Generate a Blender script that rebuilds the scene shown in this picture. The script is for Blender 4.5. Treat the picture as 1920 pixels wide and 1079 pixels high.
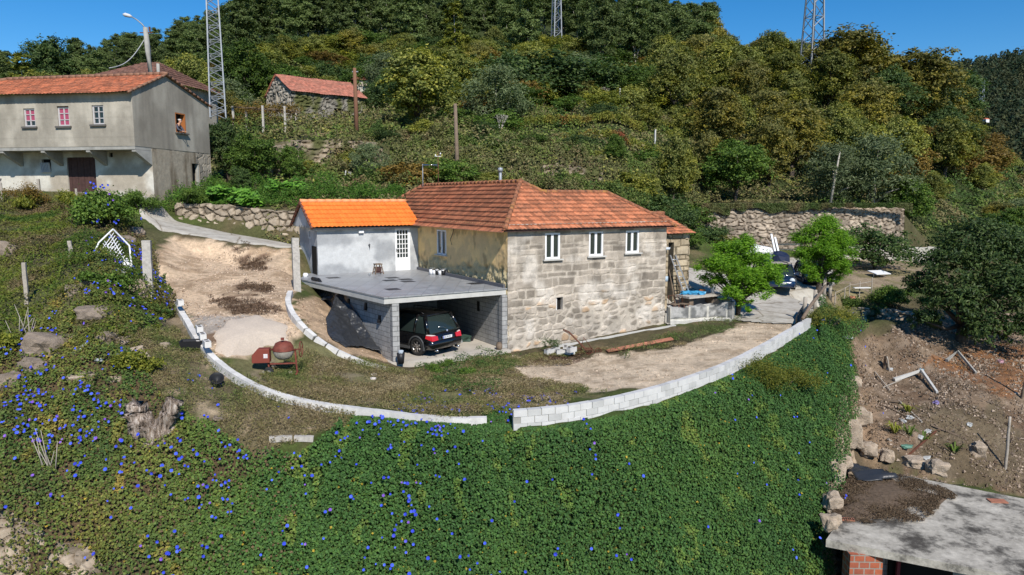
import bpy, bmesh, math, random
import numpy as np
from mathutils import Vector, Matrix, noise as mnoise
from mathutils.geometry import delaunay_2d_cdt
random.seed(7); rng = np.random.default_rng(7)
R = math.radians
for o in list(bpy.data.objects): bpy.data.objects.remove(o)
S = bpy.context.scene
COL = S.collection
# ------------------------------------------------------------------ camera, sky, sun, exposure
HC = 6.6; F = 1340.0; PITCH = R(7.13); CX, CY = 960.0, 539.5
cam_d = bpy.data.cameras.new('camera'); cam = bpy.data.objects.new('camera', cam_d); COL.objects.link(cam)
cam.location = (0, 0, HC); cam.rotation_euler = (R(90) - PITCH, 0, 0)
cam_d.sensor_width = 36; cam_d.lens = 36 * F / 1920; cam_d.clip_end = 3000; cam_d.clip_start = 0.2
S.camera = cam
SUN_AZ = R(-71); SUN_EL = R(41)
sun_dir = Vector((math.cos(SUN_AZ) * math.cos(SUN_EL), math.sin(SUN_AZ) * math.cos(SUN_EL), math.sin(SUN_EL)))
sd = bpy.data.lights.new('sun', 'SUN'); sd.energy = 4.6; sd.angle = R(0.5); sd.color = (1.0, 0.945, 0.86)
so = bpy.data.objects.new('sun', sd); COL.objects.link(so)
so.rotation_euler = sun_dir.to_track_quat('Z', 'Y').to_euler(); so.location = (20, -20, 60)
W = bpy.data.worlds.new('World'); S.world = W; W.use_nodes = True
wn = W.node_tree; wn.nodes.clear()
wo = wn.nodes.new('ShaderNodeOutputWorld'); bg = wn.nodes.new('ShaderNodeBackground'); sky = wn.nodes.new('ShaderNodeTexSky')
sky.sky_type = 'NISHITA'; sky.sun_disc = False; sky.sun_elevation = SUN_EL
sky.sun_rotation = math.pi / 2 - SUN_AZ; sky.altitude = 400; sky.air_density = 1.0; sky.dust_density = 0.0; sky.ozone_density = 6
bg.inputs[1].default_value = 0.105
hs = wn.nodes.new('ShaderNodeHueSaturation'); hs.inputs['Saturation'].default_value = 1.3; wn.links.new(sky.outputs[0], hs.inputs['Color']); wn.links.new(hs.outputs[0], bg.inputs[0]); wn.links.new(bg.outputs[0], wo.inputs[0])
S.view_settings.view_transform = 'Standard'; S.view_settings.look = 'None'
S.view_settings.gamma = 1; S.view_settings.use_curve_mapping = False; S.view_settings.exposure = 0.2
S.cycles.max_bounces = 5; S.cycles.diffuse_bounces = 3; S.cycles.glossy_bounces = 2
S.cycles.transparent_max_bounces = 4; S.cycles.use_denoising = True
S.cycles.caustics_reflective = False; S.cycles.caustics_refractive = False
# ------------------------------------------------------------------ camera maths (photo pixels <-> world)
cp, sp_ = math.cos(PITCH), math.sin(PITCH)
def ray(px, py):
    u = (px - CX) / F; a = (py - CY) / F
    return np.array([u, cp - a * sp_, -sp_ - a * cp])
def D(px, py, Y):
    d = ray(px, py); t = Y / d[1]
    return (d[0] * t, Y, HC + d[2] * t)
def Z(px, py, z):
    d = ray(px, py); t = (z - HC) / d[2]
    return (d[0] * t, d[1] * t, z)
def proj(x, y, z):
    dz = z - HC
    f = y * cp - dz * sp_; up = y * sp_ + dz * cp
    f = np.maximum(f, 0.01)
    return CX + F * x / f, CY - F * up / f
def inpoly(px, py, poly):
    px = np.asarray(px); py = np.asarray(py); c = np.zeros(px.shape, bool); n = len(poly)
    for i in range(n):
        x1, y1 = poly[i]; x2, y2 = poly[i - 1]
        if y1 == y2: continue
        m = ((y1 > py) != (y2 > py)) & (px < (x2 - x1) * (py - y1) / (y2 - y1) + x1)
        c ^= m
    return c
# ------------------------------------------------------------------ numpy noise
def hsh(i, j, s=0):
    n = (i.astype(np.int64) * 374761393 + j.astype(np.int64) * 668265263 + s * 974634777) & 0xffffffff
    n = ((n ^ (n >> 13)) * 1274126177) & 0xffffffff
    return ((n ^ (n >> 16)) & 0xffffff) / float(0xffffff)
def vn(x, y, s=0):
    x = np.asarray(x, float); y = np.asarray(y, float)
    i = np.floor(x); j = np.floor(y); fx = x - i; fy = y - j
    fx = fx * fx * (3 - 2 * fx); fy = fy * fy * (3 - 2 * fy)
    a = hsh(i, j, s); b = hsh(i + 1, j, s); c = hsh(i, j + 1, s); d = hsh(i + 1, j + 1, s)
    return (a * (1 - fx) + b * fx) * (1 - fy) + (c * (1 - fx) + d * fx) * fy
def fbm(x, y, s=0, o=3):
    r = 0; a = .5; t = 0
    for k in range(o):
        r = r + a * vn(x * 2 ** k, y * 2 ** k, s + k); t += a; a *= .5
    return r / t
def voro(x, y, s=0):
    i = np.floor(x); j = np.floor(y)
    f1 = np.full(x.shape, 9.); f2 = np.full(x.shape, 9.); idn = np.zeros(x.shape)
    for di in (-1, 0, 1):
        for dj in (-1, 0, 1):
            a = i + di; b = j + dj
            cx = a + .15 + .7 * hsh(a, b, s); cy = b + .15 + .7 * hsh(a, b, s + 9)
            d = np.hypot(cx - x, cy - y); h = hsh(a, b, s + 21)
            m = d < f1
            f2 = np.where(m, f1, np.minimum(f2, d)); idn = np.where(m, h, idn); f1 = np.where(m, d, f1)
    return f1, f2, idn
# ------------------------------------------------------------------ tags and mesh builder
def tag(o, label=None, cat=None, group=None, kind=None):
    if label: o['label'] = label
    if cat: o['category'] = cat
    if group: o['group'] = group
    if kind: o['kind'] = kind
    return o
def thing(name, label, cat, loc=(0, 0, 0), rz=0, group=None):
    o = bpy.data.objects.new(name, None); COL.objects.link(o); o.empty_display_size = .2
    o.location = loc; o.rotation_euler = (0, 0, rz)
    return tag(o, label, cat, group)
def copy_tree(o, parent=None):
    c = o.copy(); COL.objects.link(c)
    if parent: c.parent = parent
    for ch in o.children: copy_tree(ch, c)
    return c
def link(name, me, parent=None):
    o = bpy.data.objects.new(name, me); COL.objects.link(o)
    if parent: o.parent = parent
    return o
def box_uv(me):
    n = len(me.loops)
    if not n: return
    uv = me.uv_layers.new(name='UVMap')
    co = np.empty(len(me.vertices) * 3); me.vertices.foreach_get('co', co); co = co.reshape(-1, 3)
    lv = np.empty(n, int); me.loops.foreach_get('vertex_index', lv)
    pn = np.empty(len(me.polygons) * 3); me.polygons.foreach_get('normal', pn); pn = np.abs(pn.reshape(-1, 3))
    lt = np.empty(len(me.polygons), int); me.polygons.foreach_get('loop_total', lt)
    N = np.repeat(pn, lt, axis=0); P = co[lv]
    u = np.where(N[:, 0] > np.maximum(N[:, 1], N[:, 2]), P[:, 1], P[:, 0])
    v = np.where(N[:, 2] > np.maximum(N[:, 0], N[:, 1]), P[:, 1], P[:, 2])
    uv.data.foreach_set('uv', np.stack([u, v], 1).ravel())
class MB:
    def __init__(s): s.v = []; s.f = []; s.m = []; s.sm = []
    def add(s, vs, fs, mi=0, smooth=False):
        b = len(s.v); s.v += [tuple(p) for p in vs]
        s.f += [tuple(b + i for i in f) for f in fs]; s.m += [mi] * len(fs); s.sm += [smooth] * len(fs)
        return s
    def box(s, c, d, rz=0, mi=0, rx=0, ry=0, taper=1.0):
        M = Matrix.Translation(c) @ Matrix.Rotation(rz, 4, 'Z') @ Matrix.Rotation(ry, 4, 'Y') @ Matrix.Rotation(rx, 4, 'X')
        vs = []
        for z in (-.5, .5):
            t = taper if z > 0 else 1
            for x, y in ((-.5, -.5), (.5, -.5), (.5, .5), (-.5, .5)):
                vs.append(M @ Vector((x * d[0] * t, y * d[1] * t, z * d[2])))
        return s.add(vs, [(3, 2, 1, 0), (4, 5, 6, 7), (0, 1, 5, 4), (1, 2, 6, 5), (2, 3, 7, 6), (3, 0, 4, 7)], mi)
    def prism(s, poly, z0, z1, mi=0):
        n = len(poly)
        z0s = z0 if hasattr(z0, '__len__') else [z0] * n; z1s = z1 if hasattr(z1, '__len__') else [z1] * n
        vs = [(p[0], p[1], z0s[i]) for i, p in enumerate(poly)] + [(p[0], p[1], z1s[i]) for i, p in enumerate(poly)]
        fs = [tuple(range(n))[::-1], tuple(range(n, 2 * n))] + [(i, (i + 1) % n, n + (i + 1) % n, n + i) for i in range(n)]
        return s.add(vs, fs, mi)
    def tube(s, pts, r, n=8, mi=0, caps=True, smooth=True, sq=False):
        pts = [Vector(p) for p in pts]; rs = r if hasattr(r, '__len__') else [r] * len(pts)
        vs = []; fs = []
        for i, p in enumerate(pts):
            t = (pts[min(i + 1, len(pts) - 1)] - pts[max(i - 1, 0)]).normalized()
            a = t.cross(Vector((0, 0, 1)))
            if a.length < .05: a = t.cross(Vector((0, 1, 0)))
            a.normalize(); b = t.cross(a)
            for k in range(n):
                th = 2 * math.pi * (k + (.5 if sq else 0)) / n
                vs.append(p + (a * math.cos(th) + b * math.sin(th)) * rs[i])
        for i in range(len(pts) - 1):
            for k in range(n):
                k2 = (k + 1) % n
                fs.append((i * n + k, i * n + k2, (i + 1) * n + k2, (i + 1) * n + k))
        if caps: fs.append(tuple(range(n))[::-1]); fs.append(tuple(range((len(pts) - 1) * n, len(pts) * n)))
        return s.add(vs, fs, mi, smooth)
    def lathe(s, prof, n=16, c=(0, 0, 0), axis='Z', mi=0, smooth=True):
        vs = []; fs = []
        for (r, h) in prof:
            for k in range(n):
                a = 2 * math.pi * k / n; x, y = r * math.cos(a), r * math.sin(a)
                p = (x, y, h) if axis == 'Z' else ((h, x, y) if axis == 'X' else (x, h, y))
                vs.append((p[0] + c[0], p[1] + c[1], p[2] + c[2]))
        for i in range(len(prof) - 1):
            for k in range(n):
                k2 = (k + 1) % n
                fs.append((i * n + k, i * n + k2, (i + 1) * n + k2, (i + 1) * n + k))
        return s.add(vs, fs, mi, smooth)
    def quad(s, a, b, c, d, mi=0): return s.add([a, b, c, d], [(0, 1, 2, 3)], mi)
    def stone(s, c, d, seed=0, mi=0, rz=0, n=2, rough=.18):
        bm = bmesh.new(); bmesh.ops.create_icosphere(bm, subdivisions=n, radius=1)
        vs = []
        cr, sr = math.cos(rz), math.sin(rz)
        for v in bm.verts:
            p = v.co; q = Vector([math.copysign(abs(k) ** .6, k) for k in p])
            q *= 1 + rough * mnoise.noise(p * 1.3 + Vector((seed * 3.1, seed, 0))) * 1.6 + rough * .4 * mnoise.noise(p * 4 + Vector((seed, 0, 5)))
            x, y = q.x * d[0] / 2, q.y * d[1] / 2
            vs.append((c[0] + x * cr - y * sr, c[1] + x * sr + y * cr, c[2] + q.z * d[2] / 2))
        fs = [tuple(v.index for v in f.verts) for f in bm.faces]; bm.free()
        return s.add(vs, fs, mi, False)
    def build(s, name, mats, parent=None, bevel=0, uv=True):
        me = bpy.data.meshes.new(name); me.from_pydata([tuple(v) for v in s.v], [], s.f)
        if not isinstance(mats, (list, tuple)): mats = [mats]
        for m in mats: me.materials.append(m)
        me.polygons.foreach_set('material_index', s.m); me.polygons.foreach_set('use_smooth', s.sm)
        me.update()
        if uv: box_uv(me)
        o = link(name, me, parent)
        if bevel:
            b = o.modifiers.new('bevel', 'BEVEL'); b.width = bevel; b.segments = 2; b.limit_method = 'ANGLE'; b.angle_limit = R(40)
        return o
def np_mesh(name, V, Fs, mat, cols=None, smooth=False, uv=False):
    """V (n,3), Fs (m,k)"""
    me = bpy.data.meshes.new(name); n, m = len(V), len(Fs); k = Fs.shape[1]
    me.vertices.add(n); me.vertices.foreach_set('co', np.asarray(V, np.float32).ravel())
    me.loops.add(m * k); me.loops.foreach_set('vertex_index', Fs.astype(np.int32).ravel())
    me.polygons.add(m); me.polygons.foreach_set('loop_start', np.arange(0, m * k, k, dtype=np.int32))
    me.polygons.foreach_set('use_smooth', np.full(m, smooth))
    me.update(calc_edges=True); me.validate()
    if cols is not None:
        ca = me.color_attributes.new('Col', 'FLOAT_COLOR', 'POINT')
        c4 = np.ones((n, 4), np.float32); c4[:, :3] = cols; ca.data.foreach_set('color', c4.ravel())
    if mat: me.materials.append(mat)
    if uv: box_uv(me)
    return me
# ------------------------------------------------------------------ materials
class NB:
    def __init__(s, name, rough=.9, spec=.3):
        s.m = bpy.data.materials.new(name); s.m.use_nodes = True; s.t = s.m.node_tree; s.n = s.t.nodes
        s.b = s.n['Principled BSDF']; s.b.inputs['Roughness'].default_value = rough
        s.b.inputs['Specular IOR Level'].default_value = spec; s._c = None
    def node(s, ty, **kw):
        x = s.n.new(ty)
        for k, v in kw.items():
            if hasattr(x, k) and k not in x.inputs: setattr(x, k, v)
        return x
    def set(s, sock, v):
        if hasattr(v, 'default_value') and hasattr(v, 'links'): s.t.links.new(v, sock)
        elif isinstance(v, (tuple, list)): sock.default_value = tuple(v) + ((1,) if len(v) == 3 and len(sock.default_value) == 4 else ())
        else: sock.default_value = v
    def co(s, kind='Object'):
        if not s._c: s._c = s.n.new('ShaderNodeTexCoord')
        return s._c.outputs[kind]
    def noise(s, sc=5, det=4, ro=.6, vec=None, col=False, dist=0):
        x = s.n.new('ShaderNodeTexNoise'); s.set(x.inputs['Vector'], vec or s.co()); x.inputs['Scale'].default_value = sc
        x.inputs['Detail'].default_value = det; x.inputs['Roughness'].default_value = ro; x.inputs['Distortion'].default_value = dist
        return x.outputs['Color' if col else 'Fac']
    def voro(s, sc=5, feat='F1', out='Distance', vec=None):
        x = s.n.new('ShaderNodeTexVoronoi'); x.feature = feat; s.set(x.inputs['Vector'], vec or s.co()); x.inputs['Scale'].default_value = sc
        return x.outputs[out]
    def ramp(s, fac, stops, interp='LINEAR'):
        x = s.n.new('ShaderNodeValToRGB'); s.set(x.inputs[0], fac); e = x.color_ramp; e.interpolation = interp
        while len(e.elements) < len(stops): e.elements.new(.5)
        for el, (p, c) in zip(e.elements, stops): el.position = p; el.color = (*c, 1) if hasattr(c, '__len__') else (c, c, c, 1)
        return x.outputs[0]
    def mix(s, fac, a, b, mode='MIX'):
        x = s.n.new('ShaderNodeMix'); x.data_type = 'RGBA'; x.blend_type = mode
        s.set(x.inputs[0], fac); s.set(x.inputs[6], a); s.set(x.inputs[7], b); return x.outputs[2]
    def math(s, op, a, b=0., c=0.):
        x = s.n.new('ShaderNodeMath'); x.operation = op; s.set(x.inputs[0], a); s.set(x.inputs[1], b)
        if op in ('MULTIPLY_ADD', 'WRAP'): s.set(x.inputs[2], c)
        return x.outputs[0]
    def attr(s, name='Col', out='Color'):
        x = s.n.new('ShaderNodeAttribute'); x.attribute_name = name; return x.outputs[out]
    def island(s):
        x = s.n.new('ShaderNodeNewGeometry'); return x.outputs['Random Per Island']
    def objrand(s):
        x = s.n.new('ShaderNodeObjectInfo'); return x.outputs['Random']
    def scaled(s, vec, sc):
        x = s.n.new('ShaderNodeMapping'); s.set(x.inputs[0], vec); x.inputs['Scale'].default_value = sc; return x.outputs[0]
    def color(s, c): s.set(s.b.inputs['Base Color'], c); return s
    def bump(s, h, st=.5, d=.02):
        x = s.n.new('ShaderNodeBump'); s.set(x.inputs['Height'], h); x.inputs['Strength'].default_value = st
        x.inputs['Distance'].default_value = d; s.t.links.new(x.outputs[0], s.b.inputs['Normal']); return s
def mul(c, k): return tuple(min(1, x * k) for x in c)
def M_simple(name, c, rough=.8, var=.25, sc=6, bump=.3, metal=0, spec=.3, bd=.01):
    b = NB(name, rough, spec); n = b.noise(sc, 5, .65)
    b.color(b.ramp(n, [(.25, mul(c, 1 - var)), (.5, c), (.8, mul(c, 1 + var))])); b.b.inputs['Metallic'].default_value = metal
    if bump: b.bump(b.noise(sc * 6, 4, .7), bump, bd)
    return b.m
def M_attr(name, sc=25, var=.22, bump=.6, bd=.02, rough=.95, sc2=4):
    b = NB(name, rough, .15)
    n = b.noise(sc, 5, .7); n2 = b.noise(sc2, 4, .6)
    c = b.mix(1, b.attr(), b.ramp(n, [(.25, 1 - var), (.75, 1 + var)]), 'MULTIPLY')
    c = b.mix(1, c, b.ramp(n2, [(.3, 1 - var * .7), (.7, 1 + var * .7)]), 'MULTIPLY')
    if name == 'ground_soil':
        n4 = b.noise(30, 5, .75); c = b.mix(1, c, b.ramp(n4, [(.3, .68), (.5, 1), (.72, 1.3)]), 'MULTIPLY'); n = b.math('ADD', n, n4)
    b.color(c).bump(n, bump, bd); return b.m
MT = {}
MT['attr'] = M_attr('weathered_stone'); MT['plaster'] = M_attr('plaster', 14, .1, .25, .01, .9, 2.5)
MT['concrete'] = M_simple('concrete', (.33, .32, .29), .9, .3, 2.2, .4)
MT['concrete_l'] = M_simple('concrete_light', (.5, .49, .46), .9, .15, 3, .3)
MT['granite'] = M_simple('granite', (.44, .41, .37), .9, .3, 9, .6, bd=.02)
MT['white'] = M_simple('white_paint', (.8, .8, .8), .45, .05, 3, 0)
MT['black'] = M_simple('black_plastic', (.02, .02, .022), .45, .2, 5, 0)
MT['rubber'] = M_simple('rubber', (.022, .022, .022), .8, .2, 8, .2)
MT['steel'] = M_simple('galvanised_steel', (.3, .32, .34), .55, .2, 3, 0, .3)
MT['rust'] = M_simple('rusty_iron', (.13, .05, .03), .85, .5, 14, .5)
MT['wood'] = M_simple('old_wood', (.19, .14, .1), .9, .35, 5, .5)
MT['wood_l'] = M_simple('grey_wood', (.36, .32, .27), .9, .3, 7, .5)
MT['wood_d'] = M_simple('dark_wood', (.075, .04, .035), .85, .35, 7, .5)
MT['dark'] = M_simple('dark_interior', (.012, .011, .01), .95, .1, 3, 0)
MT['redpaint'] = M_simple('rusted_red_paint', (.17, .045, .03), .65, .45, 7, .3)
b = NB('streaked_dead_wood', .95, .1); n = b.noise(1, 5, .7, b.scaled(b.co(), (16, 16, 3))); b.color(b.mix(1, b.ramp(n, [(.36, (.06, .045, .035)), (.48, (.30, .23, .18)), (.62, (.52, .45, .39))]), b.ramp(b.noise(3, 4, .6), [(.35, .6), (.65, 1.15)]), 'MULTIPLY')).bump(n, 1, .08); MT['stump'] = b.m
b = NB('window_glass', .08, .6); b.color((.02, .03, .028)); MT['glass'] = b.m
b = NB('clear_coat_black', .18, .6); b.color((.006, .006, .007)); b.b.inputs['Coat Weight'].default_value = .6; MT['carblack'] = b.m
b = NB('clear_coat_blue', .2, .6); b.color((.008, .025, .07)); b.b.inputs['Coat Weight'].default_value = .6; MT['carblue'] = b.m
b = NB('red_lens', .2, .5); b.color((.55, .02, .03)); MT['redlens'] = b.m
b = NB('chrome', .2, .5); b.color((.6, .6, .62)); b.b.inputs['Metallic'].default_value = 1; MT['chrome'] = b.m
def M_brick(name, c1, c2, mortar, bw, bh, ms=.012, dist=0, rough=.9, bump=.5, off=.5):
    b = NB(name, rough, .2); uv = b.co('UV')
    if dist:
        n = b.noise(3, 3, .5, uv, True); uv = b.mix(dist, uv, n, 'ADD') if 0 else b.mix(dist, uv, n)
    x = b.n.new('ShaderNodeTexBrick'); b.set(x.inputs['Vector'], uv); b.set(x.inputs['Color1'], c1); b.set(x.inputs['Color2'], c2); b.set(x.inputs['Mortar'], mortar)
    x.inputs['Scale'].default_value = 1; x.inputs['Mortar Size'].default_value = ms; x.inputs['Brick Width'].default_value = bw
    x.inputs['Row Height'].default_value = bh; x.offset = off; x.inputs['Mortar Smooth'].default_value = .2; x.inputs['Bias'].default_value = 0
    n = b.noise(9, 5, .7); n2 = b.noise(1.3, 4, .65)
    c = b.mix(1, x.outputs[0], b.ramp(n, [(.3, .85), (.7, 1.12)]), 'MULTIPLY')
    c = b.mix(1, c, b.ramp(n2, [(.3, .8), (.7, 1.12)]), 'MULTIPLY')
    h = b.math('SUBTRACT', b.math('MULTIPLY', n, .3), x.outputs['Fac'])
    b.color(c).bump(h, bump, .02); return b.m
MT['blocks'] = M_brick('concrete_block_wall', (.40, .395, .38), (.32, .315, .31), (.17, .165, .16), .5, .2, .012)
MT['redbrick'] = M_brick('red_brick', (.42, .12, .06), (.33, .1, .06), (.3, .26, .22), .3, .2, .02)
MT['curb'] = M_brick('white_block', (.66, .66, .64), (.56, .56, .54), (.33, .32, .3), .5, .21, .012)
def M_tiles(name, base, var, dirt, dirtc, tw=.22, th=.36, lichen=0.):
    b = NB(name, .85, .2); uv = b.co('UV')
    sx = b.n.new('ShaderNodeSeparateXYZ'); b.set(sx.inputs[0], uv)
    fx = b.math('FLOOR', b.math('DIVIDE', sx.outputs[0], tw)); fy = b.math('FLOOR', b.math('DIVIDE', sx.outputs[1], th))
    cx = b.n.new('ShaderNodeCombineXYZ'); b.set(cx.inputs[0], fx); b.set(cx.inputs[1], fy)
    w = b.n.new('ShaderNodeTexWhiteNoise'); w.noise_dimensions = '2D'; b.set(w.inputs['Vector'], cx.outputs[0])
    c = b.ramp(w.outputs['Value'], [(0, mul(base, 1 - var)), (.5, base), (1, mul(base, 1 + var))])
    n = b.noise(1.1, 5, .7); n3 = b.noise(12, 5, .7)
    # dirt blotches, plus a darker line along each course overlap
    ft = b.math('FRACT', b.math('DIVIDE', sx.outputs[1], th))
    edge = b.ramp(ft, [(0, 1.15), (.16, .35), (.3, .02), (.8, 0), (1, .5)])
    mk = b.math('ADD', b.math('MULTIPLY', b.ramp(n, [(.4, 0), (.72, 1)]), dirt), b.math('MULTIPLY', edge, dirt))
    mk = b.math('MULTIPLY', mk, b.ramp(n3, [(.3, .3), (.6, 1)]))
    mk = b.math('MINIMUM', mk, .92)
    c = b.mix(mk, c, dirtc)
    if lichen: c = b.mix(b.ramp(b.noise(2.4, 4, .7), [(.72, 0), (.8, lichen)]), c, (.6, .33, .03))
    b.color(c).bump(n3, .4, .01); return b.m
MT['tiles_old'] = M_tiles('old_clay_tiles', (.47, .17, .085), .38, .75, (.11, .065, .045), lichen=.5)
MT['tiles_left'] = M_tiles('clay_tiles_left', (.46, .15, .075), .35, .7, (.14, .08, .06))
MT['tiles_new'] = M_tiles('new_orange_tiles', (.78, .195, .035), .12, .35, (.5, .13, .03))
MT['tiles_grey'] = M_tiles('mossy_brown_tiles', (.2, .1, .075), .35, .6, (.1, .075, .06))
def M_leaf(name, stops, trans=.25, rough=.55, spec=.25, objvar=.25, big=0.0):
    b = NB(name, rough, spec); r = b.island()
    c = b.ramp(r, stops)
    if objvar: c = b.mix(1, c, b.ramp(b.objrand(), [(0, 1 - objvar), (1, 1 + objvar)]), 'MULTIPLY')
    if big: c = b.mix(b.ramp(b.noise(big, 3, .6), [(.42, 0), (.62, 1)]), c, b.mix(1, c, (1.5, 1.3, .5), 'MULTIPLY'))
    b.color(c)
    tr = b.n.new('ShaderNodeBsdfTranslucent'); b.set(tr.inputs[0], b.mix(1, c, (1.2, 1.3, .5), 'MULTIPLY'))
    mx = b.n.new('ShaderNodeMixShader'); mx.inputs[0].default_value = trans
    b.t.links.new(b.b.outputs[0], mx.inputs[1]); b.t.links.new(tr.outputs[0], mx.inputs[2])
    b.t.links.new(mx.outputs[0], b.n['Material Output'].inputs[0]); return b.m
def M_leafattr(name, trans=.2, lo=.6, hi=1.5):
    b = NB(name, .6, .2); c = b.mix(1, b.attr(), b.ramp(b.island(), [(0, lo), (1, hi)]), 'MULTIPLY'); b.color(c)
    tr = b.n.new('ShaderNodeBsdfTranslucent'); b.set(tr.inputs[0], c)
    mx = b.n.new('ShaderNodeMixShader'); mx.inputs[0].default_value = trans
    b.t.links.new(b.b.outputs[0], mx.inputs[1]); b.t.links.new(tr.outputs[0], mx.inputs[2])
    b.t.links.new(mx.outputs[0], b.n['Material Output'].inputs[0]); return b.m
MT['leafattr'] = M_leafattr('leaves_mixed')
LV = {
 'euc': M_leaf('eucalyptus_leaves', [(0, (.06, .095, .028)), (.6, (.12, .165, .05)), (1, (.21, .26, .09))]),
 'olive': M_leaf('chestnut_leaves', [(0, (.08, .105, .022)), (.55, (.17, .195, .045)), (1, (.32, .32, .09))], big=.25),
 'brown': M_leaf('autumn_leaves', [(0, (.085, .095, .024)), (.5, (.17, .17, .045)), (1, (.3, .265, .085))], big=.2),
 'green': M_leaf('green_leaves', [(0, (.04, .075, .012)), (.6, (.08, .145, .022)), (1, (.17, .25, .04))]),
 'dark': M_leaf('dark_leaves', [(0, (.028, .055, .016)), (.6, (.06, .105, .028)), (1, (.13, .18, .05))]),
 'grey': M_leaf('grey_olive_leaves', [(0, (.075, .11, .045)), (.6, (.14, .18, .08)), (1, (.24, .29, .14))]),
 'bright': M_leaf('bright_green_leaves', [(0, (.06, .15, .008)), (.6, (.13, .29, .012)), (1, (.26, .45, .03))], trans=.35, objvar=0),
 'yellow': M_leaf('yellow_leaves', [(0, (.08, .105, .012)), (.6, (.17, .19, .025)), (1, (.29, .28, .04))]),
 'orange': M_leaf('rust_orange_leaves', [(0, (.10, .07, .015)), (.6, (.2, .13, .03)), (1, (.3, .2, .045))]),
 'pine': M_leaf('pine_needles', [(0, (.012, .035, .015)), (.6, (.025, .06, .02)), (1, (.05, .1, .03))]),
 'lettuce': M_leaf('broad_green_leaves', [(0, (.06, .15, .015)), (.6, (.11, .26, .03)), (1, (.2, .4, .05))], objvar=.1),
}
b = NB('blue_petals', .6, .2); b.color(b.ramp(b.island(), [(0, (.035, .05, .42)), (.5, (.05, .09, .62)), (.92, (.09, .15, .75)), (.94, (.16, .06, .42)), (1, (.24, .12, .5))])); MT['flower'] = b.m
b = NB('black_sheet', .42, .5); b.color((.03, .032, .036)).bump(b.noise(3, 4, .6), .6, .05); MT['sheet'] = b.m
b = NB('terrace_tiles', .16, .55); x = b.n.new('ShaderNodeTexBrick'); b.set(x.inputs['Vector'], b.co('UV')); x.offset = 0
for k, v in (('Color1', (.33, .335, .34)), ('Color2', (.28, .285, .29)), ('Mortar', (.08, .08, .08))): b.set(x.inputs[k], v)
for k, v in (('Scale', 1), ('Mortar Size', .006), ('Brick Width', .6), ('Row Height', .6)): x.inputs[k].default_value = v
n = b.noise(2, 5, .7); b.color(b.mix(1, x.outputs[0], b.ramp(n, [(.3, .75), (.7, 1.2)]), 'MULTIPLY')); b.set(b.b.inputs['Roughness'], b.ramp(n, [(.3, .3), (.7, .55)]))
MT['slabtiles'] = b.m
b = NB('clay_pipe', .7, .3); b.color(b.ramp(b.noise(6, 4, .7), [(.3, (.26, .11, .07)), (.7, (.48, .2, .12))])); MT['claypipe'] = b.m
def flat(name, c, rough=.6, metal=0): 
    if name in MT: return MT[name]
    MT[name] = M_simple(name, c, rough, .08, 5, 0, metal); return MT[name]
# ------------------------------------------------------------------ terrain: control points and break lines
A31 = R(31); UX, UY = math.cos(A31), math.sin(A31)
HO = D(952, 665, 30.2); HO = (HO[0], HO[1])            # front corner of the stone house
def HL(u, v, z=0): return (HO[0] + u * UX - v * UY, HO[1] + u * UY + v * UX, z)
GF = D(739, 683, 27.8)                                 # front left column of the garage
GB = (-9.3, 33.9)
pts = []; edges = []
def P(*ps):
    for p in ps: pts.append(p)
def L(*ps):
    b = len(pts)
    for p in ps: pts.append(p)
    edges.extend((b + i, b + i + 1) for i in range(len(ps) - 1))
# garage floor and the drive in front of the house
gx, gy = GF[0], GF[1]
def GW(t, off, z):   # along garage left wall, off>0 to the outside
    dx, dy = GB[0] - gx, GB[1] - gy; l = math.hypot(dx, dy); nx, ny = -dy / l, dx / l
    return (gx + dx * t - (-nx) * off, gy + dy * t - (-ny) * off, z)
L(GW(0, -.35, -.1), GW(.5, -.35, -.3), GW(.97, -.35, -.3))
L(GW(0, .2, .15), GW(.25, .2, .55), GW(.5, .2, 1.1), GW(.8, .2, 1.9), GW(1, .25, 2.6))
L(HL(-.4, .3, 0), HL(-.4, 6.3, -.3)); P(HL(-3, 6.2, -.3), HL(-4, .8, -.1), HL(-4.5, 5.6, -.3))
L(HL(-5.2, 7.4, 1.9), HL(-3, 7.2, 1.9), HL(-.3, 7.2, 1.9), HL(0.3, 12, 2.2))
P(HL(0, 0, .02), HL(3, 0, .08), HL(6, 0, .25), HL(9, 0, .42), HL(11, -.5, .55))
P(HL(3, 5, 1), HL(8.6, 3.5, .6), HL(5, 8, 2.5))
P(Z(1100, 690, 0), Z(960, 720, 0), Z(830, 705, .05), Z(900, 745, 0), Z(1200, 680, .15), Z(1350, 640, .4), Z(700, 720, .12), Z(600, 700, .5), Z(520, 680, .8))
# outer kerb, inner side and outer side
KT = [(330, 566, 2.5), (352, 604, 2.1), (372, 638, 1.8), (395, 668, 1.4), (430, 697, 1.05), (480, 726, .75), (540, 746, .5), (600, 758, .3), (680, 767, .12), (760, 777, .02), (850, 786, 0), (912, 784, 0)]
L(*[Z(a, b - 6, c) for a, b, c in KT])
KR = [(962, 771, .32), (1050, 765, .34), (1150, 747, .36), (1250, 722, .42), (1350, 688, .52), (1420, 654, .63), (1480, 620, .75), (1517, 598, .85)]
KRW = [Z(*k) for k in KR]
L(*[(x - .12, y + .35, z - .32) for x, y, z in KRW])
KTW = [Z(*k) for k in KT]
L(*[(x - .1, y - .5, z - .35) for x, y, z in KTW])
L(*[(x + .2, y - .35, z - .55) for x, y, z in KRW])
P(Z(300, 650, 1.7), Z(300, 720, 1.0), Z(300, 800, .2), Z(300, 900, -1), Z(300, 1000, -2.1), Z(300, 1079, -2.9), Z(300, 1300, -5))
P(Z(450, 765, .35), Z(450, 820, -.2), Z(450, 900, -1.2), Z(450, 1079, -3.1), Z(450, 1300, -5.2))
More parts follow.
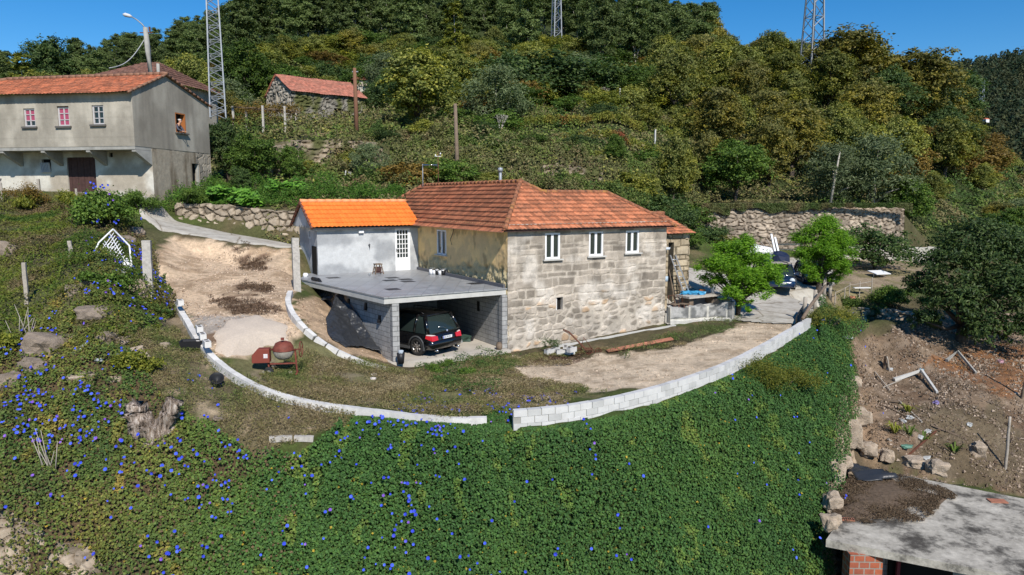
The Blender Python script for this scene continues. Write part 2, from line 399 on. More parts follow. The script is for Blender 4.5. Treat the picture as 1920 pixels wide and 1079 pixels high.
P(Z(600, 800, -.15), Z(600, 850, -.7), Z(600, 900, -1.35), Z(600, 1079, -3.3), Z(600, 1300, -5.4))
P(Z(780, 820, -.4), Z(780, 900, -1.4), Z(780, 1079, -3.4), Z(780, 1300, -5.5))
P(Z(960, 850, -.85), Z(960, 900, -1.5), Z(960, 1079, -3.5), Z(960, 1300, -5.6))
P(Z(1250, 800, -.75), Z(1250, 900, -1.95), Z(1250, 1079, -3.9), Z(1250, 1300, -6))
P(Z(1450, 720, -.5), Z(1450, 800, -1.6), Z(1450, 950, -3.2), Z(1450, 1079, -4.4), Z(1450, 1300, -6.2))
L(Z(1575, 640, -.6), Z(1582, 700, -1.0), Z(1575, 745, -1.5), Z(1565, 820, -2.2), Z(1550, 900, -3.2), Z(1540, 980, -4), Z(1530, 1079, -5), Z(1500, 1300, -6.8))
L(Z(1590, 645, -1.9), Z(1605, 720, -2.6), Z(1612, 800, -3.2), Z(1600, 860, -3.9), Z(1590, 930, -5.2), Z(1580, 1079, -6.4), Z(1560, 1300, -7.5))
# left bank
for px, l in ((-500, ((380, 5.9), (470, 4.2), (560, 3.2), (650, 2), (800, .3), (930, -1), (1100, -2.8), (1300, -5))),
              (0, ((405, 5.7), (440, 5.0), (500, 3.9), (600, 2.5), (700, 1.3), (800, .3), (900, -.7))),
              (100, ((400, 5.8), (450, 4.8), (520, 3.6), (600, 2.5), (700, 1.25), (800, .2), (900, -.8), (990, -1.7))),
              (200, ((410, 5.6), (450, 4.8), (500, 4.0), (560, 3.1), (620, 2.3), (700, 1.3), (800, .2), (900, -.9), (1000, -2), (1150, -3.3)))):
    for py, z in l: P(Z(px, py, z))
# little rubble wall in the lower left corner: top and foot
L(Z(-60, 945, -1.1), Z(0, 958, -1.2), Z(60, 990, -1.6), Z(120, 1030, -2.1), Z(168, 1062, -2.45), Z(180, 1100, -2.9))
L(Z(-60, 1140, -3.6), Z(0, 1150, -3.75), Z(60, 1150, -3.8), Z(140, 1150, -3.85), Z(175, 1160, -3.9))
P(Z(0, 1350, -5.5))
P(Z(274, 520, 3.1), Z(285, 560, 2.72), Z(250, 470, 4.2), Z(262, 430, 5.0))
# upper drive, path and the retaining wall beside it
P(Z(557, 545, 2.62), Z(548, 560, 2.45), Z(575, 615, 1.72), Z(605, 645, 1.2), Z(645, 665, .75), Z(690, 682, .4), Z(728, 690, .2))
P(Z(450, 540, 2.75), Z(450, 500, 3.2), Z(350, 520, 3.0), Z(380, 480, 3.65), Z(520, 500, 3.25), Z(460, 590, 2.2), Z(400, 590, 2.3), Z(500, 640, 1.5), Z(440, 650, 1.5), Z(520, 600, 2.0), Z(600, 600, 1.75))
PL = [D(262, 406, 39), D(293, 432, 37.2), D(419, 455, 37), D(545, 467, 37.6), D(590, 470, 38.2)]
PU = [D(262, 396, 42), D(337, 416, 41), D(430, 437, 40.4), D(545, 458, 40), D(590, 464, 39.9)]
L(*PL); L(*PU)
RW0 = [D(330, 416, 41.2), D(400, 431, 40.9), D(470, 447, 40.6), D(540, 458, 40.3), D(600, 465, 40.2)]
RW1 = [(x, y + .45, zz) for (x, y, _), zz in zip(RW0, (6.3, 6.2, 6.0, 5.85, 5.8))]
L(*RW1)
P(D(420, 386, 43), D(560, 372, 44), (-6.5, 43, 6.1), (0, 47, 6.4), (4, 46, 6.3))
# left house terrace
L(D(-60, 356, 42.5), D(30, 358, 41.9), D(150, 362, 41.3), D(285, 368, 41)); P((-20, 47, 6.9), (-32, 46, 7), (-22, 52, 7.8), (-40, 44, 6.8), (-36, 56, 9))
P(D(320, 372, 42.2), D(360, 365, 45))
# right yard and field
P(Z(1400, 602, .55), Z(1500, 602, .62), Z(1383, 592, .6), Z(1535, 548, .85), Z(1478, 555, .8), Z(1440, 500, 1.2), Z(1350, 500, 1.2), Z(1560, 520, 1.0), Z(1640, 495, 1.3), Z(1700, 500, 1.2), Z(1600, 540, .8), Z(1540, 600, .45))
P(Z(1640, 545, .4), Z(1800, 520, .6), Z(1920, 520, .2), Z(2300, 560, -.5))
L(Z(1560, 612, .2), Z(1600, 606, .05), Z(1640, 596, 0), Z(1700, 600, -.3))
L(Z(1585, 650, -1.9), Z(1640, 630, -1.75), Z(1690, 640, -1.7))
P(Z(1650, 700, -2.4), Z(1650, 760, -2.9), Z(1700, 830, -3.35), Z(1750, 780, -3.0), Z(1800, 700, -2.1), Z(1900, 740, -2.6), Z(1900, 660, -1.6), Z(1900, 600, -.9), Z(1780, 620, -1.3), Z(2400, 760, -3))
L(Z(1600, 880, -3.45), Z(1690, 884, -3.5), Z(1800, 905, -3.55), Z(1930, 930, -3.6), Z(2300, 950, -3.8))
L(Z(1600, 950, -5.8), Z(1700, 960, -6.2), Z(1930, 990, -6.4), Z(2300, 1000, -6.5))
P((12, 12, -8.2), (0, 12, -7), (-12, 12, -6.5), (0, -30, -16), (-40, -30, -16), (60, -30, -16), (22, 12, -8), (-25, 10, -6))
# big retaining wall behind the yard
W0 = [D(1300, 452, 62), D(1370, 458, 62), D(1480, 470, 62), D(1600, 480, 62.5), D(1690, 480, 63)]
L(*W0); L(*[(x, y + .7, 5.6 + .1 * i) for i, (x, y, z) in enumerate(W0)])
P(D(1250, 440, 58), D(1200, 398, 52), D(1760, 470, 66), D(1850, 450, 70), (7, 40, 3.5), (10, 44, 2.8))
# terraces on the hill behind the house
T1 = [D(500, 345, 50), D(570, 318, 56), D(650, 318, 57), D(720, 330, 55)]
L(*T1); L(*[(x, y + .6, z + 2.0) for x, y, z in T1])
T2 = [D(1000, 348, 56), D(1040, 346, 57), D(1130, 352, 58), D(1240, 362, 60)]
L(*T2); L(*[(x, y + .6, z + 2.3) for x, y, z in T2])
for px, l in {
  -900: ((300, 60), (240, 90), (200, 130), (150, 200), (150, 260)),
  -400: ((320, 55), (260, 80), (235, 110), (220, 160), (210, 210), (230, 300)),
  0: ((300, 58), (250, 80), (222, 110), (205, 150), (195, 200), (210, 280)),
  300: ((290, 60), (235, 80), (200, 105), (158, 150), (122, 215), (140, 290)),
  500: ((300, 58), (238, 80), (226, 92), (150, 115), (90, 160), (30, 225), (0, 300)),
  660: ((256, 63), (236, 78), (165, 115), (95, 160), (35, 215), (-20, 300)),
  800: ((290, 58), (244, 68), (205, 90), (150, 120), (80, 165), (20, 220), (-60, 300)),
  960: ((335, 56), (262, 72), (240, 74), (215, 90), (165, 115), (100, 150), (40, 200), (-30, 280)),
  1150: ((310, 62), (262, 72), (232, 76), (200, 95), (150, 120), (112, 160), (78, 210), (70, 290)),
  1320: ((385, 66), (370, 70), (280, 84), (200, 105), (148, 140), (118, 190), (110, 240), (180, 330)),
  1550: ((385, 68), (372, 76), (290, 92), (190, 115), (135, 150), (160, 190), (260, 260)),
  1720: ((400, 72), (360, 82), (280, 98), (215, 118), (230, 150), (330, 220), (300, 300), (170, 420)),
  1850: ((430, 78), (380, 90), (330, 105), (330, 150), (360, 210), (270, 300), (145, 420)),
  2000: ((460, 80), (420, 100), (400, 140), (380, 200), (250, 300), (110, 420)),
  2500: ((480, 80), (440, 110), (400, 180), (250, 300), (80, 420)),
}.items():
    for py, Y in l: P(D(px, py, Y))
P((-500, 700, 60), (500, 700, 100), (-500, -30, -5), (500, -30, -20), (-500, 200, 60), (500, 200, 20), (-500, 60, 20), (500, 60, 0), (0, 700, 90), (250, 500, 80))
# merge near-duplicates, triangulate
co2 = [Vector((p[0], p[1])) for p in pts]; zz = np.array([p[2] for p in pts])
vo, eo, fo, ov, oe, of = delaunay_2d_cdt(co2, edges, [], 0, 1e-4)
vz = []
for i, orig in enumerate(ov):
    if orig: vz.append(float(np.mean([zz[k] for k in orig])))
    else:   # crossing of two break lines
        d = [(v2 - vo[i]).length for v2 in co2]; k = int(np.argmin(d)); vz.append(float(zz[k]))
VX = np.array([v.x for v in vo]); VY = np.array([v.y for v in vo]); VZ = np.array(vz)
def axis(lo, hi, a, b_, st, g):
    c = list(np.arange(a, b_ + 1e-6, st)); s = st
    while c[-1] < hi: s = min(s * g, 14); c.append(c[-1] + s)
    s = st
    while c[0] > lo: s = min(s * g, 14); c.insert(0, c[0] - s)
    return np.array(c)
GX = axis(-440, 440, -30, 30, .25, 1.06); GY = axis(-28, 640, 15, 64, .25, 1.03)
XX, YY = np.meshgrid(GX, GY); ZZ = np.full(XX.shape, np.nan)
for f in fo:
    for k in range(1, len(f) - 1):
        i, j, l = f[0], f[k], f[k + 1]
        x1, y1, x2, y2, x3, y3 = VX[i], VY[i], VX[j], VY[j], VX[l], VY[l]
        a0, a1 = np.searchsorted(GX, [min(x1, x2, x3), max(x1, x2, x3)]); b0, b1 = np.searchsorted(GY, [min(y1, y2, y3), max(y1, y2, y3)])
        a1 = min(a1 + 1, len(GX)); b1 = min(b1 + 1, len(GY)); a0 = max(a0 - 1, 0); b0 = max(b0 - 1, 0)
        if a1 <= a0 or b1 <= b0: continue
        X = XX[b0:b1, a0:a1]; Y = YY[b0:b1, a0:a1]
        det = (y2 - y3) * (x1 - x3) + (x3 - x2) * (y1 - y3)
        if abs(det) < 1e-9: continue
        A = ((y2 - y3) * (X - x3) + (x3 - x2) * (Y - y3)) / det; B = ((y3 - y1) * (X - x3) + (x1 - x3) * (Y - y3)) / det
        m = (A >= -1e-6) & (B >= -1e-6) & (A + B <= 1 + 1e-6)
        sub = ZZ[b0:b1, a0:a1]; sub[m] = (A * VZ[i] + B * VZ[j] + (1 - A - B) * VZ[l])[m]
ZZ = np.where(np.isnan(ZZ), 0, ZZ)
PXg, PYg = proj(XX, YY, ZZ)
far = np.clip((YY - 66) / 25, 0, 1)
for _ in range(2):   # soften the facets a little, more so far away
    Zs = ZZ.copy(); Zs[1:-1, 1:-1] = (ZZ[:-2, 1:-1] + ZZ[2:, 1:-1] + ZZ[1:-1, :-2] + ZZ[1:-1, 2:]) / 4
    ZZ = ZZ * (1 - .3 - .6 * far) + Zs * (.3 + .6 * far)
ZZ = ZZ + far * (fbm(XX / 14, YY / 14, 3) - .5) * 5
def zf(x, y):
    x = np.asarray(x, float); y = np.asarray(y, float)
    i = np.clip(np.searchsorted(GX, x) - 1, 0, len(GX) - 2); j = np.clip(np.searchsorted(GY, y) - 1, 0, len(GY) - 2)
    fx = np.clip((x - GX[i]) / (GX[i + 1] - GX[i]), 0, 1); fy = np.clip((y - GY[j]) / (GY[j + 1] - GY[j]), 0, 1)
    return (ZZ[j, i] * (1 - fx) + ZZ[j, i + 1] * fx) * (1 - fy) + (ZZ[j + 1, i] * (1 - fx) + ZZ[j + 1, i + 1] * fx) * fy
def hit(px, py, t0=12):
    d = ray(px, py); t = t0
    while t < 500:
        x, y, z = d[0] * t, d[1] * t, HC + d[2] * t
        if z < float(zf(x, y)):
            lo, hi = t - max(.1, t * .004), t
            for _ in range(14):
                m = (lo + hi) / 2
                if HC + d[2] * m < float(zf(d[0] * m, d[1] * m)): hi = m
                else: lo = m
            return (d[0] * hi, d[1] * hi, float(zf(d[0] * hi, d[1] * hi)))
        t += max(.1, t * .004)
    return (d[0] * 300, d[1] * 300, float(zf(d[0] * 300, d[1] * 300)))
# ---- regions, drawn as outlines that are then kept as areas of the ground
DENSE = [(560, 850), (610, 815), (660, 778), (680, 766), (740, 775), (900, 795), (962, 790), (1050, 790), (1120, 778), (1250, 752), (1350, 710), (1440, 668), (1517, 610), (1560, 560), (1590, 560), (1590, 780), (1545, 1000), (1560, 1600), (300, 1600), (300, 1079), (380, 950), (470, 880)]
VINE = [(-600, 640), (0, 640), (70, 610), (130, 600), (190, 640), (260, 690), (300, 740), (380, 800), (470, 850), (560, 850), (560, 900), (380, 1600), (-600, 1600)]
SAND = [(290, 480), (330, 445), (420, 458), (545, 470), (560, 540), (545, 560), (560, 620), (540, 645), (500, 650), (440, 675), (400, 668), (372, 630), (335, 565), (290, 560)]
SAND2 = [(560, 560), (610, 560), (745, 686), (640, 662), (575, 612), (552, 580)]
TRACK = [(935, 680), (1000, 668), (1100, 672), (1250, 655), (1330, 628), (1400, 605), (1510, 605), (1460, 650), (1400, 680), (1300, 712), (1220, 728), (1120, 732), (1060, 722), (985, 715), (945, 700)]
DRY = [(330, 640), (400, 680), (500, 730), (700, 760), (900, 780), (950, 780), (1000, 760), (1130, 740), (1000, 712), (940, 700), (930, 675), (760, 700), (720, 690), (640, 672), (560, 640), (480, 655), (430, 680)]
DRY2 = [(240, 600), (330, 570), (400, 690), (500, 745), (680, 775), (640, 810), (480, 845), (380, 790), (300, 730), (230, 680)]
EARTH = [(1585, 640), (1660, 625), (1700, 600), (2400, 560), (2400, 1000), (1920, 930), (1680, 890), (1560, 1079), (1530, 1079), (1600, 800)]
YARD = [(1385, 610), (1505, 612), (1560, 530), (1510, 480), (1420, 460), (1300, 470), (1250, 520), (1250, 560), (1370, 560)]
FIELD = [(1550, 540), (1560, 500), (1600, 480), (1720, 478), (1760, 530), (1660, 560), (1560, 600)]
ORANGE = [(1690, 680), (1760, 690), (1860, 740), (1990, 740), (1990, 640), (1850, 650)]
n1 = fbm(XX / 1.3, YY / 1.3, 5, 4); n2 = fbm(XX / 5, YY / 5, 11, 3); n3 = fbm(XX * 2.2, YY * 2.2, 17, 3)
jx = (n1 - .5) * 46; jy = (n3 - .5) * 30
PXg, PYg = proj(XX, YY, ZZ)
C = np.empty(XX.shape + (3,)); C[:] = (.10, .085, .045)
def paint(mask, col, soft=1.0):
    m = (mask.astype(float) if mask.dtype == bool else mask) * soft
    C[:] = C * (1 - m[..., None]) + np.array(col) * m[..., None]
def reg(poly, j=1): return inpoly(PXg + jx * j, PYg + jy * j, poly) & (YY < 75)
paint(np.clip((n2 - .42) * 6, 0, 1), (.07, .09, .025))
paint(np.clip((n1 - .55) * 6, 0, 1) * .7, (.16, .12, .07))
paint(np.clip((YY - 60) / 15, 0, 1), (.045, .06, .02))
paint(reg([(-600, 350), (0, 380), (200, 400), (330, 440), (330, 600), (200, 640), (-600, 680)]), (.10, .105, .045), .7)
paint(reg(VINE), (.095, .075, .04)); paint(reg(VINE) & (n2 > .5), (.13, .085, .05), .6); paint(reg(DRY2), (.17, .135, .085), .8); paint(reg(DENSE, .3), (.045, .07, .018))
paint(reg(DRY), (.16, .15, .07)); paint(reg(DRY) & (n1 > .56), (.27, .22, .15), .7)
paint(reg(DRY2) & (n3 > .6), (.36, .28, .19), .8)
paint(reg([(790, 700), (830, 672), (930, 668), (985, 690), (1000, 720), (950, 745), (830, 725)]), (.07, .10, .03))
sand = (.60, .45, .31)
paint(reg(SAND, .5), sand); paint(reg(SAND2, .2), (.52, .37, .24)); paint(reg(TRACK, .6), (.60, .48, .345))
paint(reg(SAND, .5) & (n1 > .58) & (n3 > .4), (.30, .20, .12), .6); paint(reg(TRACK, .5) & (n3 > .62), (.36, .27, .18), .7)
paint(reg(SAND2, .2) & (n3 > .62), (.35, .25, .16), .7)
for poly in ([(395, 560), (470, 558), (545, 585), (440, 592)], [(440, 480), (500, 480), (500, 508), (455, 505)], [(440, 532), (515, 536), (510, 552), (450, 548)], [(360, 640), (395, 615), (420, 640), (380, 655)], [(420, 460), (470, 462), (450, 475)], [(990, 670), (1050, 664), (1110, 672), (1060, 684), (1000, 682)]):
    paint(reg(poly, .5) & (n3 > .38), (.14, .085, .055), .85)
paint(reg([(360, 590), (480, 592), (530, 620), (500, 640), (440, 620), (370, 620)], .4), (.36, .33, .30), .8)
paint(reg(EARTH, .5), (.17, .115, .075)); paint(reg(EARTH, .5) & (n1 > .5), (.21, .15, .10)); paint(reg(EARTH) & (n3 > .68), (.34, .26, .19), .6)
paint(reg(EARTH) & (n2 > .55), (.11, .09, .055), .7)
paint(reg([(1590, 720), (1640, 730), (1660, 830), (1620, 860), (1590, 800)]), (.36, .25, .16), .7)
paint(reg(ORANGE), (.22, .105, .05), .8); paint(reg(FIELD), (.20, .17, .09)); paint(reg(FIELD) & (n1 > .5), (.3, .23, .16), .8)
paint(reg([(560, 232), (690, 228), (800, 245), (790, 262), (560, 255)], .5), (.32, .25, .13))
V = np.stack([XX, YY, ZZ], -1).reshape(-1, 3).copy()
rough = 1 - np.maximum.reduce([reg(TRACK, 0) * .7, reg(YARD, 0) * 1., reg(SAND, 0) * .5]).astype(float)
V[:, 2] += ((n3 - .5) * .16 * rough + (n1 - .5) * .12 * rough).ravel() * np.clip((26 - np.abs(XX.ravel())) / 4, .3, 1)
ny_, nx_ = XX.shape; idx = np.arange(ny_ * nx_).reshape(ny_, nx_)
Fq = np.stack([idx[:-1, :-1], idx[:-1, 1:], idx[1:, 1:], idx[1:, :-1]], -1).reshape(-1, 4)
MT['ground'] = M_attr('ground_soil', 5.5, .35, .9, .05, .98, .9)
gr = link('ground', np_mesh('ground', V, Fq, MT['ground'], C.reshape(-1, 3), True)); tag(gr, kind='structure')
def sheet(name, pts_, mat, dz=.03, res=.3, kind='structure'):
    """thin slab following the ground inside a world polygon"""
    xs = [p[0] for p in pts_]; ys = [p[1] for p in pts_]
    gx_ = np.arange(min(xs), max(xs) + res, res); gy_ = np.arange(min(ys), max(ys) + res, res)
    X, Y = np.meshgrid(gx_, gy_); Zv = zf(X, Y) + dz
    bm = bmesh.new(); vs = [[bm.verts.new((X[j, i], Y[j, i], Zv[j, i])) for i in range(X.shape[1])] for j in range(X.shape[0])]
    for j in range(X.shape[0] - 1):
        for i in range(X.shape[1] - 1): bm.faces.new((vs[j][i], vs[j][i + 1], vs[j + 1][i + 1], vs[j + 1][i]))
    poly = pts_; a = sum(poly[i - 1][0] * poly[i][1] - poly[i][0] * poly[i - 1][1] for i in range(len(poly)))
    keep = []
    for f in list(bm.faces):
        c = f.calc_center_median()
        if not bool(inpoly(np.array([c.x]), np.array([c.y]), [(p[0], p[1]) for p in poly])[0]): keep.append(f)
    bmesh.ops.delete(bm, geom=keep, context='FACES')
    me = bpy.data.meshes.new(name); bm.to_mesh(me); bm.free(); me.materials.append(mat); box_uv(me)
    for p in me.polygons: p.use_smooth = True
    o = link(name, me); return tag(o, kind=kind)
b = NB('worn_concrete_paving', .95, .1); n = b.noise(1.6, 6, .7); cr = b.voro(.45, 'DISTANCE_TO_EDGE', 'Distance', b.mix(.25, b.co(), b.noise(1.2, 3, .6, None, True)))
b.color(b.mix(b.ramp(cr, [(0, .8), (.02, 0)]), b.ramp(n, [(.3, (.27, .24, .2)), (.5, (.42, .39, .34)), (.75, (.52, .5, .45))]), (.16, .13, .09))).bump(n, .6, .03); MT['paving'] = b.m
def ribbon(name, A_, B_, mat, dz, n=40, k=8):
    def rs(l):
        l = [Vector(p) for p in l]; t = np.linspace(0, len(l) - 1, n); return [l[min(int(a), len(l) - 2)].lerp(l[min(int(a), len(l) - 2) + 1], a - min(int(a), len(l) - 2)) for a in t]
    a, b_ = rs(A_), rs(B_); m = MB(); vs = []
    for p, q in zip(a, b_):
        for j in range(k + 1):
            r_ = p.lerp(q, j / k); vs.append((r_.x, r_.y, max(r_.z, float(zf(r_.x, r_.y))) + dz - (.3 if j in (0, k) else 0)))
    m.add(vs, [(i * (k + 1) + j, (i + 1) * (k + 1) + j, (i + 1) * (k + 1) + j + 1, i * (k + 1) + j + 1) for i in range(n - 1) for j in range(k)], 0, True)
    return tag(m.build(name, mat), kind='structure')
ribbon('concrete_path', PL, PU, MT['paving'], .06)
YP = [HL(9.0, -.3), HL(12, -.9)] + [hit(x, y) for x, y in ((1400, 605), (1440, 608), (1502, 611), (1527, 585), (1548, 552), (1572, 530), (1565, 512), (1545, 492), (1480, 484), (1410, 486), (1375, 520))] + [HL(11.6, 7), HL(11.2, 3), HL(9, 3)]
sheet('concrete_yard', YP, MT['paving'], .06, .18)
MT['gfloor'] = M_simple('garage_floor_concrete', (.48, .44, .38), .9, .2, 1.5, .3)
# ------------------------------------------------------------------ walls, roofs
def ss(a, b, x): t = np.clip((x - a) / (b - a), 0, 1); return t * t * (3 - 2 * t)
def rows_cells(s, w, rh, wmin, wmax, seed, warp=.06):
    """coursed masonry: returns distance to joint, block id"""
    ws = w + (fbm(s * 1.1, w * 1.1, seed, 2) - .5) * warp * 2.4; s2 = s + (fbm(s * 1.5, w * 1.5, seed + 5, 2) - .5) * warp * 2
    r = np.random.default_rng(seed); edges_ = [-2.]
    while edges_[-1] < 14: edges_.append(edges_[-1] + r.uniform(*rh))
    edges_ = np.array(edges_); k = np.searchsorted(edges_, ws) - 1
    dist = np.minimum(ws - edges_[k], edges_[k + 1] - ws); idn = np.zeros(s.shape)
    for row in np.unique(k):
        m = k == row; r2 = np.random.default_rng(seed * 100 + int(row)); e = [-3.]
        while e[-1] < 45: e.append(e[-1] + r2.uniform(wmin, wmax))
        e = np.array(e); j = np.searchsorted(e, s2[m]) - 1
        dist[m] = np.minimum(dist[m], np.minimum(s2[m] - e[j], e[j + 1] - s2[m])); idn[m] = hsh(j, np.full(j.shape, int(row)), seed)
    return dist, idn
def lerp3(a, b, t): return np.array(a) * (1 - t[..., None]) + np.array(b) * t[..., None]
def st_granite(s, w, seed=3):
    """old granite blocks, upper part coursed and smeared with pale mortar, lower part rougher"""
    d, i = rows_cells(s, w, (.2, .46), .28, 1.1, seed, .075)
    f1, f2, iv = voro(s * 1.9 + fbm(s, w, 4) , w * 3.3 + fbm(s, w, 6), seed); dv = (f2 - f1) * .17
    lo = ss(2.3, 1.5, w + (fbm(s, w, 8) - .5) * 1.2)
    d = d * (1 - lo) + dv * lo; i = np.where(lo > .5, iv, i)
    n = fbm(s * 3, w * 3, 31, 4); nb = fbm(s * .9, w * .9, 33, 3)
    mw = .022 + .05 * np.clip((nb - .45) * 5, 0, 1)
    mortar = ss(mw + .02, mw * .7, d + (n - .5) * .04)
    col = lerp3((.25, .215, .175), (.50, .435, .36), i)
    col = lerp3(0, 1, n) * 0 + col * (.72 + .56 * n[..., None])
    rust = ((i > .88) & (w < 2.4)); col[rust] = col[rust] * np.array((1.05, .86, .68))
    col = col * (1 - mortar[..., None]) + np.array((.50, .44, .365)) * (.8 + .4 * n[..., None]) * mortar[..., None]
    pale = ss(.5, .66, fbm(s * .9 + 3, w * .9, 51, 4))[..., None] * .85
    col = col * (1 - pale) + np.array((.60, .545, .475)) * pale
    grime = (ss(.5, .68, fbm(s * 1.7, w * 1.4, 41, 5)) * .4)[..., None]; col = col * (1 - grime * .65)
    streak = (ss(.5, .75, fbm(s * 3.5, w * .35, 61, 3)) * ss(1.5, 5, w) * .22)[..., None]; col = col * (1 - streak)
    return -.03 * mortar * (1 - .6 * ss(2, 4, w)) + (i - .5) * .022 * (1 - mortar) + (n - .5) * .03, col
def st_yellow(s, w):
    n = fbm(s * 1.5, w * 1.5, 71, 4); n4 = fbm(s * 5, w * 5, 73, 3)
    low = ss(3.75, 3.45, w + (n - .5) * .9)
    col = lerp3((.92, .62, .27), (.76, .52, .25), ss(.45, .65, n))
    d, i = rows_cells(s, w, (.25, .4), .3, .8, 12); st = lerp3((.42, .33, .18), (.56, .47, .28), n4)
    col = col * (1 - low[..., None]) + st * low[..., None]
    dk = ss(.62, .7, fbm(s * 2, w * 1.6, 77, 4))[..., None] * .35; col = col * (1 - dk)
    return (n4 - .5) * (.03 + .2 * low) - .04 * low, col
def st_render(s, w):
    n = fbm(s * .9, w * 1.1, 81, 5); n4 = fbm(s * 6, w * 6, 83, 3)
    col = lerp3((.33, .34, .35), (.53, .54, .54), ss(.35, .62, n)) * (.9 + .2 * n4[..., None])
    return (n4 - .5) * .012, col
def st_leftup(s, w):
    n = fbm(s * .8, w * .5, 91, 5); v = fbm(s * 5, w * .35, 93, 3); n4 = fbm(s * 5, w * 5, 94, 2)
    col = lerp3((.31, .28, .23), (.45, .41, .34), ss(.35, .62, n)) * (.85 + .3 * v[..., None])
    b_ = (ss(1.1, .1, w) * ss(.4, .6, v))[..., None] * .55; col = col * (1 - b_) + np.array((.35, .28, .15)) * b_
    jn = (np.abs((w % 1.05) - .5) < .03)[..., None] * .08
    return (n4 - .5) * .015, col * (1 - jn)
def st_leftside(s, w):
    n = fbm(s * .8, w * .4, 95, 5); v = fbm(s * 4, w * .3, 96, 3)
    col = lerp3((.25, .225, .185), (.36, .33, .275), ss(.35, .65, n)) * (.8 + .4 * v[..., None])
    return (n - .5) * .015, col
def st_leftlow(s, w):
    n = fbm(s * .8, w * .8, 97, 5); n4 = fbm(s * 4, w * 4, 98, 3)
    col = lerp3((.40, .35, .28), (.60, .57, .50), ss(.4, .6, n)) * (.9 + .2 * n4[..., None])
    f1, f2, i = voro(s * 2.2, w * 2.6, 99); stn = ss(.35, .2, w)
    sc = lerp3((.30, .22, .14), (.45, .35, .24), i) * (.5 + .5 * ss(.02, .14, f2 - f1))[..., None]
    return (n4 - .5) * .02 - stn * .05 * ss(.14, .02, f2 - f1), col * (1 - stn[..., None]) + sc * stn[..., None]
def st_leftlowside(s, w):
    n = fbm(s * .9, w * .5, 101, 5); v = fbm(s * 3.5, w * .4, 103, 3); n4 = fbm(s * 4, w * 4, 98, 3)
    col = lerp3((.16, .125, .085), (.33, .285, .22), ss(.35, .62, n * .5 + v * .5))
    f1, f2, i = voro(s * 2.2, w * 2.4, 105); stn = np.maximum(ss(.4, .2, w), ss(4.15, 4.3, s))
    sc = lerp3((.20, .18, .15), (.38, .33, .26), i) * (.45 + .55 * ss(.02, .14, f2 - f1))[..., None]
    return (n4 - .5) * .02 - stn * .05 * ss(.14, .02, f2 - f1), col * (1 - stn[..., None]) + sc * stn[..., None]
def st_rubble(seed=5, cell=.5, base=(.42, .35, .25), dark=(.10, .08, .055), green=0., rnd=.15):
    def f(s, w):
        q = 1; wx = (fbm(s * .8, w * .8, seed + 1, 3) - .5) * 2.2; wy = (fbm(s * .8 + 7, w * .8, seed + 2, 3) - .5) * 1.6
        f1, f2, i = voro(s / cell + wx, w / cell * 1.4 + wy, seed); e = f2 - f1; n = fbm(s * 5, w * 5, seed + 3, 3); nb = fbm(s * .5, w * .7, seed + 4, 3)
        j = ss(.02, .16, e)
        col = lerp3(mul(base, .6), mul(base, 1.3), i) * (.75 + .5 * n[..., None]) * (.75 + .5 * nb[..., None])
        col = lerp3(dark, (1, 1, 1), j) * 0 + np.array(dark) * (1 - j[..., None]) + col * j[..., None]
        if green:
            g = ss(.6 - green * .3, .75 - green * .3, fbm(s * .7, w * .5, seed + 8, 3) + ss(0, 4, w) * .1)[..., None]; col = col * (1 - g) + np.array((.09, .095, .035)) * g
        return (ss(0, .35, e) - 1) * cell * .28 + (i - .5) * rnd + (n - .5) * .04, col
    return f
def st_blocks(s, w):
    d, i = rows_cells(s, w, (.22, .55), .25, .9, 55, .16); n = fbm(s * 3, w * 3, 56, 4); j = ss(.015, .05, d)
    col = lerp3((.30, .24, .16), (.50, .42, .30), i) * (.7 + .6 * n[..., None])
    return -.05 * (1 - j) + (i - .5) * .05, col * (.35 + .65 * j[..., None])
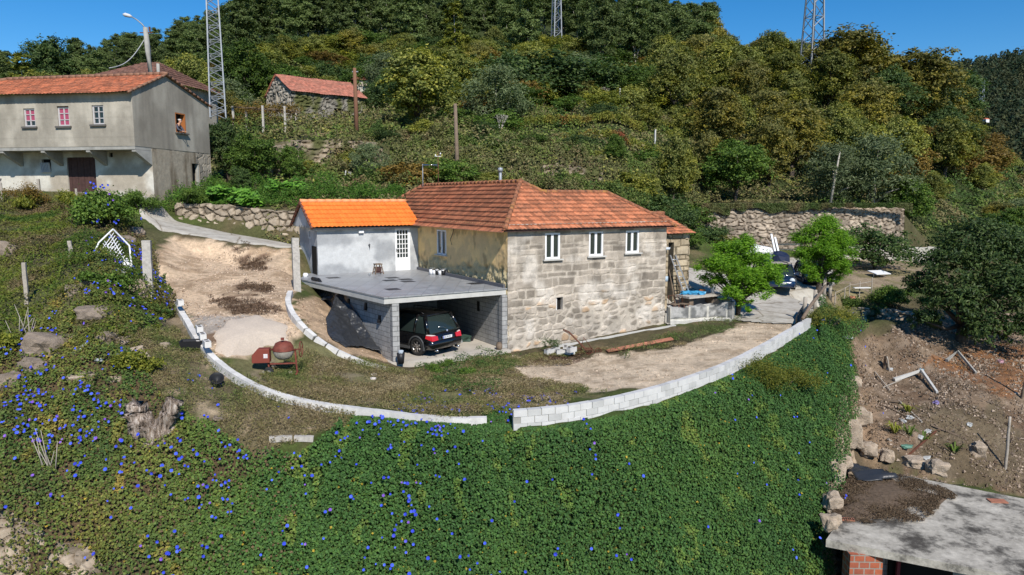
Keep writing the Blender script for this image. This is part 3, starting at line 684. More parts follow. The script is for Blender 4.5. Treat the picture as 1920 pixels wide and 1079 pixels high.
def wall(parent, name, style, p0, p1, z0, z1, holes=(), res=.07, reveal=.2, top=None, mat=None, lean=0, bot=None, thick=0, s_off=0):
    """p0->p1 seen with its outside on the right-hand side"""
    d = Vector((p1[0] - p0[0], p1[1] - p0[1])); Ln = d.length; d.normalize(); nr = Vector((d.y, -d.x))
    sc = np.linspace(0, Ln, max(2, int(Ln / res) + 1)); wc = np.linspace(z0, z1, max(2, int((z1 - z0) / res) + 1))
    def snap(c, vals):
        c = list(c)
        for v in vals:
            k = int(np.argmin([abs(x - v) for x in c])); c[k] = v
        return np.array(sorted(set(c)))
    sc = snap(sc, [h[k] for h in holes for k in (0, 1)]); wc = snap(wc, [h[k] for h in holes for k in (2, 3)])
    Sg, Wg = np.meshgrid(sc, wc); disp, col = style(Sg + s_off, Wg - (0 if top is None and bot is None else 0))
    mask = np.ones(Sg.shape); 
    for h in holes:
        dd = np.maximum(np.maximum(h[0] - Sg, Sg - h[1]), np.maximum(h[2] - Wg, Wg - h[3])); mask *= np.clip(np.maximum(dd, 0) / .15, 0, 1)
    disp = disp * mask
    Wp = Wg.copy()
    if top is not None: Wp = np.minimum(Wp, top(Sg))
    if bot is not None: Wp = np.maximum(Wp, bot(Sg))
    X = p0[0] + d.x * Sg + nr.x * (disp + lean * (z1 - Wp)); Y = p0[1] + d.y * Sg + nr.y * (disp + lean * (z1 - Wp))
    V_ = np.stack([X, Y, Wp], -1).reshape(-1, 3); ns, nw = len(sc), len(wc); id_ = np.arange(ns * nw).reshape(nw, ns)
    Fa = np.stack([id_[:-1, :-1], id_[:-1, 1:], id_[1:, 1:], id_[1:, :-1]], -1)
    cs = (sc[:-1] + sc[1:]) / 2; cw = (wc[:-1] + wc[1:]) / 2; CS, CW = np.meshgrid(cs, cw); keep = np.ones(CS.shape, bool)
    for h in holes: keep &= ~((CS > h[0]) & (CS < h[1]) & (CW > h[2]) & (CW < h[3]))
    keep &= (Wp[1:, 1:] - Wp[:-1, :-1] + Wp[1:, :-1] - Wp[:-1, 1:]) > 1e-4
    Fa = Fa[keep]; Vx = [V_]; Fx = [Fa]; Cx = [col.reshape(-1, 3)]; nb_ = len(V_)
    def q4(a, b_, c_, d_, cc):
        nonlocal nb_
        Vx.append(np.array([a, b_, c_, d_])); Fx.append(np.array([[nb_, nb_ + 1, nb_ + 2, nb_ + 3]])); Cx.append(np.array([cc] * 4)); nb_ += 4
    for h in holes:
        def pt(s, w, o): return (p0[0] + d.x * s - nr.x * o, p0[1] + d.y * s - nr.y * o, w)
        cc = tuple(col[int(nw / 2), int(ns / 2)] * .9 + .03)
        r = reveal
        q4(pt(h[0], h[2], 0), pt(h[1], h[2], 0), pt(h[1], h[2], r), pt(h[0], h[2], r), cc); q4(pt(h[0], h[3], r), pt(h[1], h[3], r), pt(h[1], h[3], 0), pt(h[0], h[3], 0), cc)
        q4(pt(h[0], h[2], r), pt(h[0], h[3], r), pt(h[0], h[3], 0), pt(h[0], h[2], 0), cc); q4(pt(h[1], h[2], 0), pt(h[1], h[3], 0), pt(h[1], h[3], r), pt(h[1], h[2], r), cc)
    if thick:
        zt = lambda s: float(top(np.array(s))) if top is not None else z1
        def pt2(s, w, o): return (p0[0] + d.x * s - nr.x * o, p0[1] + d.y * s - nr.y * o, w)
        cc = tuple(col[-1, ns // 2] * .8); k = max(1, int(Ln / .8))
        for a in range(k):
            s0, s1 = Ln * a / k, Ln * (a + 1) / k
            q4(pt2(s0, zt(s0) - .01, 0), pt2(s1, zt(s1) - .01, 0), pt2(s1, zt(s1) - .01, thick), pt2(s0, zt(s0) - .01, thick), cc)
            q4(pt2(s1, z0, thick), pt2(s0, z0, thick), pt2(s0, zt(s0) - .01, thick), pt2(s1, zt(s1) - .01, thick), cc)
        q4(pt2(0, z0, thick), pt2(0, z0, 0), pt2(0, zt(0) - .01, 0), pt2(0, zt(0) - .01, thick), cc); q4(pt2(Ln, z0, 0), pt2(Ln, z0, thick), pt2(Ln, zt(Ln) - .01, thick), pt2(Ln, zt(Ln) - .01, 0), cc)
    me = np_mesh(name, np.concatenate(Vx), np.concatenate(Fx), mat or MT['attr'], np.concatenate(Cx))
    return link(name, me, parent)
def poly_wall(name, label, cat, line, z_top, style, res=.12, thick=.5, lean=.06, group=None, mat=None, depth=.6):
    """free-standing or retaining wall following a polyline [(x,y,zbottom)], z_top list"""
    Vx = []; Fx = []; Cx = []; nb_ = 0; pl = [Vector(p[:2]) for p in line]; cum = [0]
    for a, c in zip(pl[:-1], pl[1:]): cum.append(cum[-1] + (c - a).length)
    Ln = cum[-1]; ns = max(2, int(Ln / res) + 1); sc = np.linspace(0, Ln, ns)
    xs = np.interp(sc, cum, [p[0] for p in line]); ys = np.interp(sc, cum, [p[1] for p in line]); zb = np.interp(sc, cum, [p[2] for p in line]) - depth
    zt = np.interp(sc, cum, z_top) + (fbm(sc * 1.7, sc * 0, 9, 3) - .5) * .25
    dx = np.gradient(xs); dy = np.gradient(ys); l = np.hypot(dx, dy); nx_ = dy / l; ny_ = -dx / l
    hh = float(np.max(zt - zb)); nw = max(2, int(hh / res) + 1); T = np.linspace(0, 1, nw)[:, None]
    Wp = zb[None] + (zt - zb)[None] * T; Sg = np.broadcast_to(sc[None], Wp.shape); disp, col = style(Sg, Wp - float(zb.min()))
    off = disp + lean * (zt[None] - Wp); X = xs[None] + nx_[None] * off; Y = ys[None] + ny_[None] * off
    V_ = np.stack([X, Y, Wp], -1).reshape(-1, 3); cols_ = col.reshape(-1, 3)
    # top and back rows
    kk = 5; tt = np.linspace(0, 1, kk + 1)[1:, None]
    Xt = X[-1][None] - nx_[None] * thick * tt; Yt = Y[-1][None] - ny_[None] * thick * tt; Zt = np.broadcast_to(zt[None] + (fbm(np.broadcast_to(sc * 2, (kk, ns)), np.broadcast_to(tt * 3, (kk, ns)), 4) - .5) * .12, (kk, ns))
    V2 = np.stack([Xt, Yt, Zt], -1).reshape(-1, 3); V3 = np.stack([Xt[-1], Yt[-1], zb], -1)
    c2 = np.tile(col[-1], (kk, 1)) * .95; c3 = col[-1] * .8
    V_ = np.concatenate([V_, V2, V3]); cols_ = np.concatenate([cols_, c2, c3]); n_all = nw + kk + 1
    id_ = np.arange(ns * n_all).reshape(n_all, ns); Fa = np.stack([id_[:-1, :-1], id_[:-1, 1:], id_[1:, 1:], id_[1:, :-1]], -1).reshape(-1, 4)
    e0 = id_[:, 0]; e1 = id_[:, -1]
    caps = [[e0[k], e0[k + 1], e0[-2 - k], e0[-1 - k]] for k in range(n_all // 2 - 1)] + [[e1[k + 1], e1[k], e1[-1 - k], e1[-2 - k]] for k in range(n_all // 2 - 1)]
    Fa = np.concatenate([Fa, np.array(caps)])
    o = link(name, np_mesh(name, V_, Fa, mat or MT['attr'], cols_)); return tag(o, label, cat, group)
def roof_face(parent, name, mat, poly, tw=.22, th=.36, amp=.035, sag=0):
    P_ = [Vector(p) for p in poly]; nrm = (P_[1] - P_[0]).cross(P_[2] - P_[0]).normalized()
    if nrm.z < 0: nrm = -nrm
    e = nrm.cross(Vector((0, 0, 1))).normalized() * -1; t = nrm.cross(e)
    if t.z < 0: t = -t; e = -e
    O = min(P_, key=lambda p: p.z); ps = [((p - O).dot(e), (p - O).dot(t)) for p in P_]
    s0, s1 = min(p[0] for p in ps) - .1, max(p[0] for p in ps) + .1; t1 = max(p[1] for p in ps) + .1
    sv = np.arange(s0, s1 + tw / 4, tw / 4); tv = []
    k = 0
    while (k - 1) * th < t1: tv += [k * th, k * th + th * .97]; k += 1
    tv = np.array([-.02] + tv); Sg, Tg = np.meshgrid(sv, tv)
    fr = (Tg / th) % 1.0; cidx = np.floor(Tg / th)
    jit = (hsh(np.floor(Sg / tw), cidx, 5) - .5) * .3
    h = amp * np.abs(np.cos(math.pi * Sg / tw)) + .05 * (1 - fr) + jit * .03 + (fbm(Sg * .5, Tg * .5, 8) - .5) * sag
    Pw = np.array(O)[None, None] + np.array(e)[None, None] * Sg[..., None] + np.array(t)[None, None] * Tg[..., None] + np.array(nrm)[None, None] * h[..., None]
    bm = bmesh.new(); uvl = bm.loops.layers.uv.new('UVMap'); vs = [[bm.verts.new(Pw[j, i]) for i in range(len(sv))] for j in range(len(tv))]
    for j in range(len(tv) - 1):
        for i in range(len(sv) - 1):
            f = bm.faces.new((vs[j][i], vs[j][i + 1], vs[j + 1][i + 1], vs[j + 1][i])); f.smooth = (j % 2 == 1)
            cc = th * (math.floor((tv[j] + 1e-6) / th))
            for lp, (a, b_) in zip(f.loops, ((j, i), (j, i + 1), (j + 1, i + 1), (j + 1, i))): lp[uvl].uv = (sv[b_] + 50, max(tv[a], 0) + 50 * th)
    cen = sum(P_, Vector()) / len(P_)
    for a, c in zip(P_, P_[1:] + P_[:1]):
        pn = (c - a).cross(nrm).normalized()
        if (cen - a).dot(pn) > 0: pn = -pn
        bmesh.ops.bisect_plane(bm, geom=bm.verts[:] + bm.edges[:] + bm.faces[:], dist=1e-5, plane_co=a, plane_no=pn, clear_outer=True)
    me = bpy.data.meshes.new(name); bm.to_mesh(me); bm.free(); me.materials.append(mat)
    return link(name, me, parent)
def ridge(mb, a, b_, r=.12, seg=.42):
    a = Vector(a); b_ = Vector(b_); n = max(1, int((b_ - a).length / seg)); d = (b_ - a) / n
    for i in range(n):
        mb.tube([a + d * i, a + d * (i + 1.08)], [r * 1.12, r * .9], 8)
def frame_rect(mb, o, ux, s0, s1, w0, w1, t=.06, dep=.06, off=0.0, mi=0):
    """rectangular frame in a vertical plane: o origin, ux unit (2d), off outward offset"""
    nx_, ny_ = ux[1], -ux[0]; rz = math.atan2(ux[1], ux[0])
    def c(s, w): return (o[0] + ux[0] * s + nx_ * off, o[1] + ux[1] * s + ny_ * off, o[2] + w)
    mb.box(c((s0 + s1) / 2, w0 + t / 2), (s1 - s0, dep, t), rz, mi); mb.box(c((s0 + s1) / 2, w1 - t / 2), (s1 - s0, dep, t), rz, mi)
    mb.box(c(s0 + t / 2, (w0 + w1) / 2), (t, dep, w1 - w0 - 2 * t), rz, mi); mb.box(c(s1 - t / 2, (w0 + w1) / 2), (t, dep, w1 - w0 - 2 * t), rz, mi)
def window(parent, o, ux, s0, s1, w0, w1, fm, gm=None, muls=(1, 0), off=-.06, t=.07, sill=None, silln=None, name='window', label=None, curtain=None, dark=True):
    m = MB(); frame_rect(m, o, ux, s0, s1, w0, w1, t, .07, off); nx_, ny_ = ux[1], -ux[0]; rz = math.atan2(ux[1], ux[0])
    def c(s, w, k=off): return (o[0] + ux[0] * s + nx_ * k, o[1] + ux[1] * s + ny_ * k, o[2] + w)
    for i in range(muls[0]):
        s = s0 + (s1 - s0) * (i + 1) / (muls[0] + 1); m.box(c(s, (w0 + w1) / 2, off - .004), (t * (1.4 if muls[1] == 0 else .8), .06, w1 - w0 - 2 * t), rz)
    for i in range(muls[1]):
        w = w0 + (w1 - w0) * (i + 1) / (muls[1] + 1); m.box(c((s0 + s1) / 2, w, off + .006), (s1 - s0 - 2 * t, .04, t * .5), rz)
    f = m.build(name, fm, parent); 
    if label: f['label'] = label
    g = MB(); g.quad(c(s0, w0, off - .02), c(s1, w0, off - .02), c(s1, w1, off - .02), c(s0, w1, off - .02)); g.build('pane', gm or MT['glass'], f)
    if curtain:
        q = MB(); n = 14; top_, bot_ = w1 - .08, w0 + .08 + curtain[1]
        for i in range(n):
            a, b_ = s0 + t + (s1 - s0 - 2 * t) * i / n, s0 + t + (s1 - s0 - 2 * t) * (i + 1) / n; ka, kb = off - .014 + .003 * (i % 2), off - .014 + .003 * ((i + 1) % 2)
            q.quad(c(a, bot_, ka), c(b_, bot_, kb), c(b_, top_, kb), c(a, top_, ka))
        q.build('curtain', curtain[0], f)
    if sill:
        q = MB(); q.box(c((s0 + s1) / 2, w0 - sill[1] / 2, .02), (s1 - s0 + .24, .2, sill[1]), rz); q.build('sill', sill[0], f)
    return f
# ================================================================== STONE HOUSE
house = thing('stone_house', 'granite and faded yellow house with old red tiled hipped roof beside the carport', 'house', (HO[0], HO[1], 0), A31)
EZ = 5.4; SL = .557
def s_of(px, v=0, u0=0):  # u where photo column px meets the front wall line
    k = (px - CX) / F; best = None
    us = np.linspace(0, 12, 1201); X = HO[0] + us * UX; Y = HO[1] + us * UY; pp, _ = proj(X, Y, np.full(us.shape, 4.)); return float(us[np.argmin(abs(pp - px))])
wins = [(s_of(1022), s_of(1050)), (s_of(1104), s_of(1131)), (s_of(1173), s_of(1198))]
def wz(px, py, u):
    x, y, _ = HL(u, 0); d = ray(px, py); t = y / d[1]; return HC + d[2] * t
WT = [(wz(1036, 487, wins[0][0]), wz(1036, 437, wins[0][0])), (wz(1118, 481, wins[1][0]), wz(1118, 434, wins[1][0])), (wz(1185, 475, wins[2][0]), wz(1185, 433, wins[2][0]))]
small = (s_of(1044), s_of(1056), wz(1050, 581, 3), wz(1050, 557, 3))
hl = [(a, b_, c_, d_) for (a, b_), (c_, d_) in zip(wins, WT)] + [small]
wall(house, 'granite_wall', st_granite, (0, 0), (9, 0), -.5, EZ + .1, hl, .05)
YW = 17.5
yv = lambda px: float(np.linspace(0, 12, 1201)[np.argmin(abs(proj(HO[0] - np.linspace(0, 12, 1201) * UY, HO[1] + np.linspace(0, 12, 1201) * UX, np.full(1201, 4.))[0] - px))])
ya, yb = yv(820), yv(837); yw0, yw1 = D(828, 477, 36)[2], D(828, 431, 36)[2]
wall(house, 'yellow_wall', st_yellow, (0, YW), (0, 0), -.5, EZ + .1, [(YW - ya, YW - yb, yw0, yw1)], .06, mat=MT['plaster'])
wall(house, 'granite_wall', st_granite, (9, 0), (9, 5.2), -.5, EZ + .1, [], .1); wall(house, 'granite_wall', st_granite, (9, 5.2), (5.6, 5.2), -.5, EZ + .1, [], .15)
wall(house, 'granite_wall', st_granite, (5.6, 5.2), (5.6, YW), -.5, EZ + .1, [], .15); wall(house, 'granite_wall', st_granite, (5.6, YW), (0, YW), -.5, EZ + .1, [], .15)
for (a, b_), (c_, d_) in zip(wins, WT):
    window(house, (0, 0, 0), (1, 0), a, b_, c_, d_, MT['white'], off=-.05, t=.09, sill=(MT['concrete_l'], .06))
window(house, (0, YW, 0), (0, -1), YW - ya, YW - yb, yw0, yw1, MT['white'], off=-.02, t=.07, sill=(MT['concrete_l'], .05))
m = MB(); m.quad((small[0], .18, small[2]), (small[1], .18, small[2]), (small[1], .18, small[3]), (small[0], .18, small[3])); m.box((small[0] + .06, .12, (small[2] + small[3]) / 2), (.07, .05, small[3] - small[2]), mi=1)
m.build('slit_window', [MT['dark'], MT['white']], house)
ov = .3; ez = EZ - ov * SL * .3
E = lambda u, v, z=None: (u, v, z if z is not None else EZ)
RA0, RA1 = (2.8, 3.5, 7.35), (2.8, 14.9, 7.35); RB0, RB1 = (3.5, 2.6, 6.85), (7.3, 2.6, 6.85)
zf0 = EZ - ov * SL
roof = MB(); 
rf = roof_face(house, 'roof', MT['tiles_old'], [(-ov - .17, -ov, zf0), (3.5, -ov, zf0), (3.5, 2.6, 6.85), (2.8, 3.5, 7.35)])
roof_face(house, 'roof', MT['tiles_old'], [(3.5, -ov, zf0), (9.3, -ov, zf0), (7.3, 2.6, 6.85), (3.5, 2.6, 6.85)])
roof_face(house, 'roof', MT['tiles_old'], [(-ov - .17, -ov - .17, zf0 - .11), (2.8, 3.5, 7.35), (2.8, 14.9, 7.35), (-ov - .17, YW + .2, zf0 - .11)])
roof_face(house, 'roof', MT['tiles_old'], [(9.3, -ov, zf0), (9.3, 5.5, zf0), (7.3, 2.6, 6.85)])
roof_face(house, 'roof', MT['tiles_old'], [(3.5, 2.6, 6.85), (7.3, 2.6, 6.85), (9.3, 5.5, zf0), (5.4, 5.5, zf0)])
roof_face(house, 'roof', MT['tiles_old'], [(2.8, 3.5, 7.35), (3.5, 2.6, 6.85), (5.7, 5.5, zf0), (5.9, YW, zf0), (2.8, 14.9, 7.35)][0:0] or [(2.8, 3.5, 7.35), (5.9, 3.5, 5.2), (5.9, YW + .2, 5.2), (2.8, 14.9, 7.35)])
roof_face(house, 'roof', MT['tiles_old'], [(2.8, 14.9, 7.35), (5.9, YW + .2, zf0), (-ov, YW + .2, zf0)])
m = MB()
for a, c_ in (((-ov, -ov, zf0 + .06), (2.8, 3.5, 7.41)), (RA0, RA1), (RA0, RB0), (RB0, RB1), (RB1, (9.3, -ov, zf0)), (RB1, (9.3, 5.5, zf0)), (RA1, (-ov, YW, zf0))):
    ridge(m, (a[0], a[1], a[2] + .05), (c_[0], c_[1], c_[2] + .05), .1)
b_ = NB('lichened_ridge_tiles', .9, .1); b_.color(b_.mix(b_.ramp(b_.noise(1.2, 4, .7), [(.54, 0), (.66, 1)]), b_.ramp(b_.noise(7, 4, .7), [(.3, (.12, .07, .05)), (.6, (.36, .15, .08))]), (.42, .22, .06))); MT['ridge'] = b_.m
m.build('ridge_tiles', MT['ridge'], house)
m = MB(); m.prism([(-.25, -.25), (9.25, -.25), (9.25, 0), (-.25, 0)], 5.2, 5.26); m.prism([(-.25, 0.0), (-.003, 0), (-.003, YW), (-.25, YW)], 5.2, 5.26); m.build('eave_boards', MT['wood_d'], house)
m = MB(); m.tube([(2.8 + .5, 6.3, 7.0), (2.8 + .5, 6.3, 8.0)], .08, 10); m.lathe([(0.001, 0), (.13, 0), (.13, .18), (.001, .24)], 12, (3.3, 6.3, 7.95)); m.build('chimney_pipe', MT['steel'], house)
m = MB()
for w in (0.0,): m.tube([(-.06, 5.2, 4.35), (-.07, 5.35, 4.6), (-.06, 5.1, 4.9), (-.05, 5.0, 5.15)], .015, 5)
m.build('hanging_cable', MT['black'], house)
# annex on the right end
an = thing('stone_annex', 'small rough stone annex with broken tile roof at the right end of the granite house', 'outbuilding', HL(0, 0)[:2] + (0,), A31)
AU = 11.75
wall(an, 'stone_wall', st_blocks, (9.02, 1.2), (AU, 1.2), 0, 4.75, [(1.25, 1.62, .6, 4.35)], .06, .5)
wall(an, 'stone_wall', st_blocks, (AU, 1.2), (AU, 6), 0, 4.75, [(1.2, 2.1, .6, 2.8)], .08, .4); wall(an, 'stone_wall', st_blocks, (AU, 6), (9, 6), 0, 4.75, [], .15)
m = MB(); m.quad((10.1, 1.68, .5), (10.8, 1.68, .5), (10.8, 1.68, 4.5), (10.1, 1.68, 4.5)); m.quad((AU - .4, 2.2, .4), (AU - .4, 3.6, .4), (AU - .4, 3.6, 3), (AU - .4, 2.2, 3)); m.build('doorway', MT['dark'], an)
roof_face(an, 'roof', MT['tiles_old'], [(9.02, .9, 4.75), (AU + .2, .9, 4.75), (AU + .1, 3.4, 5.7), (9.02, 3.4, 5.7)]); roof_face(an, 'roof', MT['tiles_old'], [(AU + .2, 6.3, 4.7), (9.0, 6.3, 4.7), (9.0, 3.4, 5.7), (AU + .1, 3.4, 5.7)])
roof_face(an, 'roof', MT['tiles_old'], [(9.0, 2.0, 5.4), (10.3, 2.0, 5.4), (10.3, 3.6, 6.0), (9.0, 3.6, 6.0)])
m = MB(); ridge(m, (9.0, 3.4, 5.78), (AU + .15, 3.4, 5.78)); m.build('ridge_tiles', MT['ridge'], an)
# ================================================================== OUTBUILDING
SZ = 2.78
ob = thing('rendered_outbuilding', 'small pale rendered outbuilding with bright orange tiled gable roof on the terrace', 'outbuilding', (HO[0], HO[1], 0), A31)
OL = D(598, 518, 35.4); rel = Vector((OL[0] - HO[0], OL[1] - HO[1])); ou = rel.x * UX + rel.y * UY; ovv = -rel.x * UY + rel.y * UX
OV = 10.2; OU = -4.95; OEZ = 5.12; OVB = OV + 3.2
print('outbuilding', ou, ovv)
OV = ovv + .1; OU = ou; OVB = OV + 3.3
dp0, dp1 = None, None
us_ = np.linspace(OU, 0, 600); pp_, _ = proj(HO[0] + us_ * UX - OV * UY, HO[1] + us_ * UY + OV * UX, np.full(600, 4.)); su = lambda px: float(us_[np.argmin(abs(pp_ - px))])
d0, d1 = su(741), su(769)
wall(ob, 'front_wall', st_render, (OU, OV), (0, OV), SZ - .4, OEZ, [(d0 - OU, d1 - OU, SZ + .02, SZ + 2.25)], .06, .1, mat=MT['plaster'])
wall(ob, 'side_wall', st_render, (OU, OVB), (OU, OV), 1.8, OEZ + .12, [(1.75, 2.1, 4.55, 5.0)], .06, .1, mat=MT['plaster'])
pk = (OV + OVB) / 2
wall(ob, 'gable_wall', st_render, (OU - .25, OVB + .3), (OU - .25, OV - .25), OEZ + .0, 6.6, [], .06, top=lambda s: 6.32 - abs(s - (OVB - OV + .55) / 2) * .52, mat=MT['plaster'])
m = MB(); m.prism([(OU - .25, OV - .25), (0, OV - .25), (0, OV), (OU - .25, OV)], OEZ - .1, OEZ); m.prism([(OU - .25, OV + .003), (OU - .003, OV + .003), (OU - .003, OVB + .3), (OU - .25, OVB + .3)], OEZ - .0, OEZ + .09); m.build('eave_slab', MT['concrete'], ob)
wall(ob, 'back_wall', st_render, (0, OVB), (OU, OVB), 1.8, OEZ, [], .3, mat=MT['plaster'])
rz_ = 6.4; g0 = OU - .35; ey = OV - .42; ez_ = OEZ + .02
m = MB(); roof_face(ob, 'roof', MT['tiles_new'], [(g0, ey, ez_), (.0, ey, ez_), (.0, pk, rz_), (g0, pk, rz_)], .22, .4, .045); roof_face(ob, 'roof', MT['tiles_new'], [(0, OVB + .42, ez_), (g0, OVB + .42, ez_), (g0, pk, rz_), (0, pk, rz_)], .22, .4, .045)
ridge(m, (g0, pk, rz_ + .05), (0, pk, rz_ + .05), .1); 
m.build('ridge_tiles', flat('orange_ridge', (.75, .33, .15)), ob)
m = MB()
for a, c_ in (((g0, ey, ez_), (g0, pk, rz_)), ((g0, OVB + .42, ez_), (g0, pk, rz_))): ridge(m, (a[0], a[1], a[2]), (c_[0], c_[1], c_[2]), .07, .3)
m.build('verge_tiles', flat('dark_verge', (.16, .06, .04)), ob)
wd = MB(); frame_rect(wd, (0, OV, 0), (1, 0), d0, d1, SZ + .02, SZ + 2.25, .1, .08, -.04)
wd.box(((d0 + d1) / 2, OV + .05, SZ + .38), (d1 - d0 - .2, .05, .6))
nbx, nbz = 4, 6; x0, x1, z0_, z1_ = d0 + .1, d1 - .1, SZ + .68, SZ + 2.15
for i in range(nbx + 1): wd.box((x0 + (x1 - x0) * i / nbx, OV + .046, (z0_ + z1_) / 2), (.035, .04, z1_ - z0_))
for j in range(nbz + 1): wd.box(((x0 + x1) / 2, OV + .05, z0_ + (z1_ - z0_) * j / nbz), (x1 - x0, .035, .035))
door = wd.build('door', MT['white'], ob)
g = MB(); g.quad((x0, OV + .07, z0_), (x1, OV + .07, z0_), (x1, OV + .07, z1_), (x0, OV + .07, z1_)); g.build('pane', MT['glass'], door)
g = MB(); g.box((d0 + .05, OV - .03, SZ + 1.1), (.03, .05, .16)); g.tube([(d0 + .05, OV - .06, SZ + 1.15), (d0 + .17, OV - .06, SZ + 1.15)], .014, 6); g.build('handle', MT['chrome'], door)
window(ob, (OU, OVB, 0), (0, -1), 1.75, 2.1, 4.55, 5.0, MT['white'], off=-.04, t=.05, muls=(0, 0))
g = MB(); g.box((su(677), OV - .08, OEZ - .22), (.26, .14, .13)); g.build('floodlight', MT['white'], ob)
g = MB(); g.tube([(su(692), OV - .02, SZ + 1.35), (su(692), OV - .1, SZ + 1.35), (su(692), OV - .1, SZ + 1.25)], .018, 6); g.tube([(su(692), OV - .06, SZ + 1.3), (su(692), OV - .06, SZ + 1.5)], .012, 6); g.box((su(692), OV - .06, SZ + 1.44), (.1, .03, .03)); g.build('wall_tap', MT['black'], ob)
g = MB(); g.box((OU - .03, OV + .5, 3.4), (.04, .7, 1.6)); g.build('side_door', MT['dark'], ob)
# ================================================================== CARPORT
cpt = thing('block_carport', 'open concrete block carport with a tiled flat roof terrace beside the stone house', 'carport', (0, 0, 0))
c1 = D(720, 557, 27.4); c2 = Z(563, 523, 2.8); c3 = HL(OU - .3, OV + 1.0); c4 = HL(0, OV); c5 = HL(0, .1)
c2 = (c2[0], c2[1])
SLAB = [(c1[0], c1[1]), (c5[0] - .02, c5[1] - .05), (c4[0], c4[1]), (c3[0], c3[1]), (c2[0], c2[1])]
m = MB(); m.prism(SLAB, SZ - .26, SZ - .04); m.build('roof_slab', MT['concrete_l'], cpt)
cx_ = sum(p[0] for p in SLAB) / 5; cy_ = sum(p[1] for p in SLAB) / 5
m = MB(); S2 = [(p[0] + (p[0] - cx_) * .008, p[1] + (p[1] - cy_) * .008) for p in SLAB]; m.prism(S2, SZ - .038, SZ + .012)
tt_ = m.build('terrace_tiling', MT['slabtiles'], cpt)
def onslab(px, py): return Z(px, py, SZ + .012)
for px, py in ((617, 524), (733, 524), (758, 527), (728, 529), (762, 531), (733, 546), (889, 535)):
    m = MB(); q = onslab(px - 4 if px != 617 else px, py - 1.0); m.prism([(q[0] + UX * i - UY * j, q[1] + UY * i + UX * j) for i, j in ((0, 0), (.58, 0), (.58, .58), (0, .58))], SZ + .012, SZ + .018); m.build('dark_tile', flat('bare_dark_tile', (.035, .035, .038), .5), cpt)
e1 = HL(-.004, 10.2); e0 = HL(-.004, .2); m = MB(); m.prism([(e0[0], e0[1]), (e1[0], e1[1]), (e1[0] - .1 * UX, e1[1] - .1 * UY), (e0[0] - .1 * UX, e0[1] - .1 * UY)], SZ + .013, SZ + .16); m.build('upstand', flat('dark_upstand', (.12, .12, .13), .6), cpt)
def bwall(name, a, c_, z0, z1, t=.2, holes=None):
    dx, dy = c_[0] - a[0], c_[1] - a[1]; l = math.hypot(dx, dy); rz = math.atan2(dy, dx); mm = MB()
    # built in a local frame so that the block pattern follows the wall
    mm.box((l / 2, 0, (z0 + z1) / 2 - z0), (l, t, z1 - z0))
    o = mm.build(name, MT['blocks'], cpt); o.location = (a[0], a[1], z0); o.rotation_euler = (0, 0, rz); return o, rz, l
gbx = (GB[0], GB[1])
dgx, dgy = gbx[0] - gx, gbx[1] - gy; gl = math.hypot(dgx, dgy)
bwall('block_wall', (gx + dgx / gl * .12, gy + dgy / gl * .12), gbx, -.3, SZ - .27)
rw0 = HL(-.13, .32); rw1 = HL(-.13, 6.5); bwall('block_wall', rw0, rw1, -.2, SZ - .27)
bwall('block_wall', HL(-.25, 6.6), gbx, -.2, SZ - .27)
m = MB(); m.box((gx + .05, gy - .02, (SZ - .27) / 2 - .1), (.28, .3, SZ - .27 + .2 - .004), A31); o = m.build('corner_pillar', MT['blocks'], cpt)
m = MB(); q = HL(-.14, .16); m.box((q[0], q[1], (SZ - .27) / 2 - .1), (.25, .3, SZ - .27 + .2 - .004), A31); m.build('corner_pillar', MT['blocks'], cpt)
m = MB()
for t_, z_ in ((.28, 2.12), (.5, 2.1), (.12, 1.75)):
    px_, py_ = gx + dgx * t_, gy + dgy * t_; nx_, ny_ = dgy / gl, -dgx / gl
    if nx_ > 0: nx_, ny_ = -nx_, -ny_
    m = MB(); m.box((px_ + nx_ * .14, py_ + ny_ * .14, z_), (.12, .1, .32), math.atan2(dgy, dgx), rx=.2); m.box((px_ + nx_ * .16, py_ + ny_ * .16, z_ - .05), (.2, .06, .1), math.atan2(dgy, dgx), ry=.5); m.build('formwork_offcut', MT['black'], cpt)
q = HL(-.24, 2.2); m = MB(); m.box((q[0], q[1], 1.75), (.03, .2, .45), A31); m.build('wall_slot', MT['dark'], cpt)
fl = [(gx - .05, gy - .4), HL(-.05, -.35)[:2], HL(-.2, 6.6)[:2], gbx]
m = MB(); m.prism(fl, -.3, .19); m.build('floor_slab', MT['gfloor'], cpt)
# ================================================================== LEFT HOUSE
LA = math.atan2(-1.6, 9.7); lc, ls = math.cos(LA), math.sin(LA)
LO = D(253, 275, 40.0)   # lower front corner of the jettied upper storey
lh = thing('rendered_house', 'two storey grey rendered house with jettied upper floor and red tiled roof on the left', 'house', (LO[0], LO[1], 0), LA)
# local: +x along the facade to the viewer's right, facade at y=0 facing -y, house extends to -x and +y
LW = 14.; LD = 7.2; LZ0, LZ1, LZ2 = 6.75, 9.45, 12.38; JT = 1.4
def lx(px, y=0.0, z=11):
    xs = np.linspace(-13, 1, 1401); X = LO[0] + xs * lc - y * ls; Y = LO[1] + xs * ls + y * lc; pp, _ = proj(X, Y, np.full(xs.shape, z)); return float(xs[np.argmin(abs(pp - px))])
def lz(py, x, y=0.): Y = LO[1] + x * ls + y * lc; return D(200, py, Y)[2]
wl = []
for a, b_, t_, bo in ((45, 66, 204, 238), (108, 130, 201, 237), (173, 195, 198, 234)):
    xa, xb = lx(a), lx(b_); wl.append((xa, xb, lz(bo, xa), lz(t_, xa)))
wall(lh, 'upper_wall', st_leftup, (-LW, 0), (0, 0), LZ1, LZ2, [(a + LW, b_ + LW, c_, d_) for a, b_, c_, d_ in wl], .07, .14, mat=MT['plaster'])
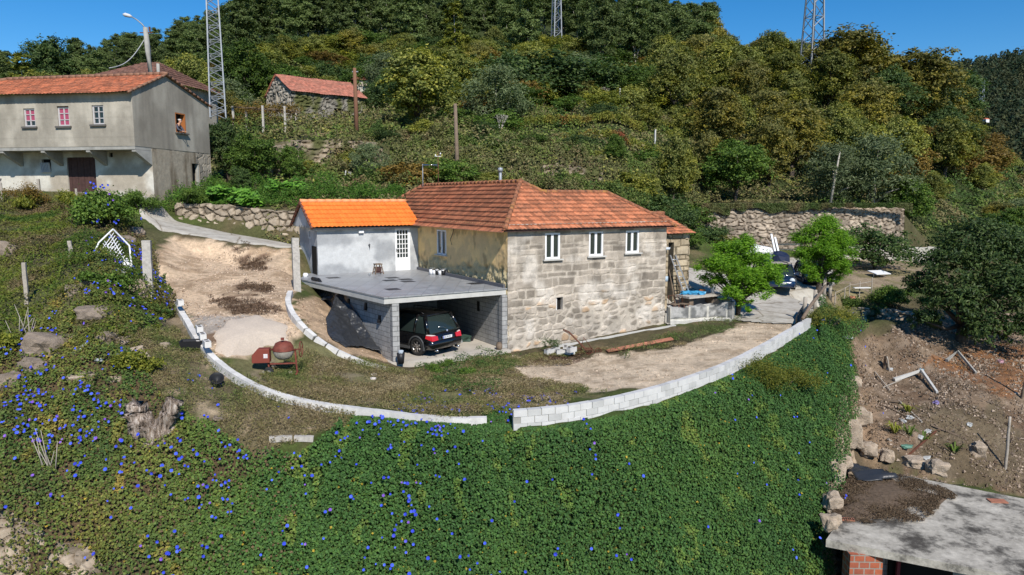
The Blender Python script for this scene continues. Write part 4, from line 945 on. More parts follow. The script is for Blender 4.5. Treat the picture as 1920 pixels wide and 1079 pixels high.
MT['pinkc'] = flat('pink_curtain', (.36, .07, .13), .8); MT['greyframe'] = flat('weathered_white_frame', (.5, .48, .48), .7)
for k, w_ in enumerate(wl):
    window(lh, (0, 0, 0), (1, 0), *w_, MT['greyframe'], off=-.1, t=.08, muls=(1, 2 if k < 3 else 1), sill=(flat('dark_sill', (.12, .11, .1)), .1), curtain=(MT['pinkc'], .25 if k == 0 else 0) if k < 2 else None, label='window with a pink curtain' if k < 2 else 'window without a curtain')
sy = lambda px: float(np.linspace(0, 8, 801)[np.argmin(abs(proj(LO[0] - np.linspace(0, 8, 801) * ls, LO[1] + np.linspace(0, 8, 801) * lc, np.full(801, 10.))[0] - px))])
m0, m1 = sy(331), sy(350); wz0, wz1 = D(340, 248, LO[1] + m0)[2], D(340, 211, LO[1] + m0)[2]
PKY = sy(316)
PK = D(316, 142, LO[1] + PKY)[2]; BE = D(395, 199, LO[1] + LD)[2]; print('PK', PK, BE)
def gtop(s): return np.where(s < PKY, LZ2 + (PK - LZ2) * s / PKY, PK - (PK - BE) * (s - PKY) / (LD - PKY))
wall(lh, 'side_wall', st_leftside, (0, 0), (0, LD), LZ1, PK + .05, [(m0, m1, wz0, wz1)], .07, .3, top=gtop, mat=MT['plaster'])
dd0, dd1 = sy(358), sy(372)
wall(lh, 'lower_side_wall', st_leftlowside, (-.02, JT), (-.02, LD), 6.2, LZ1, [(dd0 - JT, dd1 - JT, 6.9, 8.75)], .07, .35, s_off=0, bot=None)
xl0 = lx(30, JT, 8.); dx0, dx1 = lx(127, JT, 8.), lx(180, JT, 8.); dz1 = lz(295, dx0, JT); v0, v1 = lx(80, JT, 8), lx(97, JT, 8); vz1, vz0 = lz(299, v0, JT), lz(321, v0, JT)
hx = lx(205, JT, 8.6)
wall(lh, 'lower_wall', st_leftlow, (-LW + .6, JT), (0, JT), 6.2, LZ1 - .06, [(dx0 + LW - .6, dx1 + LW - .6, 6.95, dz1), (v0 + LW - .6, v1 + LW - .6, vz0, vz1), (hx + LW - .6, hx + .25 + LW - .6, 8.95, 9.2)], .07, .16, mat=MT['plaster'])
m = MB(); m.quad((hx, JT + .15, 8.9), (hx + .3, JT + .15, 8.9), (hx + .3, JT + .15, 9.25), (hx, JT + .15, 9.25)); m.build('wall_vent', MT['dark'], lh)
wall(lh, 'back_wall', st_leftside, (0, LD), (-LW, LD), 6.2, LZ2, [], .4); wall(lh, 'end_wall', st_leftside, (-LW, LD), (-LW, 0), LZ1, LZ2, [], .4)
m = MB(); m.prism([(-LW, .02), (-.02, .02), (-.02, JT), (-LW, JT)], LZ1 - .18, LZ1 - .002); m.build('floor_edge', MT['concrete'], lh)
for a, b_, c_, d_ in ((0, 0, 0, 0),):
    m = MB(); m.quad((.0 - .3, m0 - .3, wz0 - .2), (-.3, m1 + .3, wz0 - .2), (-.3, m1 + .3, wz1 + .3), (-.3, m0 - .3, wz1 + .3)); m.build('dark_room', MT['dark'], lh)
m = MB(); frame_rect(m, (0, 0, 0), (0, 1), m0, m1, wz0, wz1, .07, .07, -.03); m.box((-.22, m1 - .05, (wz0 + wz1) / 2), (.4, .05, wz1 - wz0 - .1)); m.build('open_casement', flat('orange_brown_frame', (.36, .13, .04)), lh)
m = MB(); m.box((.06, (m0 + m1) / 2, wz0 - .05), (.22, m1 - m0 + .2, .08)); m.build('sill', flat('dark_sill', (.12, .11, .1)), lh)
m = MB(); n_ = 9
for i in range(n_):
    a = dx0 + (dx1 - dx0) * i / n_; b_ = dx0 + (dx1 - dx0) * (i + 1) / n_; m.box(((a + b_) / 2, JT + .1 + .012 * (i % 2), (6.95 + dz1) / 2), (b_ - a - .015, .05, dz1 - 6.95))
m.build('double_door', MT['wood_d'], lh)
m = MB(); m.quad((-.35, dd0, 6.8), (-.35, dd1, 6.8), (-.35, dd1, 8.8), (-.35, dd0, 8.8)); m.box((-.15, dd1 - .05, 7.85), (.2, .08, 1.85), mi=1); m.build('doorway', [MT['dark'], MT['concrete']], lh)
m = MB(); m.quad((v0, JT + .15, vz0), (v1, JT + .15, vz0), (v1, JT + .15, vz1), (v0, JT + .15, vz1)); o = m.build('small_window', MT['dark'], lh)
m = MB(); 
for i in range(6): m.box((v0 + .06 + (v1 - v0 - .1) * i / 5, JT - .1, vz0 + .2), (.05, .12, .55), rx=.15)
m.box(((v0 + v1) / 2, JT - .08, vz0 - .06), (v1 - v0, .2, .04)); m.build('slat_basket', flat('grey_white_slats', (.5, .5, .52)), o)
for px in (0.5, 78, 163, 249):
    xx = lx(px, 0, 9.4) if px else -8.5; m = MB()
    m.add([(xx - .12, .05, LZ1 - .19), (xx + .12, .05, LZ1 - .19), (xx - .12, JT, LZ1 - .19), (xx + .12, JT, LZ1 - .19), (xx - .12, JT, LZ1 - 1.0), (xx + .12, JT, LZ1 - 1.0), (xx - .12, .05, LZ1 - .3), (xx + .12, .05, LZ1 - .3)], [(0, 1, 3, 2), (6, 7, 1, 0), (4, 5, 7, 6), (2, 3, 5, 4), (0, 2, 4, 6), (1, 7, 5, 3)]); m.build('bracket', MT['concrete'], lh)
zf_ = LZ2 - .12
roof_face(lh, 'roof', MT['tiles_left'], [(-10.5, PKY, PK), (-13.8, -.45, zf_), (.12, -.45, zf_), (.12, PKY, PK + .05)], .22, .36, .04, .1)
roof_face(lh, 'roof', MT['tiles_left'], [(.12, LD + .3, BE - .08), (-LW, LD + .3, BE - .08), (-10.5, PKY, PK), (.12, PKY, PK + .05)])
m = MB(); ridge(m, (-10.5, PKY, PK + .05), (.15, PKY, PK + .1)); ridge(m, (.08, -.42, zf_ + .02), (.1, PKY, PK + .05), .07); ridge(m, (.08, LD + .3, BE - .06), (.1, PKY, PK + .05), .07); ridge(m, (-13.8, -.45, zf_ + .05), (-10.5, PKY, PK + .05)); m.build('ridge_tiles', flat('brown_ridge', (.25, .13, .08)), lh)
m = MB(); m.tube([(-6.5, -.03, 11.6), (-5.2, -.04, 11.2), (-4.0, -.03, 11.3), (-3.6, -.05, 11.9)], .015, 5)
# ------------------------------------------------------------------ kerbs and low walls
def resample(pl, step):
    pl = [Vector(p) for p in pl]; cum = [0]
    for a, b_ in zip(pl[:-1], pl[1:]): cum.append(cum[-1] + (b_ - a).length)
    n = max(2, int(round(cum[-1] / step))); ss_ = np.linspace(0, cum[-1], n + 1)
    return [Vector((np.interp(s, cum, [p.x for p in pl]), np.interp(s, cum, [p.y for p in pl]), np.interp(s, cum, [p.z for p in pl]))) for s in ss_]
def smooth_line(pl, k=3):
    pl = resample(pl, .5)
    for _ in range(k): pl = [pl[0]] + [(pl[i - 1] + pl[i] * 2 + pl[i + 1]) / 4 for i in range(1, len(pl) - 1)] + [pl[-1]]
    return pl
def block_run(name, label, cat, line, hgt, thick, courses, mat, blen=.5, step=.08, seed=1, group=None):
    rr = random.Random(seed); line = resample(smooth_line(line), blen); m = MB()
    for c in range(courses):
        h = hgt / courses
        for i in range(len(line) - 1):
            a, b_ = line[i], line[i + 1]
            if c % 2: 
                if i == len(line) - 2: continue
                a, b_ = (line[i] + line[i + 1]) / 2, (line[i + 1] + line[i + 2]) / 2
            d = (b_ - a); l = math.hypot(d.x, d.y); mid = (a + b_) / 2; j = rr.uniform(-.012, .012)
            m.box((mid.x - d.y / l * j, mid.y + d.x / l * j, mid.z - hgt + (c + .5) * h + rr.uniform(-.006, .006)), (l + (.0 if courses > 1 else .03) - .012, thick, h - .008), math.atan2(d.y, d.x), rr.choice((0, 0, 1)), ry=-math.atan2(d.z, l))
    # mortar core
    for i in range(len(line) - 1):
        a, b_ = line[i], line[i + 1]; d = b_ - a; l = math.hypot(d.x, d.y); mid = (a + b_) / 2
        m.box((mid.x, mid.y, mid.z - hgt / 2 - .02), (l + .02, thick - .04, hgt - .03), math.atan2(d.y, d.x), 2, ry=-math.atan2(d.z, l))
    o = m.build(name, mat, None); return tag(o, label, cat, group)
kb = [M_simple('pale_block', (.62, .60, .57), .92, .2, 4, .5), M_simple('grey_block', (.54, .525, .50), .92, .22, 4, .5), MT['concrete']]
kb2 = [M_simple('white_block_face', (.57, .56, .545), .92, .12, 3, .4), M_simple('white_block_face_dim', (.48, .475, .46), .92, .15, 3, .4), MT['concrete']]
block_run('kerb_wall', 'long low white kerb of blocks curving from the granite post around the dry grass', 'kerb', [(x, y, z + .03) for x, y, z in KTW], .42, .2, 1, kb)
IK = [Z(545, 545, 2.72), Z(537, 556, 2.62), Z(541, 572, 2.4), Z(552, 594, 2.12), Z(572, 617, 1.75), Z(603, 643, 1.25), Z(643, 664, .82), Z(690, 681, .45), Z(728, 690, .27)]
block_run('kerb_wall', 'shorter inner white kerb curving down to the carport pillar beside the sandy strip', 'kerb', IK, .35, .2, 1, kb, seed=3)
block_run('block_wall', 'two course white block wall curving along the right edge of the sandy drive', 'wall', [(x, y, z + .04) for x, y, z in KRW], .62, .2, 3, kb2, .42, seed=5)
def block(px, py, z, rz, label, hollow=True, d=(.5, .2, .2), group='loose concrete blocks', mat=None):
    q = Z(px, py, z); m = MB(); 
    m.box((0, 0, d[2] / 2), d)
    if hollow:
        for s in (-.14, .14): m.box((s, 0, d[2] + .001), (.15, .11, .004), mi=1)
    o = m.build('concrete_block', [mat or kb[0], MT['dark']]); o.location = (q[0], q[1], z); o.rotation_euler = (0, 0, rz); return tag(o, label, 'block', group)
block(338, 572, 2.56, -1.0, 'loose block lying on the top end of the long white kerb')
block(374, 622, 2.0, -1.05, 'hollow block standing on the long kerb above the black basin')
block(380, 636, 1.86, -1.05, 'hollow block lying on the kerb, next below the one with open holes')
block(388, 650, 1.72, -1.0, 'lowest of the loose blocks on the kerb, right beside the black basin')
# ------------------------------------------------------------------ stone walls
poly_wall('retaining_wall', 'grey fieldstone retaining wall along the concrete path behind the granite post', 'wall', RW0, [6.32, 6.25, 6.05, 5.9, 5.85], st_rubble(5, .5, (.34, .28, .21), (.10, .08, .055)), .07)
poly_wall('retaining_wall', 'long high tan retaining wall of irregular stones behind the yard trees', 'wall', W0, [5.7, 5.8, 5.9, 6.0, 6.1], st_rubble(15, .5, (.34, .28, .215), (.14, .105, .075), 0, .08), .12, .8)
poly_wall('terrace_wall', 'overgrown rough terrace wall on the slope below the old ruined stone house', 'wall', T1, [z + 2.3 for x, y, z in T1], st_rubble(25, .6, (.31, .25, .18), (.12, .09, .05), .2), .13, .8)
poly_wall('terrace_wall', 'half hidden tan terrace wall on the hillside above the hipped red roof', 'wall', [D(1018, 348, 56.4)] + T2[1:3], [T2[0][2] + 1.5, T2[1][2] + 1.7, T2[2][2] + 1.5], st_rubble(35, .7, (.31, .25, .18), (.14, .10, .06), .2), .13, .8)
BL = [Z(-60, 1140, -3.6), Z(0, 1150, -3.75), Z(60, 1150, -3.8), Z(140, 1150, -3.85), Z(172, 1160, -3.9)]
poly_wall('fieldstone_wall', 'crumbling pale fieldstone wall in the bottom left corner under the flowers', 'wall', [Z(-60, 945, -1.1)[:2] + (-3.6,), Z(0, 958, -1.2)[:2] + (-3.8,), Z(60, 985, -1.6)[:2] + (-3.9,), Z(120, 1028, -2.1)[:2] + (-4.2,), Z(168, 1060, -2.45)[:2] + (-4.4,)], [-1.15, -1.2, -1.6, -2.15, -2.6], st_rubble(45, .34, (.34, .275, .205), (.16, .12, .08)), .05, .4, .25)
# wall under the vines at the right edge of the bank
EW = [Z(1575, 690, -1.2), Z(1577, 745, -1.6), Z(1568, 820, -2.3), Z(1552, 900, -3.3), Z(1542, 980, -4.1), Z(1533, 1079, -5.1)]
poly_wall('bank_wall', 'dry stone edge wall holding the vine covered bank on its right side', 'wall', [(x + .15, y, z - 2.2) for x, y, z in EW][::-1], [z - .02 for x, y, z in EW][::-1], st_rubble(55, .4, (.30, .235, .165), (.13, .09, .06)), .08, .5, .22)
poly_wall('field_wall', 'short tan stone wall below the vegetable field under the hanging vines', 'wall', [Z(1570, 655, -1.95), Z(1600, 648, -1.9), Z(1640, 632, -1.8), Z(1700, 636, -1.75), Z(1740, 650, -1.7)], [.1, .1, .0, -.1, -.3], st_rubble(65, .5, (.44, .35, .25), (.16, .12, .08), .2), .09, .6, .1)
# dressed stone terrace wall beside the house
ptw = [HL(9.05, -.35), HL(10.4, -.75), HL(11.6, -.95)]; q = hit(1372, 603); ptw = [(p[0], p[1], .3) for p in ptw] + [(q[0], q[1], .4)]
def st_big(s, w):
    k = np.floor(s / 1.05); fs = s / 1.05 - k; d = np.minimum(fs, 1 - fs) * 1.05; up = w > .75
    n = fbm(s * 4, w * 4, 5, 4); d = np.where(up, np.minimum(d, np.abs(w - .78)), np.minimum(.5, np.abs(w - .78)) + .0)
    j = ss(.02, .06, d); col = lerp3((.16, .16, .155), (.40, .39, .37), ss(.35, .65, n)); pale = lerp3((.40, .38, .34), (.62, .6, .56), n)
    col = np.where(up[..., None], col, pale); col = col * j[..., None] + np.array((.6, .57, .5)) * (1 - j[..., None]); return (n - .5) * .04 - (1 - j) * .03, col
poly_wall('terrace_wall', 'grey dressed stone block wall edging the yard between the house and the bright tree', 'wall', ptw, [1.28, 1.3, 1.34, 1.5], st_big, .06, .4, .02, depth=.4)
yf = [HL(9.05, .0), HL(10.4, -.4), HL(11.6, -.6), (q[0], q[1] + .35), HL(14, 1.2), HL(12.8, 3), HL(9.1, 2.5)]
m = MB(); m.prism([(p[0], p[1]) for p in yf], 0, .95); o = m.build('raised_yard', MT['paving']); tag(o, kind='structure')
# low concrete wall at the back of the field
poly_wall('garden_wall', 'low pale concrete garden wall at the back of the field beyond the fig tree', 'wall', [D(1560, 480, 60), D(1620, 486, 60), D(1700, 486, 60), D(1760, 484, 60)], [D(1560, 462, 60)[2], D(1620, 462, 60)[2], D(1700, 463, 60)[2], D(1760, 465, 60)[2]], lambda s, w: (s * 0, lerp3((.38, .35, .3), (.55, .52, .46), fbm(s, w, 3, 4))), .15, .2, .0)
# ------------------------------------------------------------------ posts
def post(px, py, hgt, w, label, mat, name='fence_post', cat='post', lean=0, group=None, sq=True, Y=None, seed=0, leany=0):
    q = D(px, py, Y) if Y else hit(px, py); m = MB(); n = 7; rr = random.Random(seed + px)
    zs = [-.4 + (hgt + .4) * i / n for i in range(n + 1)]; pts_ = [(lean * max(z, 0) + rr.uniform(-.01, .01), leany * max(z, 0) + rr.uniform(-.01, .01), z) for z in zs]
    m.tube(pts_, [w * .72 * rr.uniform(.94, 1.05) for _ in zs] if sq else [w * .5 * (1.1 - .25 * i / n) * rr.uniform(.92, 1.06) for i in range(n + 1)], 4 if sq else 8, smooth=not sq, sq=sq)
    o = m.build(name, mat); o.location = q; o.rotation_euler = (0, 0, rr.uniform(-.2, .2) + (.3 if sq else 0)); return tag(o, label, cat, group)
gp = dict(name='granite_post', cat='post', group='tall granite gate posts')
post(281, 560, 2.25, .3, 'tall granite post at the head of the long kerb, by the fallen gate', MT['granite'], **gp)
post(557, 545, 2.3, .29, 'tall granite post standing beside the outbuilding and the carport roof', MT['granite'], **gp)
fp = [(51, 572, 1.5, .12, 'leaning grey stone post among rocks and dry stalks on the left bank'), (133, 484, .7, .13, 'short pale post on the left bank, in front of the fallen white gate'),
      (74, 366, .9, .12, 'grey post before the left house, nearest the slatted basket window'), (210, 366, 1.0, .13, 'dark topped post before the left house, right of its wooden double door'),
      (145, 385, .9, .1, 'thin post below the left house doorway, wrapped in blue flowers'), (4, 380, 1.3, .12, 'post at the left edge of the picture before the rendered house')]
for px, py, h_, w_, lb in fp: post(px, py, h_, w_, lb, MT['wood_l'], group='fence posts on the left slope')
rp = [(1565, 575, 1.0, 'stake of the field fence nearest the dark handrail'), (1583, 566, .9, 'second stake of the field fence from the dark handrail'), (1592, 560, 1.0, 'third stake of the field fence, beside the orange pot'),
      (1611, 557, 1.0, 'fourth stake of the field fence, under the white board end'), (1634, 552, 1.1, 'last stake of the field fence, below the fallen white sheet')]
for px, py, h_, lb in rp: post(px, py, h_, .07, lb, MT['wood_l'], name='fence_stake', group='thin stakes of the field fence', sq=False)
m = MB(); a = [hit(x, y) for x, y, *_ in rp]; 
for p_, q_ in zip(a[:-1], a[1:]): m.tube([(p_[0], p_[1], p_[2] + .85), (q_[0], q_[1], q_[2] + .85)], .022, 5)
tag(m.build('fence_rail', MT['wood_l']), 'thin rail tied along the tops of the field fence stakes', 'rail')
a = hit(1605, 570); m = MB(); m.box((a[0] + .6, a[1] + .6, a[2] + .95), (1.1, .25, .05), .1); tag(m.build('white_board', MT['white']), 'white board lying across the field fence stakes', 'board')
a = hit(1648, 520); m = MB(); m.box((a[0], a[1], a[2] + .35), (1.3, .9, .05), .3, rx=.2); m.tube([(a[0] - .4, a[1], a[2]), (a[0] - .4, a[1], a[2] + .3)], .04, 6); m.tube([(a[0] + .4, a[1], a[2]), (a[0] + .4, a[1], a[2] + .3)], .04, 6); tag(m.build('white_sheet', MT['white']), 'white flat sheet propped in the field behind the stake fence', 'sheet')
a = hit(1598, 566); m = MB(); m.lathe([(0.001, 0), (.13, 0), (.17, .35), (.15, .35), (.12, .05), (.001, .05)], 12, a); tag(m.build('clay_pot', MT['claypipe']), 'orange clay pot between two stakes of the field fence', 'pot')
# black corrugated pipe and rough handrail on posts, at the right edge of the yard
m = MB(); pa = [Z(1505, 598, 1.0), Z(1512, 585, 1.3), Z(1525, 566, 1.5), Z(1540, 548, 1.65), Z(1548, 536, 1.7)]
tk = thing('wooden_handrail', 'rough dark handrail on short posts climbing beside the right yard tree', 'handrail', (0, 0, 0))
m.tube(smooth_line(pa), .08, 8); m.build('rail', MT['wood'], tk)
for px, py in ((1508, 600), (1527, 583), (1545, 556), (1556, 560)):
    a = hit(px, py); m = MB(); m.tube([(a[0], a[1], a[2] - .2), (a[0], a[1], a[2] + 1.15)], [.12, .1], 6); m.build('post', MT['wood_l'], tk)
m = MB(); pb = [Z(1503, 612, .55), Z(1500, 596, .75), Z(1512, 578, .9)]; m.tube(smooth_line([(p[0] - .1, p[1], p[2]) for p in pb]), .15, 8); tag(m.build('black_pipe', MT['black']), 'black plastic pipe lying at the end of the white block wall', 'pipe')
# ------------------------------------------------------------------ poles, pylons, antenna
def pole(px, pyb, pyt, Y, r, label, mat, lean=0, name='wooden_pole'):
    a = D(px, pyb, Y); zt = D(px, pyt, Y)[2]; t = thing(name, label, 'pole', a); m = MB(); h_ = zt - a[2]; m.tube([(0, 0, -.5), (lean * .5, 0, h_ * .5), (lean, 0, h_)], [r, r * .85, r * .7], 10); m.build('shaft', mat, t); return t, h_
t, h_ = pole(859, 362, 195, 52, .17, 'tall bare wooden pole rising just behind the hipped red roof', MT['wood'], -.15)
t, h_ = pole(669, 250, 128, 62, .2, 'rust brown wooden pole in front of the big dark tree on the slope', flat('rust_brown_wood', (.2, .1, .06), .9), -.05)
m = MB(); m.box((0, 0, h_ - .3), (.5, .1, .08)); m.build('crossbar', MT['steel'], t)
t, h_ = pole(283, 140, 52, 52, .22, 'concrete street lamp post with curved arm behind the left house roof', MT['concrete'], -.2, 'street_lamp'); t['category'] = 'street lamp'
m = MB(); m.tube(smooth_line([(-.15, 0, h_ - .1), (-.2, 0, h_ + .25), (-.6, 0, h_ + .55), (-1.15, 0, h_ + .75)]), .045, 6); m.build('arm', MT['steel'], t)
m = MB(); m.tube([(-1.1, 0, h_ + .74), (-1.25, 0, h_ + .78), (-1.55, 0, h_ + .86), (-1.7, 0, h_ + .88)], [.06, .12, .14, .06], 10); m.build('lamp_head', flat('lamp_grey', (.55, .56, .58)), t)
m = MB(); m.box((-.15, 0, h_ - .35), (.9, .06, .06)); m.box((.1, 0, h_ - .1), (.1, .1, .3)); m.build('insulator_bracket', MT['rust'], t)
a = D(271, 74, 52); c = D(205, 128, 47); m = MB(); m.tube([(a[0] + (c[0] - a[0]) * i / 12, a[1] + (c[1] - a[1]) * i / 12, a[2] + (c[2] - a[2]) * i / 12 - .5 * math.sin(math.pi * i / 12)) for i in range(13)], .03, 5); tag(m.build('overhead_cable', flat('pale_cable', (.4, .4, .4))), 'slack overhead cable from the street lamp down to the brown roof', 'cable')
a = D(297, 138, 56); m = MB(); m.tube([(a[0], a[1], a[2] - 3), (a[0], a[1], D(297, 120, 56)[2])], .12, 8); tag(m.build('short_pole', MT['concrete']), 'short stub pole just right of the street lamp behind the roof ridge', 'pole')
def pylon(px, pyb, pyt, Y, w0, w1, label, r=.05, bays=14):
    a = D(px, pyb, Y); H = D(px, pyt, Y)[2] - a[2]; t = thing('lattice_pylon', label, 'pylon', (a[0], a[1], a[2] - .3), .35, 'steel lattice pylons on the hill')
    W_ = lambda z: (w0 + (w1 - w0) * z / H) / 2
    for sx, sy_ in ((-1, -1), (1, -1), (1, 1), (-1, 1)):
        m = MB(); m.tube([(sx * W_(0), sy_ * W_(0), 0), (sx * W_(H), sy_ * W_(H), H)], r * 1.6, 4, smooth=False, sq=True); m.build('leg', MT['steel'], t)
    zs = [H * i / bays for i in range(bays + 1)]
    cor = lambda i, z: ((-1, -1), (1, -1), (1, 1), (-1, 1))[i % 4]
    m = MB()
    for k in range(bays):
        for i in range(4):
            z0, z1 = zs[k], zs[k + 1]; c0, c1 = cor(i, z0), cor(i + 1, z0)
            if k % 2: c0, c1 = c1, c0
            m.tube([(c0[0] * W_(z0), c0[1] * W_(z0), z0), (c1[0] * W_(z1), c1[1] * W_(z1), z1)], r * .8, 4, smooth=False)
            if k % 2 == 0: m.tube([(c0[0] * W_(z1), c0[1] * W_(z1), z1), (c1[0] * W_(z1), c1[1] * W_(z1), z1)], r * .7, 4, smooth=False)
    m.build('bracing', MT['steel'], t)
    m = MB()
    for z in (H * .86, H * .93, H): m.box((0, 0, z), (w1 * 3.2, w1 * .5, .12))
    m.build('cross_arms', MT['steel'], t); return t
pylon(409, 215, -190, 58, 1.15, .6, 'tall grey lattice pylon right beside the left house', .042, 30)
pylon(1043, 96, -60, 165, 1.9, 1.1, 'lattice pylon in the forest above the middle of the hill', .1, 12)
pylon(1521, 140, -130, 112, 2.5, 1.1, 'lattice pylon rising against the sky above the chestnut wood', .09, 12)
pylon(1840, 192, 150, 330, 1.3, .8, 'tiny distant pylon on the far right hill', .1, 8)
t = thing('tv_antenna', 'slim rooftop aerial mast with horizontal bars behind the hipped roof', 'antenna', D(793, 352, 44)); 
z1 = D(793, 308, 44)[2] - t.location.z; z2 = D(822, 284, 44)[2] - t.location.z; dx = D(822, 352, 44)[0] - t.location.x
m = MB(); m.tube([(0, 0, -.5), (0, 0, z1)], .025, 6); m.build('mast', MT['steel'], t); m = MB(); m.tube([(dx, 0, -.5), (dx, 0, z2)], .025, 6); m.build('mast', MT['rust'], t)
m = MB(); 
for k in range(3): m.tube([(-.0, -.1 + .1 * k, z1 - .1 + .05 * k), (dx * .98, -.1 + .1 * k, z1 - .02 - .05 * k)], .018, 5)
for k in range(5): m.tube([(dx * (.2 + .15 * k), -.2, z1 - .05), (dx * (.2 + .15 * k), .25, z1 - .05)], .012, 4)
m.build('aerial_bars', MT['chrome'], t); m = MB(); m.lathe([(.001, 0), (.05, .02), (.03, .1), (.001, .12)], 8, (dx - .15, 0, z2 - .3)); m.lathe([(.001, 0), (.05, .02), (.03, .1), (.001, .12)], 8, (dx + .15, 0, z2 - .2)); m.box((dx, 0, z2 - .3), (.4, .03, .03)); m.build('insulators', MT['white'], t)
# leaning vineyard stakes on the hillside
vs_ = [(1216, 388, 372, 62), (1034, 262, 248, 74), (1228, 262, 243, 74), (1162, 182, 166, 95), (1165, 264, 250, 74), (1208, 345, 318, 60), (656, 345, 322, 52), (643, 345, 320, 51), (574, 378, 350, 46), (910, 250, 236, 74), (653, 345, 300, 57)]
nm = ['pale leaning stake in the grass just right of the hipped roof', 'pale stake in the upper vine row above the terrace wall', 'white topped stake at the right end of the vine row', 'thin stake high on the slope under the dark trees', 'short stake in the vine row, below the red leaves', 'stake in front of the tan terrace wall beside the tree', 'white stake right of the rough terrace wall by grey shrubs', 'slanting thin stake beside the white one near the grey shrubs', 'mossy stake between the two leafy green plants behind the fieldstone wall', 'small stake left of the vine row above the bare grey tree', 'pale stake at the right end of the rough terrace wall'][:11]
for (px, b_, t_, Y), lb in zip(vs_, nm):
    h_ = D(px, t_, Y)[2] - D(px, b_, Y)[2]; post(px, b_, h_, .14 if px != 643 else .07, lb, MT['concrete_l'], name='vineyard_stake', cat='stake', Y=Y, lean=.25 if px in (1216, 643) else .02, group='stakes on the hillside terraces')
# ------------------------------------------------------------------ old stone ruin, its pergola, far roofs
RU = D(492, 228, 88); ruy = 88
ru = thing('stone_farmhouse', 'old ruined granite farmhouse with faded red roof on the slope above the bushes', 'house', D(548, 224, 80), R(-50))
kk = 84 / F
# local: origin = front right corner of gable wall; gable runs to -x, long side to +y direction
hz = (232 - 193) * kk + .4
gw = 6.2
wall(ru, 'gable_wall', st_rubble(75, .6, (.36, .32, .26), (.12, .1, .08), 0, .08), (-7.2, 0), (0, 0), -2, 6, [(3.0, 3.7, 2.2, 3.4)], .14, .3, top=lambda s: 3.1 + 2.1 - abs(s - 3.2) * .58)
wall(ru, 'long_wall', st_rubble(76, .7, (.26, .24, .2), (.07, .06, .05), .1, .08), (0, 0), (0, 9), -2, 3.1, [(5, 6, 0, 1.6)], .16, .3)
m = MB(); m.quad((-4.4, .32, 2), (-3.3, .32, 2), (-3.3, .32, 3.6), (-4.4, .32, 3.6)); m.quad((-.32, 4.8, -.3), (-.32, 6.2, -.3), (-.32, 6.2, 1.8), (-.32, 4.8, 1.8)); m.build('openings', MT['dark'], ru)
wall(ru, 'back_wall', st_rubble(77, .7), (0, 9), (-7.2, 9), -2, 3.1, [], .4); wall(ru, 'long_wall', st_rubble(78, .7), (-7.2, 9), (-7.2, 0), -2, 2.6, [], .4)
MT['tiles_faded'] = M_tiles('faded_red_tiles', (.42, .16, .11), .3, .55, (.2, .13, .1), .26, .42)
roof_face(ru, 'roof', MT['tiles_faded'], [(.3, -.15, 2.95), (.3, 9.2, 2.95), (-4, 9.2, 5.3), (-4, -.15, 5.3)], .3, .5, .04, .2); roof_face(ru, 'roof', MT['tiles_faded'], [(-7.5, 9.2, 3.0), (-7.5, -.15, 3.0), (-4, -.15, 5.3), (-4, 9.2, 5.3)], .3, .5, .04)
r2 = thing('ruined_hut', 'pale walled hut with red roof half hidden behind the big dark tree', 'hut', D(663, 176, 105), R(10))
wall(r2, 'wall', st_leftlow, (0, 0), (7, 0), -2, 1.9, [], .2); wall(r2, 'wall', st_leftlow, (0, 6), (0, 0), -2, 1.9, [], .2)
roof_face(r2, 'roof', MT['tiles_faded'], [(-.3, -.3, 1.9), (7.3, -.3, 1.9), (7.3, 3.2, 3.2), (1.5, 3.2, 3.2)], .3, .5); roof_face(r2, 'roof', MT['tiles_faded'], [(-.3, 6.3, 1.9), (-.3, -.3, 1.9), (1.5, 3.2, 3.2)], .3, .5)
r3 = thing('farm_building', 'farm building with mossy brown hipped roof seen behind the left house', 'building', D(215, 150, 58), R(-12))
kk = 58 / F
zt = D(195, 119, 62)[2] - r3.location.z; ze = D(130, 152, 58)[2] - r3.location.z
wall(r3, 'wall', st_leftside, (-3.9, 0), (3.6, 0), -6, ze, [], .3); wall(r3, 'wall', st_leftside, (3.6, 0), (3.6, 8), -6, ze, [], .3); wall(r3, 'wall', st_leftside, (-3.9, 8), (-3.9, 0), -6, ze, [], .3)
roof_face(r3, 'roof', MT['tiles_grey'], [(-4.3, -.7, ze - .1), (4.1, -.7, ze - .1), (1.0, 4, zt), (-.6, 4, zt)], .26, .42); roof_face(r3, 'roof', MT['tiles_grey'], [(-4.3, 8.6, ze - .1), (-4.3, -.7, ze - .1), (-.6, 4, zt)], .26, .42); roof_face(r3, 'roof', MT['tiles_grey'], [(4.1, -.7, ze - .1), (4.1, 8.6, ze - .1), (1.0, 4, zt)], .26, .42)
# pergola by the ruin
pg = thing('vine_pergola', 'collapsing pergola with rust coloured vines in front of the ruined farmhouse', 'pergola', D(492, 250, 72))
kk = 76 / F
for k, (dx_, dy_) in enumerate(((-2.8, 0), (.3, -.5), (2.3, 0), (-2.6, 3), (2.5, 3))):
    m = MB(); m.tube([(dx_, dy_, -1.5), (dx_, dy_, 2.6)], .13, 4, smooth=False, sq=True); m.build('post', MT['granite'], pg)
m = MB()
for y_ in (0, 1, 2, 3): m.tube([(-3, y_, 2.55 + .05 * y_), (3.2, y_, 2.2)], .05, 5)
m.build('beams', MT['wood'], pg)
